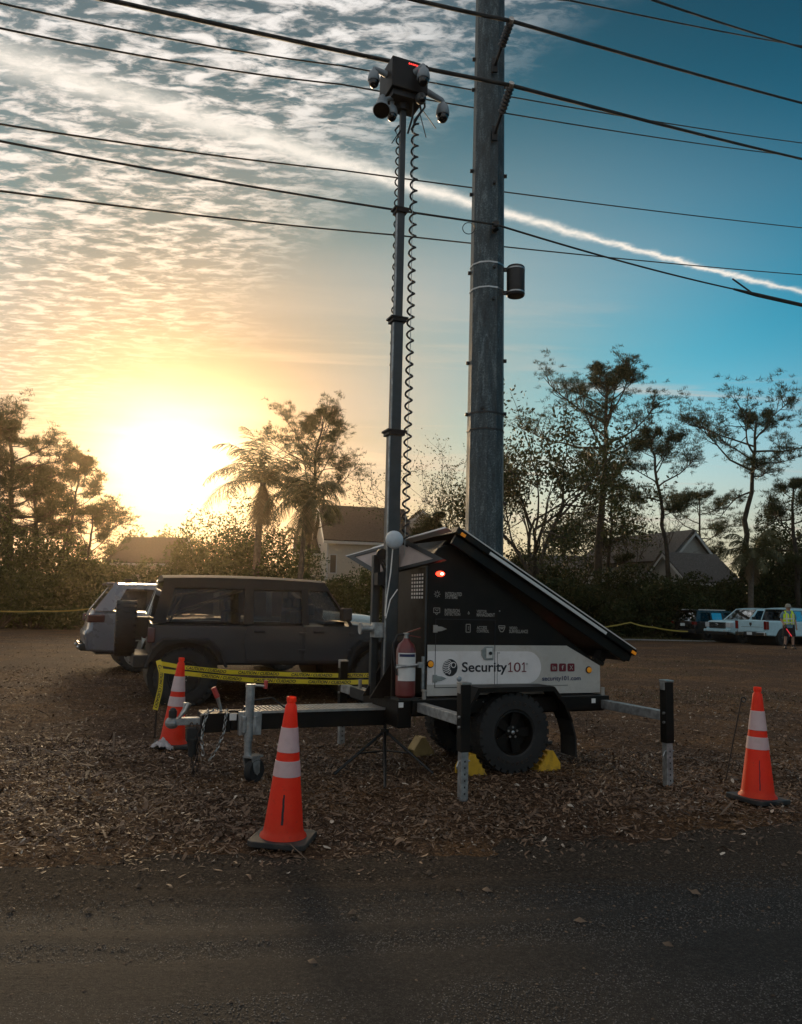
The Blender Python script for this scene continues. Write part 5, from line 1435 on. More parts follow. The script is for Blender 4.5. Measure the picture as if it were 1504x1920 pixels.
# camera head
HZ = 6.78; HX = MS + 0.01
mb = MB(); mb.box(HX - 0.20, HX + 0.20, MT - 0.19, MT + 0.19, HZ + 0.03, HZ + 0.36); hd = mb.build('camera_box', 'plastic_black', TR, bevel=0.008)
mb = MB(); mb.box(HX - 0.17, HX + 0.17, MT - 0.15, MT + 0.15, HZ - 0.03, HZ + 0.029); mb.tube([(HX, MT, HZ - 0.1), (HX, MT, HZ)], 0.07, 8); mb.build('mount_plate', 'dark_metal', hd)
mb = MB()
for k in range(6): mb.box(HX - 0.02 + k * 0.021, HX - 0.008 + k * 0.021, MT - 0.193, MT - 0.1905, HZ + 0.31, HZ + 0.325)
mb.build('status_lights', 'status_red', hd)
def ptz(c, sc, arm_from, name='dome_camera'):
    """pendant dome camera: bell shaped white housing, dark dome, wall arm"""
    c = Vector(c)
    mb = MB(); mb.slot = 0
    M4 = Matrix.Translation(c)
    mb.lathe([(0.022 * sc, 0.17 * sc), (0.030 * sc, 0.13 * sc), (0.062 * sc, 0.10 * sc), (0.078 * sc, 0.03 * sc), (0.080 * sc, -0.01 * sc), (0.072 * sc, -0.02 * sc)], 20, M4)
    mb.slot = 1
    mb.ball(c + Vector((0, 0, -0.03 * sc)), 0.068 * sc, 18, 8, (1, 1, 1.15), -PI / 2, 0.35)
    mb.slot = 0
    a = Vector(arm_from); t_ = c + Vector((0, 0, 0.165 * sc))
    mb.tube([a, a.lerp(t_, 0.6), t_ + (a - t_).normalized() * 0.01, t_ - Vector((0, 0, 0.03))], [0.045 * sc, 0.036 * sc, 0.030 * sc, 0.028 * sc], 10)
    return mb.build(name, ['cam_white', 'dome_dark'], hd, smooth=50)
ptz((HX - 0.34, MT - 0.02, HZ + 0.15), 0.80, (HX - 0.195, MT - 0.02, HZ + 0.25))
ptz((HX + 0.10, MT - 0.30, HZ + 0.12), 0.85, (HX + 0.06, MT - 0.185, HZ + 0.24))
ptz((HX + 0.46, MT + 0.0, HZ + 0.0), 0.92, (HX + 0.195, MT + 0.0, HZ + 0.22))
ptz((HX - 0.13, MT - 0.02, HZ - 0.17), 0.75, (HX - 0.12, MT, HZ + 0.0))
mb = MB(); mb.ball((HX + 0.13, MT - 0.17, HZ - 0.02), 0.06, 14, 8); mb.slot = 1; mb.ball((HX + 0.135, MT - 0.205, HZ - 0.045), 0.038, 12, 7); mb.build('turret_camera', ['mast_alu', 'dome_dark'], hd, smooth=60)
SM = Matrix.Translation((HX - 0.27, MT - 0.10, HZ - 0.13)) @ Matrix.Rotation(rad(12), 4, 'Y') @ Matrix.Rotation(rad(-26), 4, 'X')
mb = MB(); mb.lathe([(0.028, 0.10), (0.032, 0.05), (0.055, 0.03), (0.060, -0.06), (0.085, -0.14), (0.090, -0.145), (0.086, -0.16)], 22, SM, caps=False); mb.lathe([(0.03, 0.11), (0.03, 0.08)], 12, SM); mb.tube([SM @ Vector((0, 0, .05)), Vector((HX - 0.12, MT - 0.05, HZ))], 0.022, 8)
mb.slot = 1; mb.lathe([(0.082, -0.152), (0.01, -0.158)], 22, SM); mb.build('horn_speaker', ['cam_white', 'plastic_black'], hd, smooth=50)
mb = MB()
for P_ in ([(0.13, -.12, -.02), (0.16, -.12, -.12), (0.10, -.10, -.22), (0.09, -.08, -.3)], [(0.20, -.1, .05), (0.19, -.14, -.08), (0.12, -.12, -.2), (.06, -.1, -.34)], [(0.08, -.1, -.02), (0.07, -.1, -.2), (.03, -.08, -.38)], [(-.06, -.05, -.3), (-.10, -.05, -.36), (-.07, -.05, -.42), (-.045, -.05, -.36)]):
    mb.tube([Vector((HX, MT, HZ)) + Vector(p) for p in P_], 0.011, 6)
mb.build('cable_loops', 'black_rubber', hd, smooth=60)
mb = MB()
for a, b_ in (((0.19, -.1, -.10), (0.33, -.12, -.27)), ((0.15, -.1, -.13), (0.22, -.12, -.40)), ((-.06, -.1, -.38), (-.16, -.12, -.56))):
    MB().tube([Vector((HX, MT, HZ)) + Vector(a), Vector((HX, MT, HZ)) + Vector(b_)], 0.005, 5).build('cable_tie', 'plastic_black', hd)
# ------------------------------------------------------------------ props round the trailer
def tworld(s, t, z=0.0):
    p = TW + TA * s + TP * t
    return Vector((p.x, p.y, z))
# fire extinguisher in its bracket at the trailer front
mat('ext_red', (0.15, 0.022, 0.020), rough=0.35, var=0.15, coat=0.3)
ec_ = tloc(at(761, 1240, 7.45))
ep = tworld(ec_.x, ec_.y, 0.70)
EX = thing('fire_extinguisher', 'red fire extinguisher with white label strapped to the front of the trailer', 'fire extinguisher', tuple(ep), AL)
mb = MB(); mb.lathe([(0.075, 0.0), (0.092, 0.02), (0.092, 0.42), (0.075, 0.475), (0.035, 0.51), (0.028, 0.53)], 28); mb.build('cylinder', 'ext_red', EX, smooth=40)
mb = MB()
A_ = np.linspace(rad(200), rad(318), 14)
for a, b_ in zip(A_[:-1], A_[1:]):
    mb.quad4(*[(0.0935 * math.cos(t), 0.0935 * math.sin(t), z) for t, z in ((a, 0.15), (b_, 0.15), (b_, 0.40), (a, 0.40))])
lb_ = mb.build('label', 'label_white', EX, smooth=180)
mb = MB()
for a, b_ in zip(A_[1:-2], A_[2:-1]):
    mb.quad4(*[(0.0945 * math.cos(t), 0.0945 * math.sin(t), z) for t, z in ((a, 0.365), (b_, 0.365), (b_, 0.39), (a, 0.39))])
mb.build('label_band', 'ink_blue', lb_)
mb = MB(); mb.lathe([(0.022, 0.53), (0.022, 0.56), (0.03, 0.565), (0.03, 0.58)], 14); mb.build('valve', 'steel', EX, smooth=40)
mb = MB(); mb.quad4((0.0, -0.012, 0.575), (0.14, -0.012, 0.62), (0.14, 0.012, 0.62), (0.0, 0.012, 0.575), 0.008); mb.quad4((0.0, -0.012, 0.555), (0.14, -0.012, 0.535), (0.14, 0.012, 0.535), (0.0, 0.012, 0.555), 0.008); mb.build('handle', 'ext_red', EX)
mb = MB(); mb.tube([(-0.02, 0, 0.565), (-0.09, -0.01, 0.56), (-0.135, -0.02, 0.48), (-0.13, -0.03, 0.36), (-0.10, -0.04, 0.2)], 0.010, 8); mb.build('hose', 'black_rubber', EX, smooth=60)
mb = MB(); mb.lathe([(0.0955, 0.27), (0.0955, 0.295)], 28); mb.tube([(-0.13, -0.09, 0.272), (0.10, -0.10, 0.30)], 0.012, 6); mb.box(0.08, 0.12, -0.115, -0.085, 0.27, 0.32); mb.build('strap', 'galv', EX)
mb = MB(); mb.box(-0.1, 0.1, 0.096, 0.106, -0.02, 0.5); mb.box(-0.1, 0.1, -0.10, 0.1, -0.025, -0.001); mb.box(0.085, 0.10, 0.0, 0.1, -0.02, 0.3); mb.build('bracket', 'black_paint', EX)
# tripod support under the tongue root
tp = gnd(720, 1440)
TS = thing('tripod_stand', 'thin black tripod stand under the front of the trailer', 'stand', (tp.x, tp.y, 0))
hz_ = at(720, 1372, tp.y).z
mb = MB(); mb.tube([(0, 0, 0.02), (0, 0, 0.44)], 0.017, 10); mb.tube([(0, 0, hz_ - .03), (0, 0, hz_ + .03)], 0.04, 10); mb.build('center_post', 'black_paint', TS)
for px, py in ((626, 1452), (812, 1450), (722, 1478)):
    q_ = gnd(px, py) - tp
    MB().tube([(0, 0, hz_ + 0.01), (q_.x, q_.y, 0.0)], 0.014, 8).build('leg', 'black_paint', TS)
    MB().tube([(0, 0, 0.16), (q_.x * .58, q_.y * .58, 0.16)], 0.008, 6).build('brace', 'black_paint', TS)
# wheel chocks
mat('chock_yellow', (0.62, 0.36, 0.02), rough=0.55, var=0.2, dirt=(0.12, 0.09, 0.05), dscale=12, damt=0.5)
mat('chock_tan', (0.48, 0.33, 0.13), rough=0.6, var=0.2, dirt=(0.12, 0.09, 0.05), dscale=12, damt=0.5)
def chock(label, s, t, flip, m):
    r_ = thing('wheel_chock', label, 'wheel chock', tuple(tworld(s, t, 0.0)), AL + (PI if flip else 0), 'wheel chocks')
    pr_ = [(0, 0), (0.25, 0), (0.25, 0.07), (0.17, 0.19), (0.13, 0.19)]
    mb = MB(); mb.prism(pr_, -0.085, -0.072, 'y'); mb.prism(pr_, 0.072, 0.085, 'y'); mb.prism([(0.0, 0.0), (0.13, 0.19), (0.15, 0.18), (0.03, 0.0)], -0.0715, 0.0715, 'y'); mb.prism([(0.17, 0.185), (0.25, 0.065), (0.24, 0.05), (0.15, 0.17)], -0.0715, 0.0715, 'y')
    mb.build('wedge', m, r_, bevel=0.006)
    mb = MB()
    for k in range(4): mb.box(0.02 + k * 0.03, 0.03 + k * .03, -0.0712, 0.0712, 0.03 + k * 0.044, 0.055 + k * 0.044)
    mb.build('ribs', m, r_)
chock('yellow wheel chock in front of the near trailer wheel, half behind a jack leg', -0.27, 0.12, True, 'chock_yellow')
chock('yellow wheel chock behind the near trailer wheel below the mud flap', 0.27, 0.12, False, 'chock_yellow')
chock('faded tan wheel chock in front of the far trailer wheel', -0.32, 1.13, True, 'chock_tan')
# traffic cones
q, b = new_mat('cone_orange')
co = q.node('ShaderNodeTexCoord').outputs['Object']
nz_ = q.noise(co, 14, 5, 0.6); nd = q.ss(q.noise(co, 40, 5, 0.65), 0.56, 0.72)
c = q.mix(q.ss(nz_, 0.3, 0.7), (0.86, 0.040, 0.008), (0.92, 0.062, 0.012)); c = q.mix(q.math('MULTIPLY', nd, 0.4), c, (0.25, 0.06, 0.03))
q.put(b.inputs['Base Color'], c); b.inputs['Roughness'].default_value = 0.5
tr_ = q.node('ShaderNodeBsdfTranslucent'); q.put(tr_.inputs[0], (1.0, 0.055, 0.008, 1)); mx = q.node('ShaderNodeMixShader'); mx.inputs[0].default_value = 0.42
out = [n for n in q.t.nodes if n.type == 'OUTPUT_MATERIAL'][0]
q.link(b.outputs[0], mx.inputs[1]); q.link(tr_.outputs[0], mx.inputs[2]); q.link(mx.outputs[0], out.inputs[0])
mat('cone_collar', (0.72, 0.68, 0.68), rough=0.4, var=0.05, transl=0.35, tcol=(0.85, 0.66, 0.62), dirt=(0.45, 0.40, 0.36), dscale=20, damt=0.35)
mat('cone_base', (0.022, 0.022, 0.022), rough=0.6, dirt=(0.13, 0.10, 0.075), dscale=8, damt=0.6)
def cone_r(z): return 0.130 + (0.030 - 0.130) * (z - 0.045) / (0.905 - 0.045)
def make_cone(label, loc, rot, tilt=(0, 0), mark=None):
    c_ = thing('traffic_cone', label, 'traffic cone', loc, rot, 'traffic cones'); c_.rotation_euler = (tilt[0], tilt[1], rot)
    mb = MB(); h = 0.185
    pts = [(-h, -h + .03), (-h + .03, -h), (h - .03, -h), (h, -h + .03), (h, h - .03), (h - .03, h), (-h + .03, h), (-h, h - .03)]
    mb.prism(pts, 0.0, 0.036, 'z'); mb.build('base', 'cone_base', c_, bevel=0.006)
    mb = MB()
    mb.lathe([(0.150, 0.0365), (0.146, 0.048), (cone_r(.06) + .004, 0.060), (cone_r(.085), 0.085), (cone_r(.80), 0.80), (cone_r(.85), 0.85), (0.027, 0.862), (0.027, 0.872), (0.032, 0.876), (0.031, 0.905), (0.022, 0.908)], 36, caps=False); sh = mb.build('shell', 'cone_orange', c_, smooth=40)
    for z0, z1 in ((0.410, 0.508), (0.560, 0.715)):
        mb = MB(); mb.lathe([(cone_r(z0) + 0.0005, z0), (cone_r(z0) + 0.003, z0 + 0.002), (cone_r(z1) + 0.003, z1 - 0.002), (cone_r(z1) + .0005, z1)], 36, caps=False); mb.build('reflective_collar', 'cone_collar', c_, smooth=40)
    if mark is not None:
        z0, z1, aw, m_, az = mark
        mb = MB(); n = 9
        for i in range(n):
            za = z0 + (z1 - z0) * i / n; zb = z0 + (z1 - z0) * (i + 1) / n
            w0 = aw * (1.0 if i not in (0, n - 1) else 0.8) * (1.25 if i == 0 else 1)
            sh_ = 0.008 * math.sin(i * 1.7)
            mb.quad4(*[((cone_r(z) + 0.002) * math.cos(a), (cone_r(z) + 0.002) * math.sin(a), z) for a, z in ((az - w0 + sh_, za), (az + w0 + sh_, za), (az + w0 + sh_, zb), (az - w0 + sh_, zb))])
        mb.build('stencil_mark', m_, c_)
    return c_
def gp(px, py):
    p = gnd(px, py); return (p.x, p.y, gz1(p.x, p.y) + 0.022)
make_cone('orange cone with two white collars and black stencil mark at the road edge', gp(530, 1580), rad(-8), (rad(0.5), rad(1.6)), (0.13, 0.31, 0.06, 'ink_dark', rad(-80)))
make_cone('orange cone with white tissue on its base beside the trailer hitch', gp(322, 1405), rad(14), (0, rad(3.2)))
make_cone('orange cone standing clear of the trailer beside a thin leaning rod', gp(1421, 1505), rad(24), (0, rad(2.2)), (0.10, 0.33, 0.035, 'ink_maroon', rad(-130)))
make_cone('orange cone hidden behind the near trailer wheel', tuple(tworld(1.12, 1.55, 0)), rad(20))
# crumpled tissue
r = np.random.default_rng(5)
tpp = Vector(gp(303, 1412)); N = 13; V = []; F_ = []
for i in range(N):
    for j in range(N):
        u, v = i / (N - 1) - .5, j / (N - 1) - .5
        V.append((u * 0.20 + r.normal(0, .008), v * 0.15 + r.normal(0, .008), 0.045 + 0.06 * math.exp(-(u * u + v * v) * 9) * (0.6 + r.uniform(0, .7)) + r.normal(0, 0.011) - 0.10 * max(0, u) ** 1.5))
for i in range(N - 1):
    for j in range(N - 1): F_.append((i * N + j, (i + 1) * N + j, (i + 1) * N + j + 1, i * N + j + 1))
mat('tissue', (0.72, 0.68, 0.69), rough=0.8, transl=0.35, var=0.04)
mb = MB(); mb.add(V, F_); o = mb.build('crumpled_tissue', 'tissue', smooth=180, loc=tpp); tag(o, 'crumpled white tissue lying on the base of the cone by the hitch', 'tissue')
# thin rod leaning near the right cone
a = gnd(1357, 1462); bq = at(1390, 1312, a.y + 0.12)
mat('rusty_rod', (0.05, 0.035, 0.028), rough=0.8, metal=0.4)
ROD = thing('metal_rod', 'thin dark metal rod with hooked tip stuck in the mulch', 'rod', tuple(a))
mb = MB(); v_ = bq - a; mb.tube([(0, 0, -0.08), tuple(v_)], 0.007, 6); mb.build('shaft', 'rusty_rod', ROD)
mb = MB(); mb.torus(Matrix.Translation(v_ + Vector((0.022, 0, 0.0))) @ Matrix.Rotation(PI / 2, 4, 'X'), 0.022, 0.006, 14, 5); mb.build('hook', 'black_paint', ROD)
# caution tape: folded strip strung from a stake to the trailer
mat('tape_yellow', (0.72, 0.56, 0.03), rough=0.4, var=0.08, transl=0.25)
mat('tape_dull', (0.30, 0.24, 0.04), rough=0.6, var=0.15)
def tape(label, pts, w_, text=True, m_='tape_yellow', sag=0.0, n=26, twist=(), letters=0.72, phase=0.2, hang=None):
    root = thing('caution_tape', label, 'tape', tuple(pts[0]))
    o0 = Vector(pts[0]); path = []
    for a, b_ in zip(pts[:-1], pts[1:]):
        for i in range(n):
            t = i / n; p = Vector(a).lerp(Vector(b_), t); p.z -= 4 * sag * t * (1 - t); path.append(p - o0)
    path.append(Vector(pts[-1]) - o0)
    S = [0.0]
    for a, b_ in zip(path[:-1], path[1:]): S.append(S[-1] + (b_ - a).length)
    def frame(s, off, lift=0.0):
        i = min(len(path) - 2, max(0, int(np.searchsorted(S, s) - 1))); f = (s - S[i]) / max(1e-6, S[i + 1] - S[i])
        p = path[i].lerp(path[i + 1], f); d = (path[i + 1] - path[i]).normalized()
        upv = Vector((0, 0, 1)) if abs(d.z) < 0.8 else Vector((1, 0, 0))
        sd = d.cross(upv).normalized(); u = sd.cross(d).normalized()
        th = 0.10 * math.sin(s * 1.7) + sum(t_[1] * math.exp(-((s - t_[0]) / t_[2]) ** 2) for t_ in twist)
        u2 = u * math.cos(th) + sd * math.sin(th)
        nrm_ = d.cross(u2); 
        if nrm_.y > 0: nrm_ = -nrm_
        return p + u2 * off + nrm_ * lift
    mb = MB(); V = []; K = max(12, int(S[-1] / 0.06)); F_ = []
    for i in range(K + 1):
        s = S[-1] * i / K; V += [frame(s, -w_ / 2), frame(s, w_ / 2)]
        if i: F_.append((2 * i - 2, 2 * i, 2 * i + 1, 2 * i - 1))
    mb.add(V, F_); mb.build('strip', m_, root, smooth=180)
    if text:
        v, f = text_pts('CAUTION / CUIDADO', 0.03)
        x0, x1 = v[:, 0].min(), v[:, 0].max(); y0, y1 = v[:, 1].min(), v[:, 1].max()
        hL = w_ * letters; wl_ = hL * 13.5; s = phase; mb = MB()
        while s < S[-1] - 0.12:
            vv = [(s + (p[0] - x0) / (x1 - x0) * wl_ + (p[1] - y0) / (y1 - y0) * hL * 0.25, ((p[1] - y0) / (y1 - y0) - 0.5) * hL) for p in v]
            if vv and max(p[0] for p in vv) > S[-1]: break
            mb = MB(); mb.add([frame(a, b_, 0.003) for a, b_ in vv], f); s += wl_ * 1.30
            mb.build('lettering', 'ink_dark', root)
    return root
k0 = at(297, 1262, 9.3)
stake = thing('tape_stake', 'thin dark stake that holds the caution tape beside the left cone', 'stake', (k0.x, k0.y, 0))
mb = MB(); mb.tube([(0, 0, -0.05), (0.01, 0, at(297, 1238, 9.3).z)], 0.011, 6); mb.build('shaft', 'rusty_rod', stake)
tape('upper strand of yellow caution tape running behind the trailer tongue', [at(297, 1243, 9.30), at(341, 1251, 9.25), at(430, 1260, 9.2), at(552, 1265, 9.15), at(629, 1266.5, 9.1), at(745, 1266, 9.0)], 0.048, n=12, phase=0.34)
tape('lower strand of yellow caution tape with clear black lettering', [at(300, 1257, 9.10), at(341, 1262, 9.05), at(420, 1270.5, 8.95), at(476, 1275.5, 8.9), at(629, 1279.5, 8.8), at(742, 1278, 8.7)], 0.048, n=12, phase=0.50)
tape('loose yellow tape end hanging from the stake', [at(297, 1238, 9.22), at(303, 1262, 9.2), at(301, 1290, 9.2), at(291, 1331, 9.2)], 0.06, letters=0.6, phase=0.05, twist=((0.25, 0.3, 0.1),))
tape('far yellow tape strung along the hedge behind the black parked car', [at(1095, 1180, 46), at(1182, 1167, 45.5), at(1225, 1176, 45), at(1290, 1184, 44.5)], 0.07, text=False, sag=0.05, m_='tape_dull')
tape('thin yellow line strung along the thicket on the left', [at(-60, 1143, 38), at(80, 1146, 39), at(172, 1141, 40)], 0.07, text=False, sag=0.05, m_='tape_dull')
# ------------------------------------------------------------------ vehicles (local x = forward, y = left, z up; origin on the ground under the middle)
def paint(name, col, rough=0.28, coat=0.6, metal=0.0, dirt=None):
    return mat(name, col, rough=rough, coat=coat, metal=metal, var=0.05, scale=1.5, dirt=dirt, dscale=1.8, damt=0.35)
paint('paint_graphite', (0.026, 0.029, 0.034), rough=0.40, coat=0.3)
paint('paint_silver', (0.17, 0.18, 0.21), metal=0.2)
paint('paint_ice', (0.50, 0.60, 0.62), metal=0.1)
paint('paint_white_sky_tint', (0.46, 0.68, 0.76))  # white paint; the teal sky it reflects is mixed into its colour
paint('paint_black', (0.010, 0.010, 0.011))
mat('soft_top', (0.026, 0.024, 0.023), rough=0.85, bump=0.2, bscale=90)
mat('trim_black', (0.014, 0.014, 0.014), rough=0.6)
mat('seat_cloth', (0.022, 0.021, 0.020), rough=0.9)
mat('tail_red', (0.16, 0.010, 0.010), rough=0.15, coat=0.6)
mat('tail_smoke', (0.07, 0.018, 0.018), rough=0.15, coat=0.6)
mat('lamp_clear', (0.55, 0.58, 0.60), rough=0.12, coat=0.8)
mat('chrome', (0.55, 0.57, 0.58), rough=0.15, metal=1.0, var=0.05)
mat('plate_white', (0.60, 0.66, 0.68), rough=0.4)
glass_mat('auto_glass', (0.42, 0.40, 0.37)); glass_mat('auto_glass_light', (0.62, 0.60, 0.56)); glass_mat('auto_glass_dark', (0.10, 0.105, 0.11))
def lower_outline(top, wheels, Ra, R, zb):
    """top = outline from rear bottom over the top to front bottom; wheel arches are cut into the bottom edge"""
    pts = list(top)
    for xw in sorted(wheels, reverse=True):
        a0_ = math.asin(max(-1, min(1, (zb - R) / Ra)))
        A_ = np.linspace(a0_, PI - a0_, 13)
        pts += [(xw + Ra * math.cos(a), R + Ra * math.sin(a)) for a in A_]
    return pts
class Car:
    def __init__(self, name, label, cat, loc, rot, paintm, w, group=None):
        self.root = thing(name, label, cat, loc, rot, group); self.p = paintm; self.w = w
    def lower(self, top, wheels, Ra, R, zb, bevel=0.05, tuck=0.05):
        w = self.w; pts = lower_outline(top, wheels, Ra, R, zb); n = len(pts)
        zs = [p[1] for p in pts]; zmax = max(zs)
        mb = MB(); rings = []
        for f in (-1, -0.86, 0, 0.86, 1):
            for (x, z) in pts:
                h = (z - zb) / (zmax - zb)
                ww = w - tuck * (abs(h - 0.55) / 0.55) ** 2
                zz = z - (0.03 if (abs(f) > .9 and z > zmax - 0.35) else 0) + (0.025 if (f == 0 and z > zmax - .35) else 0)
                xx = x * (1 - (0.012 if abs(f) > .9 else 0))
                mb.v.append((xx, ww * f, zz))
        for k in range(4):
            for i in range(n):
                j = (i + 1) % n
                mb.f.append((k * n + i, k * n + j, (k + 1) * n + j, (k + 1) * n + i)); mb.mi.append(0)
        mb.f.append(tuple(range(n))); mb.f.append(tuple(range(5 * n - 1, 4 * n - 1, -1))); mb.mi += [0, 0]
        self.body = mb.build('body', self.p, self.root, bevel=bevel, seg=3, smooth=42)
        mb = MB()
        x0 = min(p[0] for p in pts); x1 = max(p[0] for p in pts)
        mb.box(x0 + 0.25, x1 - 0.25, -w + 0.14, w - 0.14, zb - 0.03, zb + 0.06); mb.build('underbody', 'trim_black', self.root)
        for xw in wheels:      # dark wheel wells
            mb = MB(); mb.tube([(xw, -w + .10, R + .02), (xw, w - .10, R + .02)], Ra * 0.97, 18); mb.build('wheel_well', 'trim_black', self.root)
    def wheels(self, xs, R, Wd=0.25, rimr=0.24, m='steel', inset=0.0, lug=24, spokes=5):
        for x in xs:
            for s in (-1, 1):
                y = s * (self.w - Wd / 2 - inset)
                wheel((x, y, R), -1 if s < 0 else 1, R, Wd, rimr, self.root, lug, m_rim=m, spokes=spokes)
    def side(self, z, zb_, zr, wb, wr):        # half width of the cabin at height z
        return wb + (wr - wb) * (z - zb_) / (zr - zb_)
    def cabin(self, zb, zr, xb, xt, wins, wb, wr, glassm='auto_glass', roofm=None, thick=0.07, rail=0.07, sill=0.02, wind=True, rear=True, pillm=None, seats=(), rearpane=None, crown=0.05):
        """xb/xt: rear and front of the cabin at belt and at roof; wins: side windows (xb0, xb1, xt0, xt1)"""
        roofm = roofm or self.p; pillm = pillm or self.p
        zw0 = zb + sill; zw1 = zr - rail
        def S(x, z, off=0.0): return self.side(z, zb, zr, wb, wr) + off
        def lerpx(a, b_, z): return a + (b_ - a) * (z - zb) / (zr - zb)
        for sg in (-1, 1):
            edges = [(xb[0], xb[0], xt[0], xt[0])] + list(wins) + [(xb[1], xb[1], xt[1], xt[1])]
            for a, b_ in zip(edges[:-1], edges[1:]):      # pillars between the openings
                mb = MB(); P_ = []
                for (x, z) in ((lerpx(a[1], a[3], zb), zb), (lerpx(b_[0], b_[2], zb), zb), (lerpx(b_[0], b_[2], zw1), zw1), (lerpx(a[1], a[3], zw1), zw1)):
                    P_.append(Vector((x, sg * S(x, z), z)))
                if (P_[1] - P_[0]).length < 0.02 and (P_[2] - P_[3]).length < 0.02: continue
                mb.quad4(*P_, th=0.05 * sg * (-1)); 
                mb.build('pillar', pillm, self.root)
            mb = MB()
            A_ = [Vector((lerpx(xb[0], xt[0], zw1), sg * S(0, zw1), zw1)), Vector((lerpx(xb[1], xt[1], zw1), sg * S(0, zw1), zw1)), Vector((xt[1], sg * S(0, zr), zr)), Vector((xt[0], sg * S(0, zr), zr))]
            mb.quad4(*A_, th=0.05 * -sg); mb.build('roof_rail', roofm, self.root)
            for wn in wins:
                P_ = [Vector((lerpx(wn[0], wn[2], zw0), sg * (S(0, zw0) - 0.012), zw0)), Vector((lerpx(wn[1], wn[3], zw0), sg * (S(0, zw0) - 0.012), zw0)), Vector((lerpx(wn[1], wn[3], zw1), sg * (S(0, zw1) - 0.012), zw1)), Vector((lerpx(wn[0], wn[2], zw1), sg * (S(0, zw1) - .012), zw1))]
                MB().quad4(*P_).build('side_window', glassm, self.root)
        # roof skin, slightly crowned
        mb = MB(); nx, ny = 8, 8; V = []
        for i in range(nx + 1):
            u = i / nx; x = xt[0] - 0.03 + (xt[1] - xt[0] + 0.06) * u
            for j in range(ny + 1):
                v = j / ny * 2 - 1
                V.append((x, v * (wr + 0.015), zr + 0.035 + crown * (1 - v * v) - 0.03 * (2 * u - 1) ** 2))
        F_ = [(i * (ny + 1) + j, (i + 1) * (ny + 1) + j, (i + 1) * (ny + 1) + j + 1, i * (ny + 1) + j + 1) for i in range(nx) for j in range(ny)]
        n0 = len(V); V += [(x, y, zr - 0.03) for (x, y, z) in V]
        F_ += [tuple(k + n0 for k in reversed(f)) for f in F_]
        ring = [j for j in range(ny + 1)] + [i * (ny + 1) + ny for i in range(1, nx + 1)] + [nx * (ny + 1) + j for j in range(ny - 1, -1, -1)] + [i * (ny + 1) for i in range(nx - 1, 0, -1)]
        F_ += [(ring[k], ring[(k + 1) % len(ring)], ring[(k + 1) % len(ring)] + n0, ring[k] + n0) for k in range(len(ring))]
        mb.add(V, F_); self.roof = mb.build('roof', roofm, self.root, smooth=45)
        if wind:
            w0 = S(0, zb) - 0.03; w1 = S(0, zr) - 0.03
            MB().quad4((xb[1], -w0, zb), (xb[1], w0, zb), (xt[1], w1, zr), (xt[1], -w1, zr)).build('windscreen', 'auto_glass_light' if glassm == 'auto_glass' else 'auto_glass', self.root)
        if rear:
            w0 = S(0, zb) - 0.03; w1 = S(0, zr) - 0.03
            MB().quad4((xb[0], -w0, zb), (xb[0], w0, zb), (xt[0], w1, zr), (xt[0], -w1, zr)).build('rear_window', rearpane or glassm, self.root)
        for (x, z) in seats:
            for y in (-0.38, 0.38):
                mb = MB(); mb.box(x - 0.07, x + 0.07, y - 0.24, y + 0.24, zb - 0.25, z); mb.box(x - 0.05, x + 0.05, y - 0.13, y + 0.13, z + 0.03, z + 0.2)
                mb.build('seat_back', 'seat_cloth', self.root, bevel=0.04, seg=2)
    def box(self, name, m, x0, x1, y0, y1, z0, z1, bevel=0.01, parent=None):
        return MB().box(x0, x1, y0, y1, z0, z1).build(name, m, parent or self.root, bevel=bevel)
    def both(self, name, m, x0, x1, y0, y1, z0, z1, bevel=0.01, parent=None):
        for s in (-1, 1):
            a, b_ = sorted((s * y0, s * y1)); self.box(name, m, x0, x1, a, b_, z0, z1, bevel, parent)
    def panel(self, name, m, pts, off=0.006, parent=None):
        """flat panel standing proud of both flanks: pts in (x, z)"""
        for s in (-1, 1):
            y = s * (self.w + off); MB().prism(pts, y - s * 0.012, y, 'y').build(name, m, parent or self.root, bevel=0.003)
    def mirror(self, x, z, y):
        for s in (-1, 1):
            mb = MB(); mb.box(x - 0.09, x + 0.07, min(s * y, s * (y + 0.2)), max(s * y, s * (y + 0.2)), z, z + 0.2); mb.build('mirror', 'trim_black', self.root, bevel=0.03, seg=3)
    def flare(self, x, R, Ra, wd, m='trim_black', flat=False):
        """wheel arch flares on both sides"""
        for s in (-1, 1):
            mb = MB(); y0 = s * (self.w - 0.03); y1 = s * (self.w + wd)
            if flat: P_ = [(-1.02 * Ra, 0.60), (-0.85 * Ra, R + 0.78 * Ra), (-0.6 * Ra, R + 1.02 * Ra), (0.6 * Ra, R + 1.02 * Ra), (0.95 * Ra, R + 0.72 * Ra), (1.10 * Ra, 0.60)]
            else: P_ = [(Ra * math.cos(a), R + Ra * math.sin(a)) for a in np.linspace(PI * 1.03, -PI * .03, 13)]
            for a, b_ in zip(P_[:-1], P_[1:]):
                mb.quad4((x + a[0], y0, a[1]), (x + b_[0], y0, b_[1]), (x + b_[0], y1, b_[1] - 0.02), (x + a[0], y1, a[1] - .02), 0.035)
            mb.build('fender_flare', m, self.root)

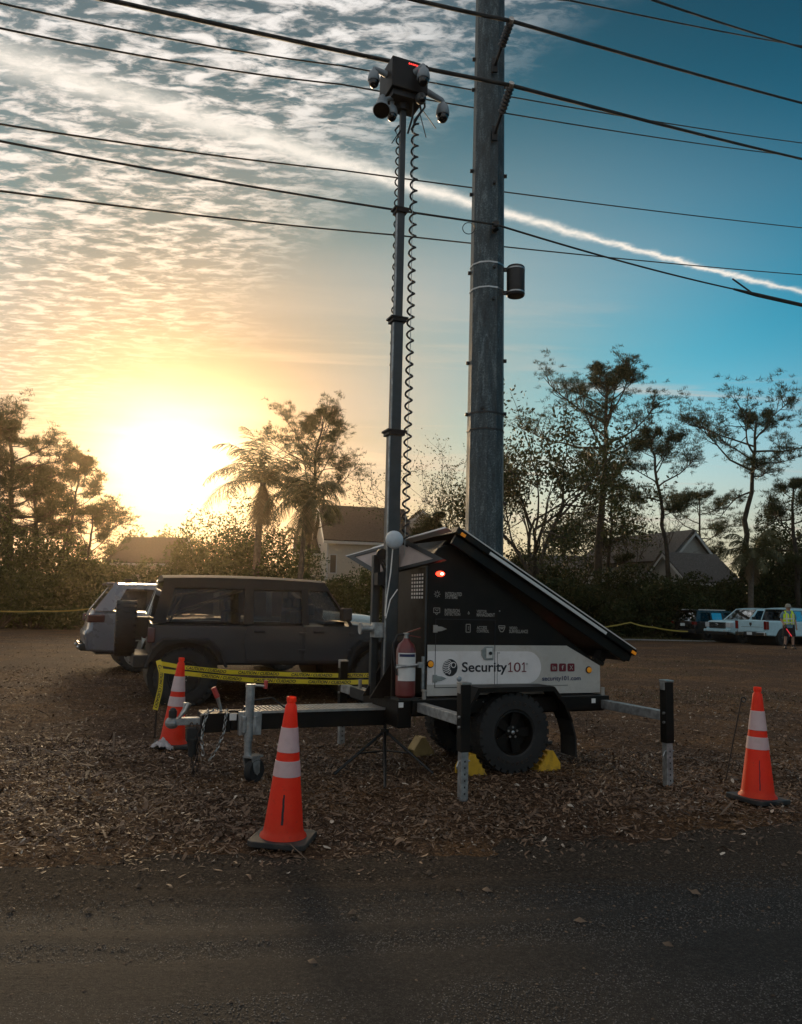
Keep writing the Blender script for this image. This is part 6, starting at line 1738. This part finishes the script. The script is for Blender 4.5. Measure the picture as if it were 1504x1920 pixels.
# -- dark four door off roader with soft top, spare wheel on the tailgate
JB = rad(20)
jr = at(300, 1240, 11.7)                    # near rear corner
c0 = Vector((jr.x, jr.y, 0)) + Vector((math.cos(JB) * 1.85 - math.sin(JB) * 0.9, math.sin(JB) * 1.85 + math.cos(JB) * 0.9, 0))
J_ = Car('off_road_car', 'dark grey four door off roader with soft top and spare wheel on the tailgate', 'car', (c0.x, c0.y, gz1(c0.x, c0.y) * 0.6), JB, 'paint_graphite', 0.82)
J_.lower([(-1.98, 0.62), (-2.0, 1.20), (0.98, 1.20), (1.02, 1.25), (1.95, 1.19), (2.05, 1.10), (2.06, 0.72)], (-1.50, 1.50), 0.53, 0.43, 0.62, bevel=0.035, tuck=0.03)
J_.wheels((-1.50, 1.50), 0.43, 0.28, 0.23, 'trim_black', inset=-0.10, lug=26)
J_.flare(-1.50, 0.43, 0.55, 0.17, flat=True); J_.flare(1.50, 0.43, 0.55, 0.17, flat=True)
J_.cabin(1.20, 1.86, (-1.98, 1.05), (-1.83, 0.58), [(-1.80, -0.66, -1.66, -0.66), (-0.52, 0.24, -0.52, 0.22), (0.34, 1.00, 0.32, 0.56)], 0.80, 0.70, 'auto_glass', 'soft_top', rail=0.13, sill=0.03, pillm='soft_top', seats=((-0.75, 1.38), (0.25, 1.42)), crown=0.06)
for s in (-1, 1):        # tube doors frames in body colour above the belt
    pass
J_.panel('door', 'paint_graphite', [(-0.60, 0.66), (0.22, 0.66), (0.25, 1.185), (-0.60, 1.185), (-0.66, 1.0)], 0.010)
J_.panel('door', 'paint_graphite', [(0.27, 0.66), (1.00, 0.66), (1.04, 1.185), (0.30, 1.185)], 0.010)
for o in [k for k in J_.root.children if k.name.startswith('door')]:
    s = -1 if o.data.vertices[0].co.y < 0 else 1
    xs = [v.co.x for v in o.data.vertices]; x = min(xs) + 0.15
    MB().box(x, x + 0.17, min(s * 0.83, s * 0.865), max(s * .83, s * .865), 1.085, 1.115).build('door_handle', 'trim_black', o, bevel=0.008)
    for zz in (0.80, 1.06): MB().box(max(xs) - 0.06, max(xs) + 0.05, min(s * .828, s * .855), max(s * .828, s * .855), zz, zz + 0.035).build('door_hinge', 'paint_graphite', o, bevel=0.006)
SPM = Matrix.Translation((-2.33, 0.03, 1.10)) @ Matrix.Rotation(-PI / 2, 4, 'Y')
wheel((0, 0, 0), 1, 0.43, 0.30, 0.22, J_.root, 26, M0=SPM, name='spare_wheel')
J_.box('tailgate_carrier', 'trim_black', -2.20, -1.99, -0.2, 0.2, 0.98, 1.28)
J_.box('rear_bumper', 'trim_black', -2.22, -1.98, -0.80, 0.80, 0.55, 0.74, 0.02)
J_.both('tail_lamp', 'tail_smoke', -2.04, -1.93, 0.70, 0.83, 0.92, 1.14, 0.015)
J_.box('front_bumper', 'trim_black', 2.06, 2.30, -0.80, 0.80, 0.55, 0.75, 0.03)
J_.box('grille', 'trim_black', 2.045, 2.075, -0.42, 0.42, 0.82, 1.12, 0.01)
J_.both('head_lamp', 'lamp_clear', 2.05, 2.09, 0.50, 0.70, 0.88, 1.08, 0.03)
J_.mirror(0.92, 1.28, 0.80)
mb = MB(); 
for s in (-1, 1): mb.tube([(-1.75, s * 0.62, 1.2), (-1.55, s * .62, 1.62), (-0.6, s * .62, 1.76), (0.5, s * .62, 1.76)], 0.03, 6); mb.tube([(-0.60, s * .62, 1.0), (-0.60, s * .62, 1.76)], 0.035, 6); mb.tube([(-1.7, s * .62, 1.3), (-0.6, s * 0.1, 1.72)], 0.02, 5)
mb.tube([(-0.6, -.62, 1.76), (-0.6, .62, 1.76)], 0.03, 6); mb.tube([(-1.55, -.62, 1.62), (-1.55, .62, 1.62)], 0.03, 6); mb.build('roll_bar', 'trim_black', J_.root, smooth=60)
mb = MB(); mb.box(-1.9, -0.9, -0.7, 0.7, 1.0, 1.22); mb.box(0.62, 0.95, -0.7, 0.7, 1.05, 1.26); mb.build('interior_floor', 'seat_cloth', J_.root)
mb = MB(); M4 = Matrix.Translation((0.52, 0.36, 1.28)) @ Matrix.Rotation(rad(70), 4, 'Y'); mb.torus(M4, 0.18, 0.016, 20, 6); mb.build('steering_wheel', 'trim_black', J_.root)

# -- silver SUV behind it
sr = at(165, 1200, 16.0)
SB = rad(24)
c0 = Vector((sr.x, sr.y, 0)) + Vector((math.cos(SB) * 2.45 - math.sin(SB) * .93, math.sin(SB) * 2.45 + math.cos(SB) * .93, 0))
S_ = Car('suv', 'silver grey SUV parked beyond the off roader, only its rear quarter showing', 'car', (c0.x, c0.y, gz1(c0.x, c0.y)), SB, 'paint_silver', 0.95)
S_.lower([(-2.50, 0.42), (-2.54, 0.78), (-2.46, 0.86), (-2.44, 1.10), (-2.40, 1.22), (1.0, 1.14), (2.30, 1.02), (2.48, 0.85), (2.50, 0.40)], (-1.50, 1.55), 0.42, 0.38, 0.38, bevel=0.05, tuck=0.07)
S_.wheels((-1.50, 1.55), 0.38, 0.26, 0.26, 'steel')
S_.cabin(1.20, 1.74, (-2.38, 1.35), (-2.00, 0.45), [(-2.02, -1.18, -1.72, -1.18), (-1.06, -0.18, -1.06, -0.18), (-0.08, 0.98, -0.08, 0.42)], 0.90, 0.72, 'auto_glass', rail=0.09, seats=((-0.9, 1.42), (0.2, 1.45)), crown=0.05)
S_.both('tail_lamp', 'tail_smoke', -2.50, -2.16, 0.62, 0.955, 0.98, 1.14, 0.03)
S_.box('tail_bar', 'tail_smoke', -2.475, -2.43, -0.62, 0.62, 1.03, 1.10, 0.01)
S_.box('rear_bumper', 'trim_black', -2.60, -2.40, -0.86, 0.86, 0.42, 0.56, 0.04)
S_.box('bumper_lip', 'chrome', -2.615, -2.50, -0.80, 0.80, 0.52, 0.56, 0.01)
S_.both('exhaust_tip', 'chrome', -2.64, -2.5, 0.55, 0.68, 0.44, 0.52, 0.03)
S_.box('spoiler', 'paint_silver', -2.16, -1.92, -0.66, 0.66, 1.75, 1.79, 0.02)
S_.box('antenna_fin', 'trim_black', -1.75, -1.60, -0.02, 0.02, 1.82, 1.89, 0.008)
S_.both('roof_bar', 'trim_black', -1.7, 0.2, 0.62, 0.66, 1.79, 1.83, 0.012)
S_.mirror(0.95, 1.2, 0.88)
S_.panel('door', 'paint_silver', [(-1.02, 0.46), (-0.15, 0.46), (-0.15, 1.17), (-1.05, 1.17)], -0.04); S_.panel('door', 'paint_silver', [(-0.10, 0.46), (0.95, 0.46), (1.0, 1.10), (-0.10, 1.14)], -0.04)
S_.both('head_lamp', 'lamp_clear', 2.2, 2.46, 0.5, 0.86, 0.80, 0.95, 0.03); S_.box('grille', 'trim_black', 2.42, 2.52, -0.45, 0.45, 0.55, 0.85, 0.02)

def pickup(label, loc, rot, paintm, group=None, tall=0.0, glassm='auto_glass'):
    k = Car('pickup_truck', label, 'pickup', loc, rot, paintm, 0.98, group)
    t = tall
    k.lower([(-2.90, 0.52), (-2.92, 1.28 + t), (-1.05, 1.28 + t), (1.15, 1.24 + t), (1.25, 1.30 + t), (2.55, 1.22 + t), (2.70, 1.05 + t), (2.72, 0.60)], (-1.75, 1.85), 0.48, 0.42, 0.48, bevel=0.05, tuck=0.06)
    k.wheels((-1.75, 1.85), 0.42, 0.28, 0.26, 'dark_metal')
    k.cabin(1.24 + t, 1.90, (-1.05, 1.45), (-0.90, 0.62), [(-0.92, -0.05, -0.82, -0.05), (0.06, 1.22, 0.06, 0.55)], 0.93, 0.76, glassm, rail=0.09, seats=((-0.5, 1.5), (0.4, 1.52)))
    # bed cavity edge, tailgate, bumpers, lamps
    k.box('bed_liner', 'trim_black', -2.84, -1.12, -0.80, 0.80, 1.262 + t, 1.30 + t, 0.01)
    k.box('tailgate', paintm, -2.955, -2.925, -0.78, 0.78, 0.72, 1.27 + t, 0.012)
    k.box('tailgate_crease', 'trim_black', -2.962, -2.956, -0.74, 0.60, 0.93, 0.945, 0.0)
    k.both('tail_lamp', 'tail_red', -2.965, -2.78, 0.80, 0.985, 0.82, 1.24 + t, 0.02)
    k.box('rear_bumper', 'chrome', -3.06, -2.90, -0.92, 0.92, 0.50, 0.68, 0.03)
    k.box('bumper_step', 'trim_black', -3.065, -2.94, -0.38, 0.38, 0.48, 0.69, 0.01)
    k.box('license_plate', 'plate_white', -3.072, -3.066, -0.16, 0.16, 0.53, 0.68, 0.0)
    k.box('grille', 'trim_black', 2.66, 2.76, -0.62, 0.62, 0.80, 1.14 + t, 0.02)
    for z in (0.86, 0.97, 1.08): k.box('grille_bar', 'chrome', 2.765, 2.785, -0.60, 0.60, z, z + 0.05, 0.008)
    k.both('head_lamp', 'lamp_clear', 2.45, 2.75, 0.64, 0.965, 0.86, 1.13 + t, 0.03)
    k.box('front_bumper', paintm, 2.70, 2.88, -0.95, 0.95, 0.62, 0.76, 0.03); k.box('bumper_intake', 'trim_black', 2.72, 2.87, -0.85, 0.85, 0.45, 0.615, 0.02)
    k.both('fog_lamp', 'lamp_clear', 2.85, 2.89, 0.62, 0.76, 0.64, 0.70, 0.01)
    k.mirror(1.10, 1.28 + t, 0.90)
    k.panel('door', paintm, [(-0.98, 0.56), (-0.02, 0.56), (-0.02, 1.22 + t), (-1.0, 1.22 + t)], -0.045); k.panel('door', paintm, [(0.03, 0.56), (1.12, 0.56), (1.2, 1.20 + t), (0.03, 1.20 + t)], -0.045)
    return k
# -- pale car beyond, only its bonnet showing past the off roader
pr_ = at(712, 1160, 14.6); PB_ = rad(18)
c0 = Vector((pr_.x, pr_.y, 0)) + Vector((-math.cos(PB_) * 2.05 - math.sin(PB_) * 0.92, -math.sin(PB_) * 2.05 + math.cos(PB_) * 0.92, 0))
pk = Car('suv', 'pale blue grey car, only its bonnet showing past the soft top off roader', 'car', (c0.x, c0.y, gz1(c0.x, c0.y)), PB_, 'paint_ice', 0.92)
pk.lower([(-2.0, 0.5), (-2.05, 1.18), (0.75, 1.30), (0.85, 1.40), (1.95, 1.31), (2.12, 1.12), (2.14, 0.52)], (-1.25, 1.35), 0.44, 0.40, 0.46, bevel=0.05, tuck=0.05)
pk.wheels((-1.25, 1.35), 0.40, 0.26, 0.25, 'dark_metal')
pk.cabin(1.26, 1.80, (-1.98, 1.05), (-1.8, 0.35), [(-1.75, -0.9, -1.65, -0.9), (-0.8, 0.0, -0.8, 0.0), (0.1, 0.85, 0.1, 0.32)], 0.88, 0.72, 'auto_glass_dark', rail=0.09)
pk.box('grille', 'trim_black', 2.10, 2.16, -0.5, 0.5, 0.8, 1.1, 0.02); pk.both('head_lamp', 'lamp_clear', 1.9, 2.15, 0.55, 0.90, 0.95, 1.15, 0.03); pk.box('front_bumper', 'trim_black', 2.08, 2.25, -0.88, 0.88, 0.5, 0.72, 0.03); pk.mirror(0.75, 1.3, 0.86)
for y0 in (-0.5, 0.2):
    mb = MB(); mb.tube([(1.0, y0, 1.43), (0.9, y0 + 0.5, 1.46)], 0.014, 5); mb.build('wiper', 'trim_black', pk.root)
pk.both('bonnet_vent', 'trim_black', 1.25, 1.5, 0.55, 0.62, 1.385, 1.40, 0.003)

# -- cars on the right side of the lot
def spot(px, py, Y):
    p = at(px, py, Y); return (p.x, p.y, gz1(p.x, p.y))
GR = 'cars parked on the right side of the lot'
k1 = pickup('white pickup facing the trailer with dark grille and clear headlamps', spot(1418, 1190, 46.0), rad(-160), 'paint_white_sky_tint', GR, glassm='auto_glass_dark')
# bed cap in line with the cab
mb = MB(); mb.prism([(-2.88, 1.30), (-1.10, 1.30), (-1.10, 1.90), (-2.70, 1.90)], -0.80, 0.80, 'y'); cap_ = mb.build('bed_cap', 'paint_white_sky_tint', k1.root, bevel=0.06, seg=3)
for s in (-1, 1): MB().prism([(-2.66, 1.40), (-1.18, 1.40), (-1.18, 1.82), (-2.55, 1.82)], s * 0.803, s * 0.812, 'y').build('cap_window', 'dome_dark', cap_)
mb = MB(); mb.ball((2.79, 0, 1.0), 0.10, 16, 6, (0.2, 1.3, 0.6)); mb.build('grille_badge', 'chrome', k1.root, smooth=180)
k2 = pickup('white pickup seen from behind with closed tailgate and red tail lamps', spot(1482, 1196, 43.0), rad(26), 'paint_white_sky_tint', GR, glassm='auto_glass_dark')
mb = MB(); mb.prism([(-0.07, 1.16), (0.07, 1.16), (0.07, 1.06), (0.0, 0.96), (-0.07, 1.06)], -2.958, -2.970, 'x'); mb.build('tailgate_badge', 'trim_black', k2.root)
k3 = Car('suv', 'black SUV parked by the hedge with pale number plate', 'car', spot(1340, 1185, 49.0), rad(24), 'paint_black', 0.97, GR)
k3.lower([(-2.45, 0.45), (-2.5, 0.85), (-2.44, 1.14), (1.05, 1.12), (2.30, 1.02), (2.45, 0.85), (2.46, 0.45)], (-1.45, 1.50), 0.43, 0.39, 0.42, tuck=0.06)
k3.wheels((-1.45, 1.50), 0.39, 0.26, 0.26, 'dark_metal')
k3.cabin(1.12, 1.76, (-2.42, 1.35), (-2.12, 0.5), [(-2.05, -1.2, -1.88, -1.2), (-1.08, -0.18, -1.08, -0.18), (-0.08, 0.98, -0.08, 0.45)], 0.92, 0.76, 'auto_glass_dark', rail=0.09, seats=((0.2, 1.45),))
k3.box('license_plate', 'plate_white', -2.515, -2.508, -0.18, 0.18, 0.86, 1.02, 0.0); k3.both('tail_lamp', 'tail_red', -2.49, -2.3, 0.70, 0.965, 0.95, 1.12, 0.02)
k3.box('rear_bumper', 'trim_black', -2.60, -2.40, -0.9, 0.9, 0.45, 0.66, 0.04); k3.both('roof_bar', 'alu_bright', -1.9, 0.2, 0.66, 0.70, 1.80, 1.85, 0.012); k3.mirror(0.95, 1.15, 0.9)
k3.both('head_lamp', 'lamp_clear', 2.2, 2.42, 0.5, 0.86, 0.84, 0.96, 0.03); k3.box('roof_spoiler', 'paint_black', -2.28, -2.0, -0.7, 0.7, 1.76, 1.81, 0.02)
k4 = Car('suv', 'white SUV half hidden behind the attendant in the yellow vest', 'car', spot(1580, 1195, 46.0), rad(26), 'paint_white_sky_tint', 0.97, GR)
k4.lower([(-2.45, 0.45), (-2.5, 0.85), (-2.44, 1.14), (1.05, 1.12), (2.30, 1.02), (2.45, 0.85), (2.46, 0.45)], (-1.45, 1.50), 0.43, 0.39, 0.42, tuck=0.06)
k4.wheels((-1.45, 1.50), 0.39, 0.26, 0.26, 'dark_metal')
k4.cabin(1.12, 1.80, (-2.42, 1.35), (-2.12, 0.5), [(-2.05, -1.2, -1.88, -1.2), (-1.08, -0.18, -1.08, -0.18), (-0.08, 0.98, -0.08, 0.45)], 0.92, 0.76, 'auto_glass_dark', rail=0.09)
k4.both('tail_lamp', 'tail_red', -2.49, -2.3, 0.70, 0.965, 0.95, 1.12, 0.02); k4.box('rear_bumper', 'trim_black', -2.60, -2.40, -0.9, 0.9, 0.45, 0.66, 0.04)
# ------------------------------------------------------------------ parking attendant
pp = at(1480, 1200, 33.0); pz = gz1(pp.x, pp.y)
PR = thing('person', 'person in yellow safety vest, shorts and sun hat holding a red wand', 'person', (pp.x, pp.y, pz), rad(-8))
mat('skin', (0.36, 0.22, 0.16), rough=0.55, var=0.06)
mat('shirt_blue', (0.10, 0.20, 0.28), rough=0.85, var=0.1)
mat('shorts_dark', (0.012, 0.012, 0.014), rough=0.9)
mat('vest_yellow', (0.55, 0.78, 0.02), rough=0.6, var=0.06, emit=(0.6, 0.9, 0.02), estr=0.0)
mat('vest_tape', (0.55, 0.56, 0.55), rough=0.4)
mat('hat_grey', (0.24, 0.24, 0.21), rough=0.85)
mat('shoe_black', (0.012, 0.012, 0.012), rough=0.6)
mat('wand_red', (0.75, 0.05, 0.07), rough=0.3, transl=0.3, emit=(1.0, 0.08, 0.10), estr=0.35)
# body: one skin, facing the camera (-y), weight on both feet, right hand holding the wand down across the thigh
joints = {'pel': (0, 0, 0.96), 'bel': (0, 0, 1.10), 'che': (0, 0.01, 1.34), 'nec': (0, 0.0, 1.53), 'hea': (0, -0.02, 1.62), 'top': (0, -0.01, 1.76),
          'ls': (0.19, 0.01, 1.45), 'le': (0.27, 0.05, 1.17), 'lw': (0.27, -0.07, 0.93), 'rs': (-0.19, 0.01, 1.45), 're': (-0.27, 0.04, 1.18), 'rw': (-0.22, -0.15, 0.98),
          'lh': (0.10, 0, 0.90), 'lk': (0.135, -0.03, 0.50), 'la': (0.15, 0.02, 0.09), 'lt': (0.17, -0.17, 0.04), 'rh': (-0.10, 0, 0.90), 'rk': (-0.14, -0.03, 0.50), 'ra': (-0.17, 0.02, 0.09), 'rt': (-0.20, -0.17, 0.04)}
radii = {'pel': (.155, .12), 'bel': (.155, .12), 'che': (.17, .12), 'nec': (.058, .06), 'hea': (.075, .09), 'top': (.06, .075), 'ls': (.07, .07), 'le': (.047, .047), 'lw': (.033, .033), 'rs': (.07, .07), 're': (.047, .047), 'rw': (.033, .033),
         'lh': (.10, .10), 'lk': (.062, .062), 'la': (.043, .043), 'lt': (.04, .03), 'rh': (.10, .10), 'rk': (.062, .062), 'ra': (.043, .043), 'rt': (.04, .03)}
edges_ = [('pel', 'bel'), ('bel', 'che'), ('che', 'nec'), ('nec', 'hea'), ('hea', 'top'), ('che', 'ls'), ('ls', 'le'), ('le', 'lw'), ('che', 'rs'), ('rs', 're'), ('re', 'rw'), ('pel', 'lh'), ('lh', 'lk'), ('lk', 'la'), ('la', 'lt'), ('pel', 'rh'), ('rh', 'rk'), ('rk', 'ra'), ('ra', 'rt')]
# palms and fingers grow from the wrists
def hand(side, w, d, down):
    w = Vector(w); pk_ = side + 'p'; joints[pk_] = tuple(w + d * 0.07); radii[pk_] = (.036, .022); edges_.append((side + 'w', pk_))
    lat = Vector((1, 0, 0))
    for i, (o_, l_) in enumerate(((-.026, .062), (-.009, .072), (.009, .068), (.026, .055))):
        a_ = side + 'f%d' % i; b_ = side + 'g%d' % i; base_ = w + d * 0.10 + lat * o_
        joints[a_] = tuple(base_ + d * 0.02); joints[b_] = tuple(base_ + d * l_ * .7 + down * l_ * .6); radii[a_] = (.010, .010); radii[b_] = (.008, .008)
        edges_.append((pk_, a_)); edges_.append((a_, b_))
    a_ = side + 't0'; joints[a_] = tuple(w + d * 0.075 + lat * (0.05 if side == 'r' else -0.05) + Vector((0, -.02, 0))); radii[a_] = (.011, .011); edges_.append((pk_, a_))
hand('l', joints['lw'], Vector((0.02, -0.12, -0.99)).normalized(), Vector((0, -.8, -.3)))
hand('r', joints['rw'], Vector((0.15, -0.5, -0.85)).normalized(), Vector((0, .8, -.3)))
names = list(joints); me = bpy.data.meshes.new('body')
me.from_pydata([joints[n] for n in names], [(names.index(a), names.index(b_)) for a, b_ in edges_], [])
bo = bpy.data.objects.new('body', me); COL.objects.link(bo); bo.parent = PR; me.materials.append(MATS['skin'])
md = bo.modifiers.new('skin', 'SKIN'); md.use_smooth_shade = True
for n, sv in zip(names, me.skin_vertices[0].data):
    sv.radius = radii[n]; sv.use_root = (n == 'pel')
md2 = bo.modifiers.new('sub', 'SUBSURF'); md2.levels = 2; md2.render_levels = 2
def loft(name, rings, m, n=18, parent=PR, open_=True):
    """rings: (cx, cy, z, rx, ry)"""
    mb = MB(); V = []; F_ = []
    for (cx, cy, z, rx_, ry_) in rings:
        for k in range(n):
            a = 2 * PI * k / n; V.append((cx + rx_ * math.cos(a), cy + ry_ * math.sin(a), z))
    for i in range(len(rings) - 1):
        for k in range(n):
            F_.append((i * n + k, i * n + (k + 1) % n, (i + 1) * n + (k + 1) % n, (i + 1) * n + k))
    mb.add(V, F_); return mb.build(name, m, parent, smooth=60)
loft('shirt', [(0, 0, 0.86, .205, .155), (0, 0, 0.98, .21, .165), (0, 0, 1.12, .205, .17), (0, 0, 1.30, .215, .165), (0, 0, 1.43, .215, .145), (0, 0, 1.51, .15, .11), (0, 0, 1.545, .075, .075)], 'shirt_blue')
for s, k in ((1, 'l'), (-1, 'r')):
    a = Vector(joints[k + 's']); b_ = Vector(joints[k + 'e']); mb = MB(); mb.tube([a + Vector((-.05 * s, 0, .02)), a.lerp(b_, .35), a.lerp(b_, .80)], [.095, .088, .082], 12, caps=False); mb.build('sleeve', 'shirt_blue', PR, smooth=60)
    h_ = Vector(joints[k + 'h']); kk = Vector(joints[k + 'k'])
    mb = MB(); mb.tube([h_ + Vector((0, 0, .10)), h_, h_.lerp(kk, .5), h_.lerp(kk, .98)], [.125, .135, .12, .115], 14, caps=False); mb.build('shorts_leg', 'shorts_dark', PR, smooth=60)
    an = Vector(joints[k + 'a']); to = Vector(joints[k + 't'])
    mb = MB(); mb.tube([an + Vector((0, .06, -.05)), an + Vector((0, 0, -.04)), an.lerp(to, .6) - Vector((0, 0, .01)), to + Vector((0, -.04, 0))], [.045, .058, .055, .035], 10); mb.build('shoe', 'shoe_black', PR, smooth=60)
    mb = MB(); mb.tube([an + Vector((0, 0, -.02)), an + Vector((0, 0, .12))], [.056, .052], 10, caps=False); mb.build('sock', 'shoe_black', PR, smooth=60)
loft('shorts_waist', [(0, 0, 0.80, .20, .15), (0, 0, 0.92, .205, .155), (0, 0, 1.0, .19, .145)], 'shorts_dark')
# vest: two front panels open at the throat, back, and shoulder straps
def vest_panel(a0_, a1_, zs, m='vest_yellow', grow=1.0, name='vest'):
    mb = MB(); V = []; F_ = []; n = 12
    for (z, rx_, ry_) in zs:
        for k in range(n + 1):
            a = a0_ + (a1_ - a0_) * k / n; V.append(((rx_ + .018 * grow) * math.cos(a), (ry_ + .018 * grow) * math.sin(a), z))
    for i in range(len(zs) - 1):
        for k in range(n): F_.append((i * (n + 1) + k, i * (n + 1) + k + 1, (i + 1) * (n + 1) + k + 1, (i + 1) * (n + 1) + k))
    mb.add(V, F_); return mb.build(name, m, PR, smooth=60)
zs = [(1.00, .212, .168), (1.14, .208, .172), (1.30, .217, .168), (1.43, .217, .148)]
vest_panel(rad(-200), rad(-96), zs); vest_panel(rad(-84), rad(20), zs); vest_panel(rad(20), rad(160), zs)
for z_ in (1.05, 1.20): vest_panel(rad(-200), rad(160), [(z_, .214, .172), (z_ + .05, .214, .172)], 'vest_tape', 1.25, 'vest_band')
for s in (-1, 1):
    mb = MB(); mb.quad4((s * .07, -.155, 1.42), (s * .16, -.145, 1.42), (s * .16, -.02, 1.555), (s * .085, -.02, 1.56), 0.01); mb.quad4((s * .085, -.02, 1.56), (s * .16, -.02, 1.555), (s * .16, .14, 1.42), (s * .07, .16, 1.42), 0.01); mb.build('vest_strap', 'vest_yellow', PR)
    MB().quad4((s * .10, -.196, 1.0), (s * .145, -.186, 1.0), (s * .145, -.170, 1.43), (s * .10, -.175, 1.43), -0.004).build('vest_band', 'vest_tape', PR)
# head details and hat
hc = Vector((0, -0.02, 1.665))
mb = MB(); mb.ball(hc, 0.098, 18, 12, (0.82, 1.0, 1.22)); mb.ball(hc + Vector((0, -0.10, -0.015)), 0.02, 8, 6, (.7, 1, 1.2))
for s in (-1, 1): mb.ball(hc + Vector((s * .082, 0.01, -.01)), 0.026, 8, 6, (.4, .8, 1.2))
mb.tube([(0, 0, 1.50), hc + Vector((0, .01, -.06))], .06, 12); mb.build('head', 'skin', PR, smooth=180)
for s in (-1, 1): MB().ball(hc + Vector((s * .033, -0.090, .015)), 0.013, 8, 6).build('eye', 'ink_dark', PR)
MB().ball(hc + Vector((0, -.094, -.055)), 0.024, 8, 5, (1.2, .4, .35)).build('mouth', 'red_grip', PR)
loft('hat_crown', [(0, -.02, 1.71, .105, .118), (0, -.02, 1.78, .10, .112), (0, -.02, 1.825, .075, .085), (0, -.02, 1.84, .01, .01)], 'hat_grey')
loft('hat_brim', [(0, -.025, 1.70, .16, .18), (0, -.02, 1.718, .105, .118)], 'hat_grey')
mb = MB(); w_ = Vector(joints['rp']); mb.tube([w_ + Vector((-.03, -.03, .05)), w_ + Vector((.04, -.05, -.10))], .017, 8)
wd_ = thing('signal_wand', 'red signal wand held pointing down in the hand of the attendant', 'wand', (pp.x, pp.y, pz), rad(-8))
mb.build('grip', 'plastic_black', wd_)
mb = MB(); mb.tube([w_ + Vector((.04, -.05, -.10)), w_ + Vector((.22, -.10, -.40))], [.022, .020], 10); mb.build('lamp_tube', 'wand_red', wd_, smooth=60)

# ------------------------------------------------------------------ haze: pale air glowing towards the sun
m = bpy.data.materials.new('haze'); m.use_nodes = True
for n in list(m.node_tree.nodes): m.node_tree.nodes.remove(n)
q = NG(m.node_tree); out = q.node('ShaderNodeOutputMaterial'); pv = q.node('ShaderNodeVolumePrincipled')
pv.inputs['Color'].default_value = (1.0, 0.78, 0.50, 1); pv.inputs['Density'].default_value = 0.00036; pv.inputs['Anisotropy'].default_value = 0.88
q.link(pv.outputs[0], out.inputs['Volume'])
MATS['haze'] = m
hz = MB().box(-1250, 1250, -60, 950, -1.2, 24.5).build('haze', 'haze'); hz['kind'] = 'stuff'
SC.cycles.volume_step_rate = 5.0
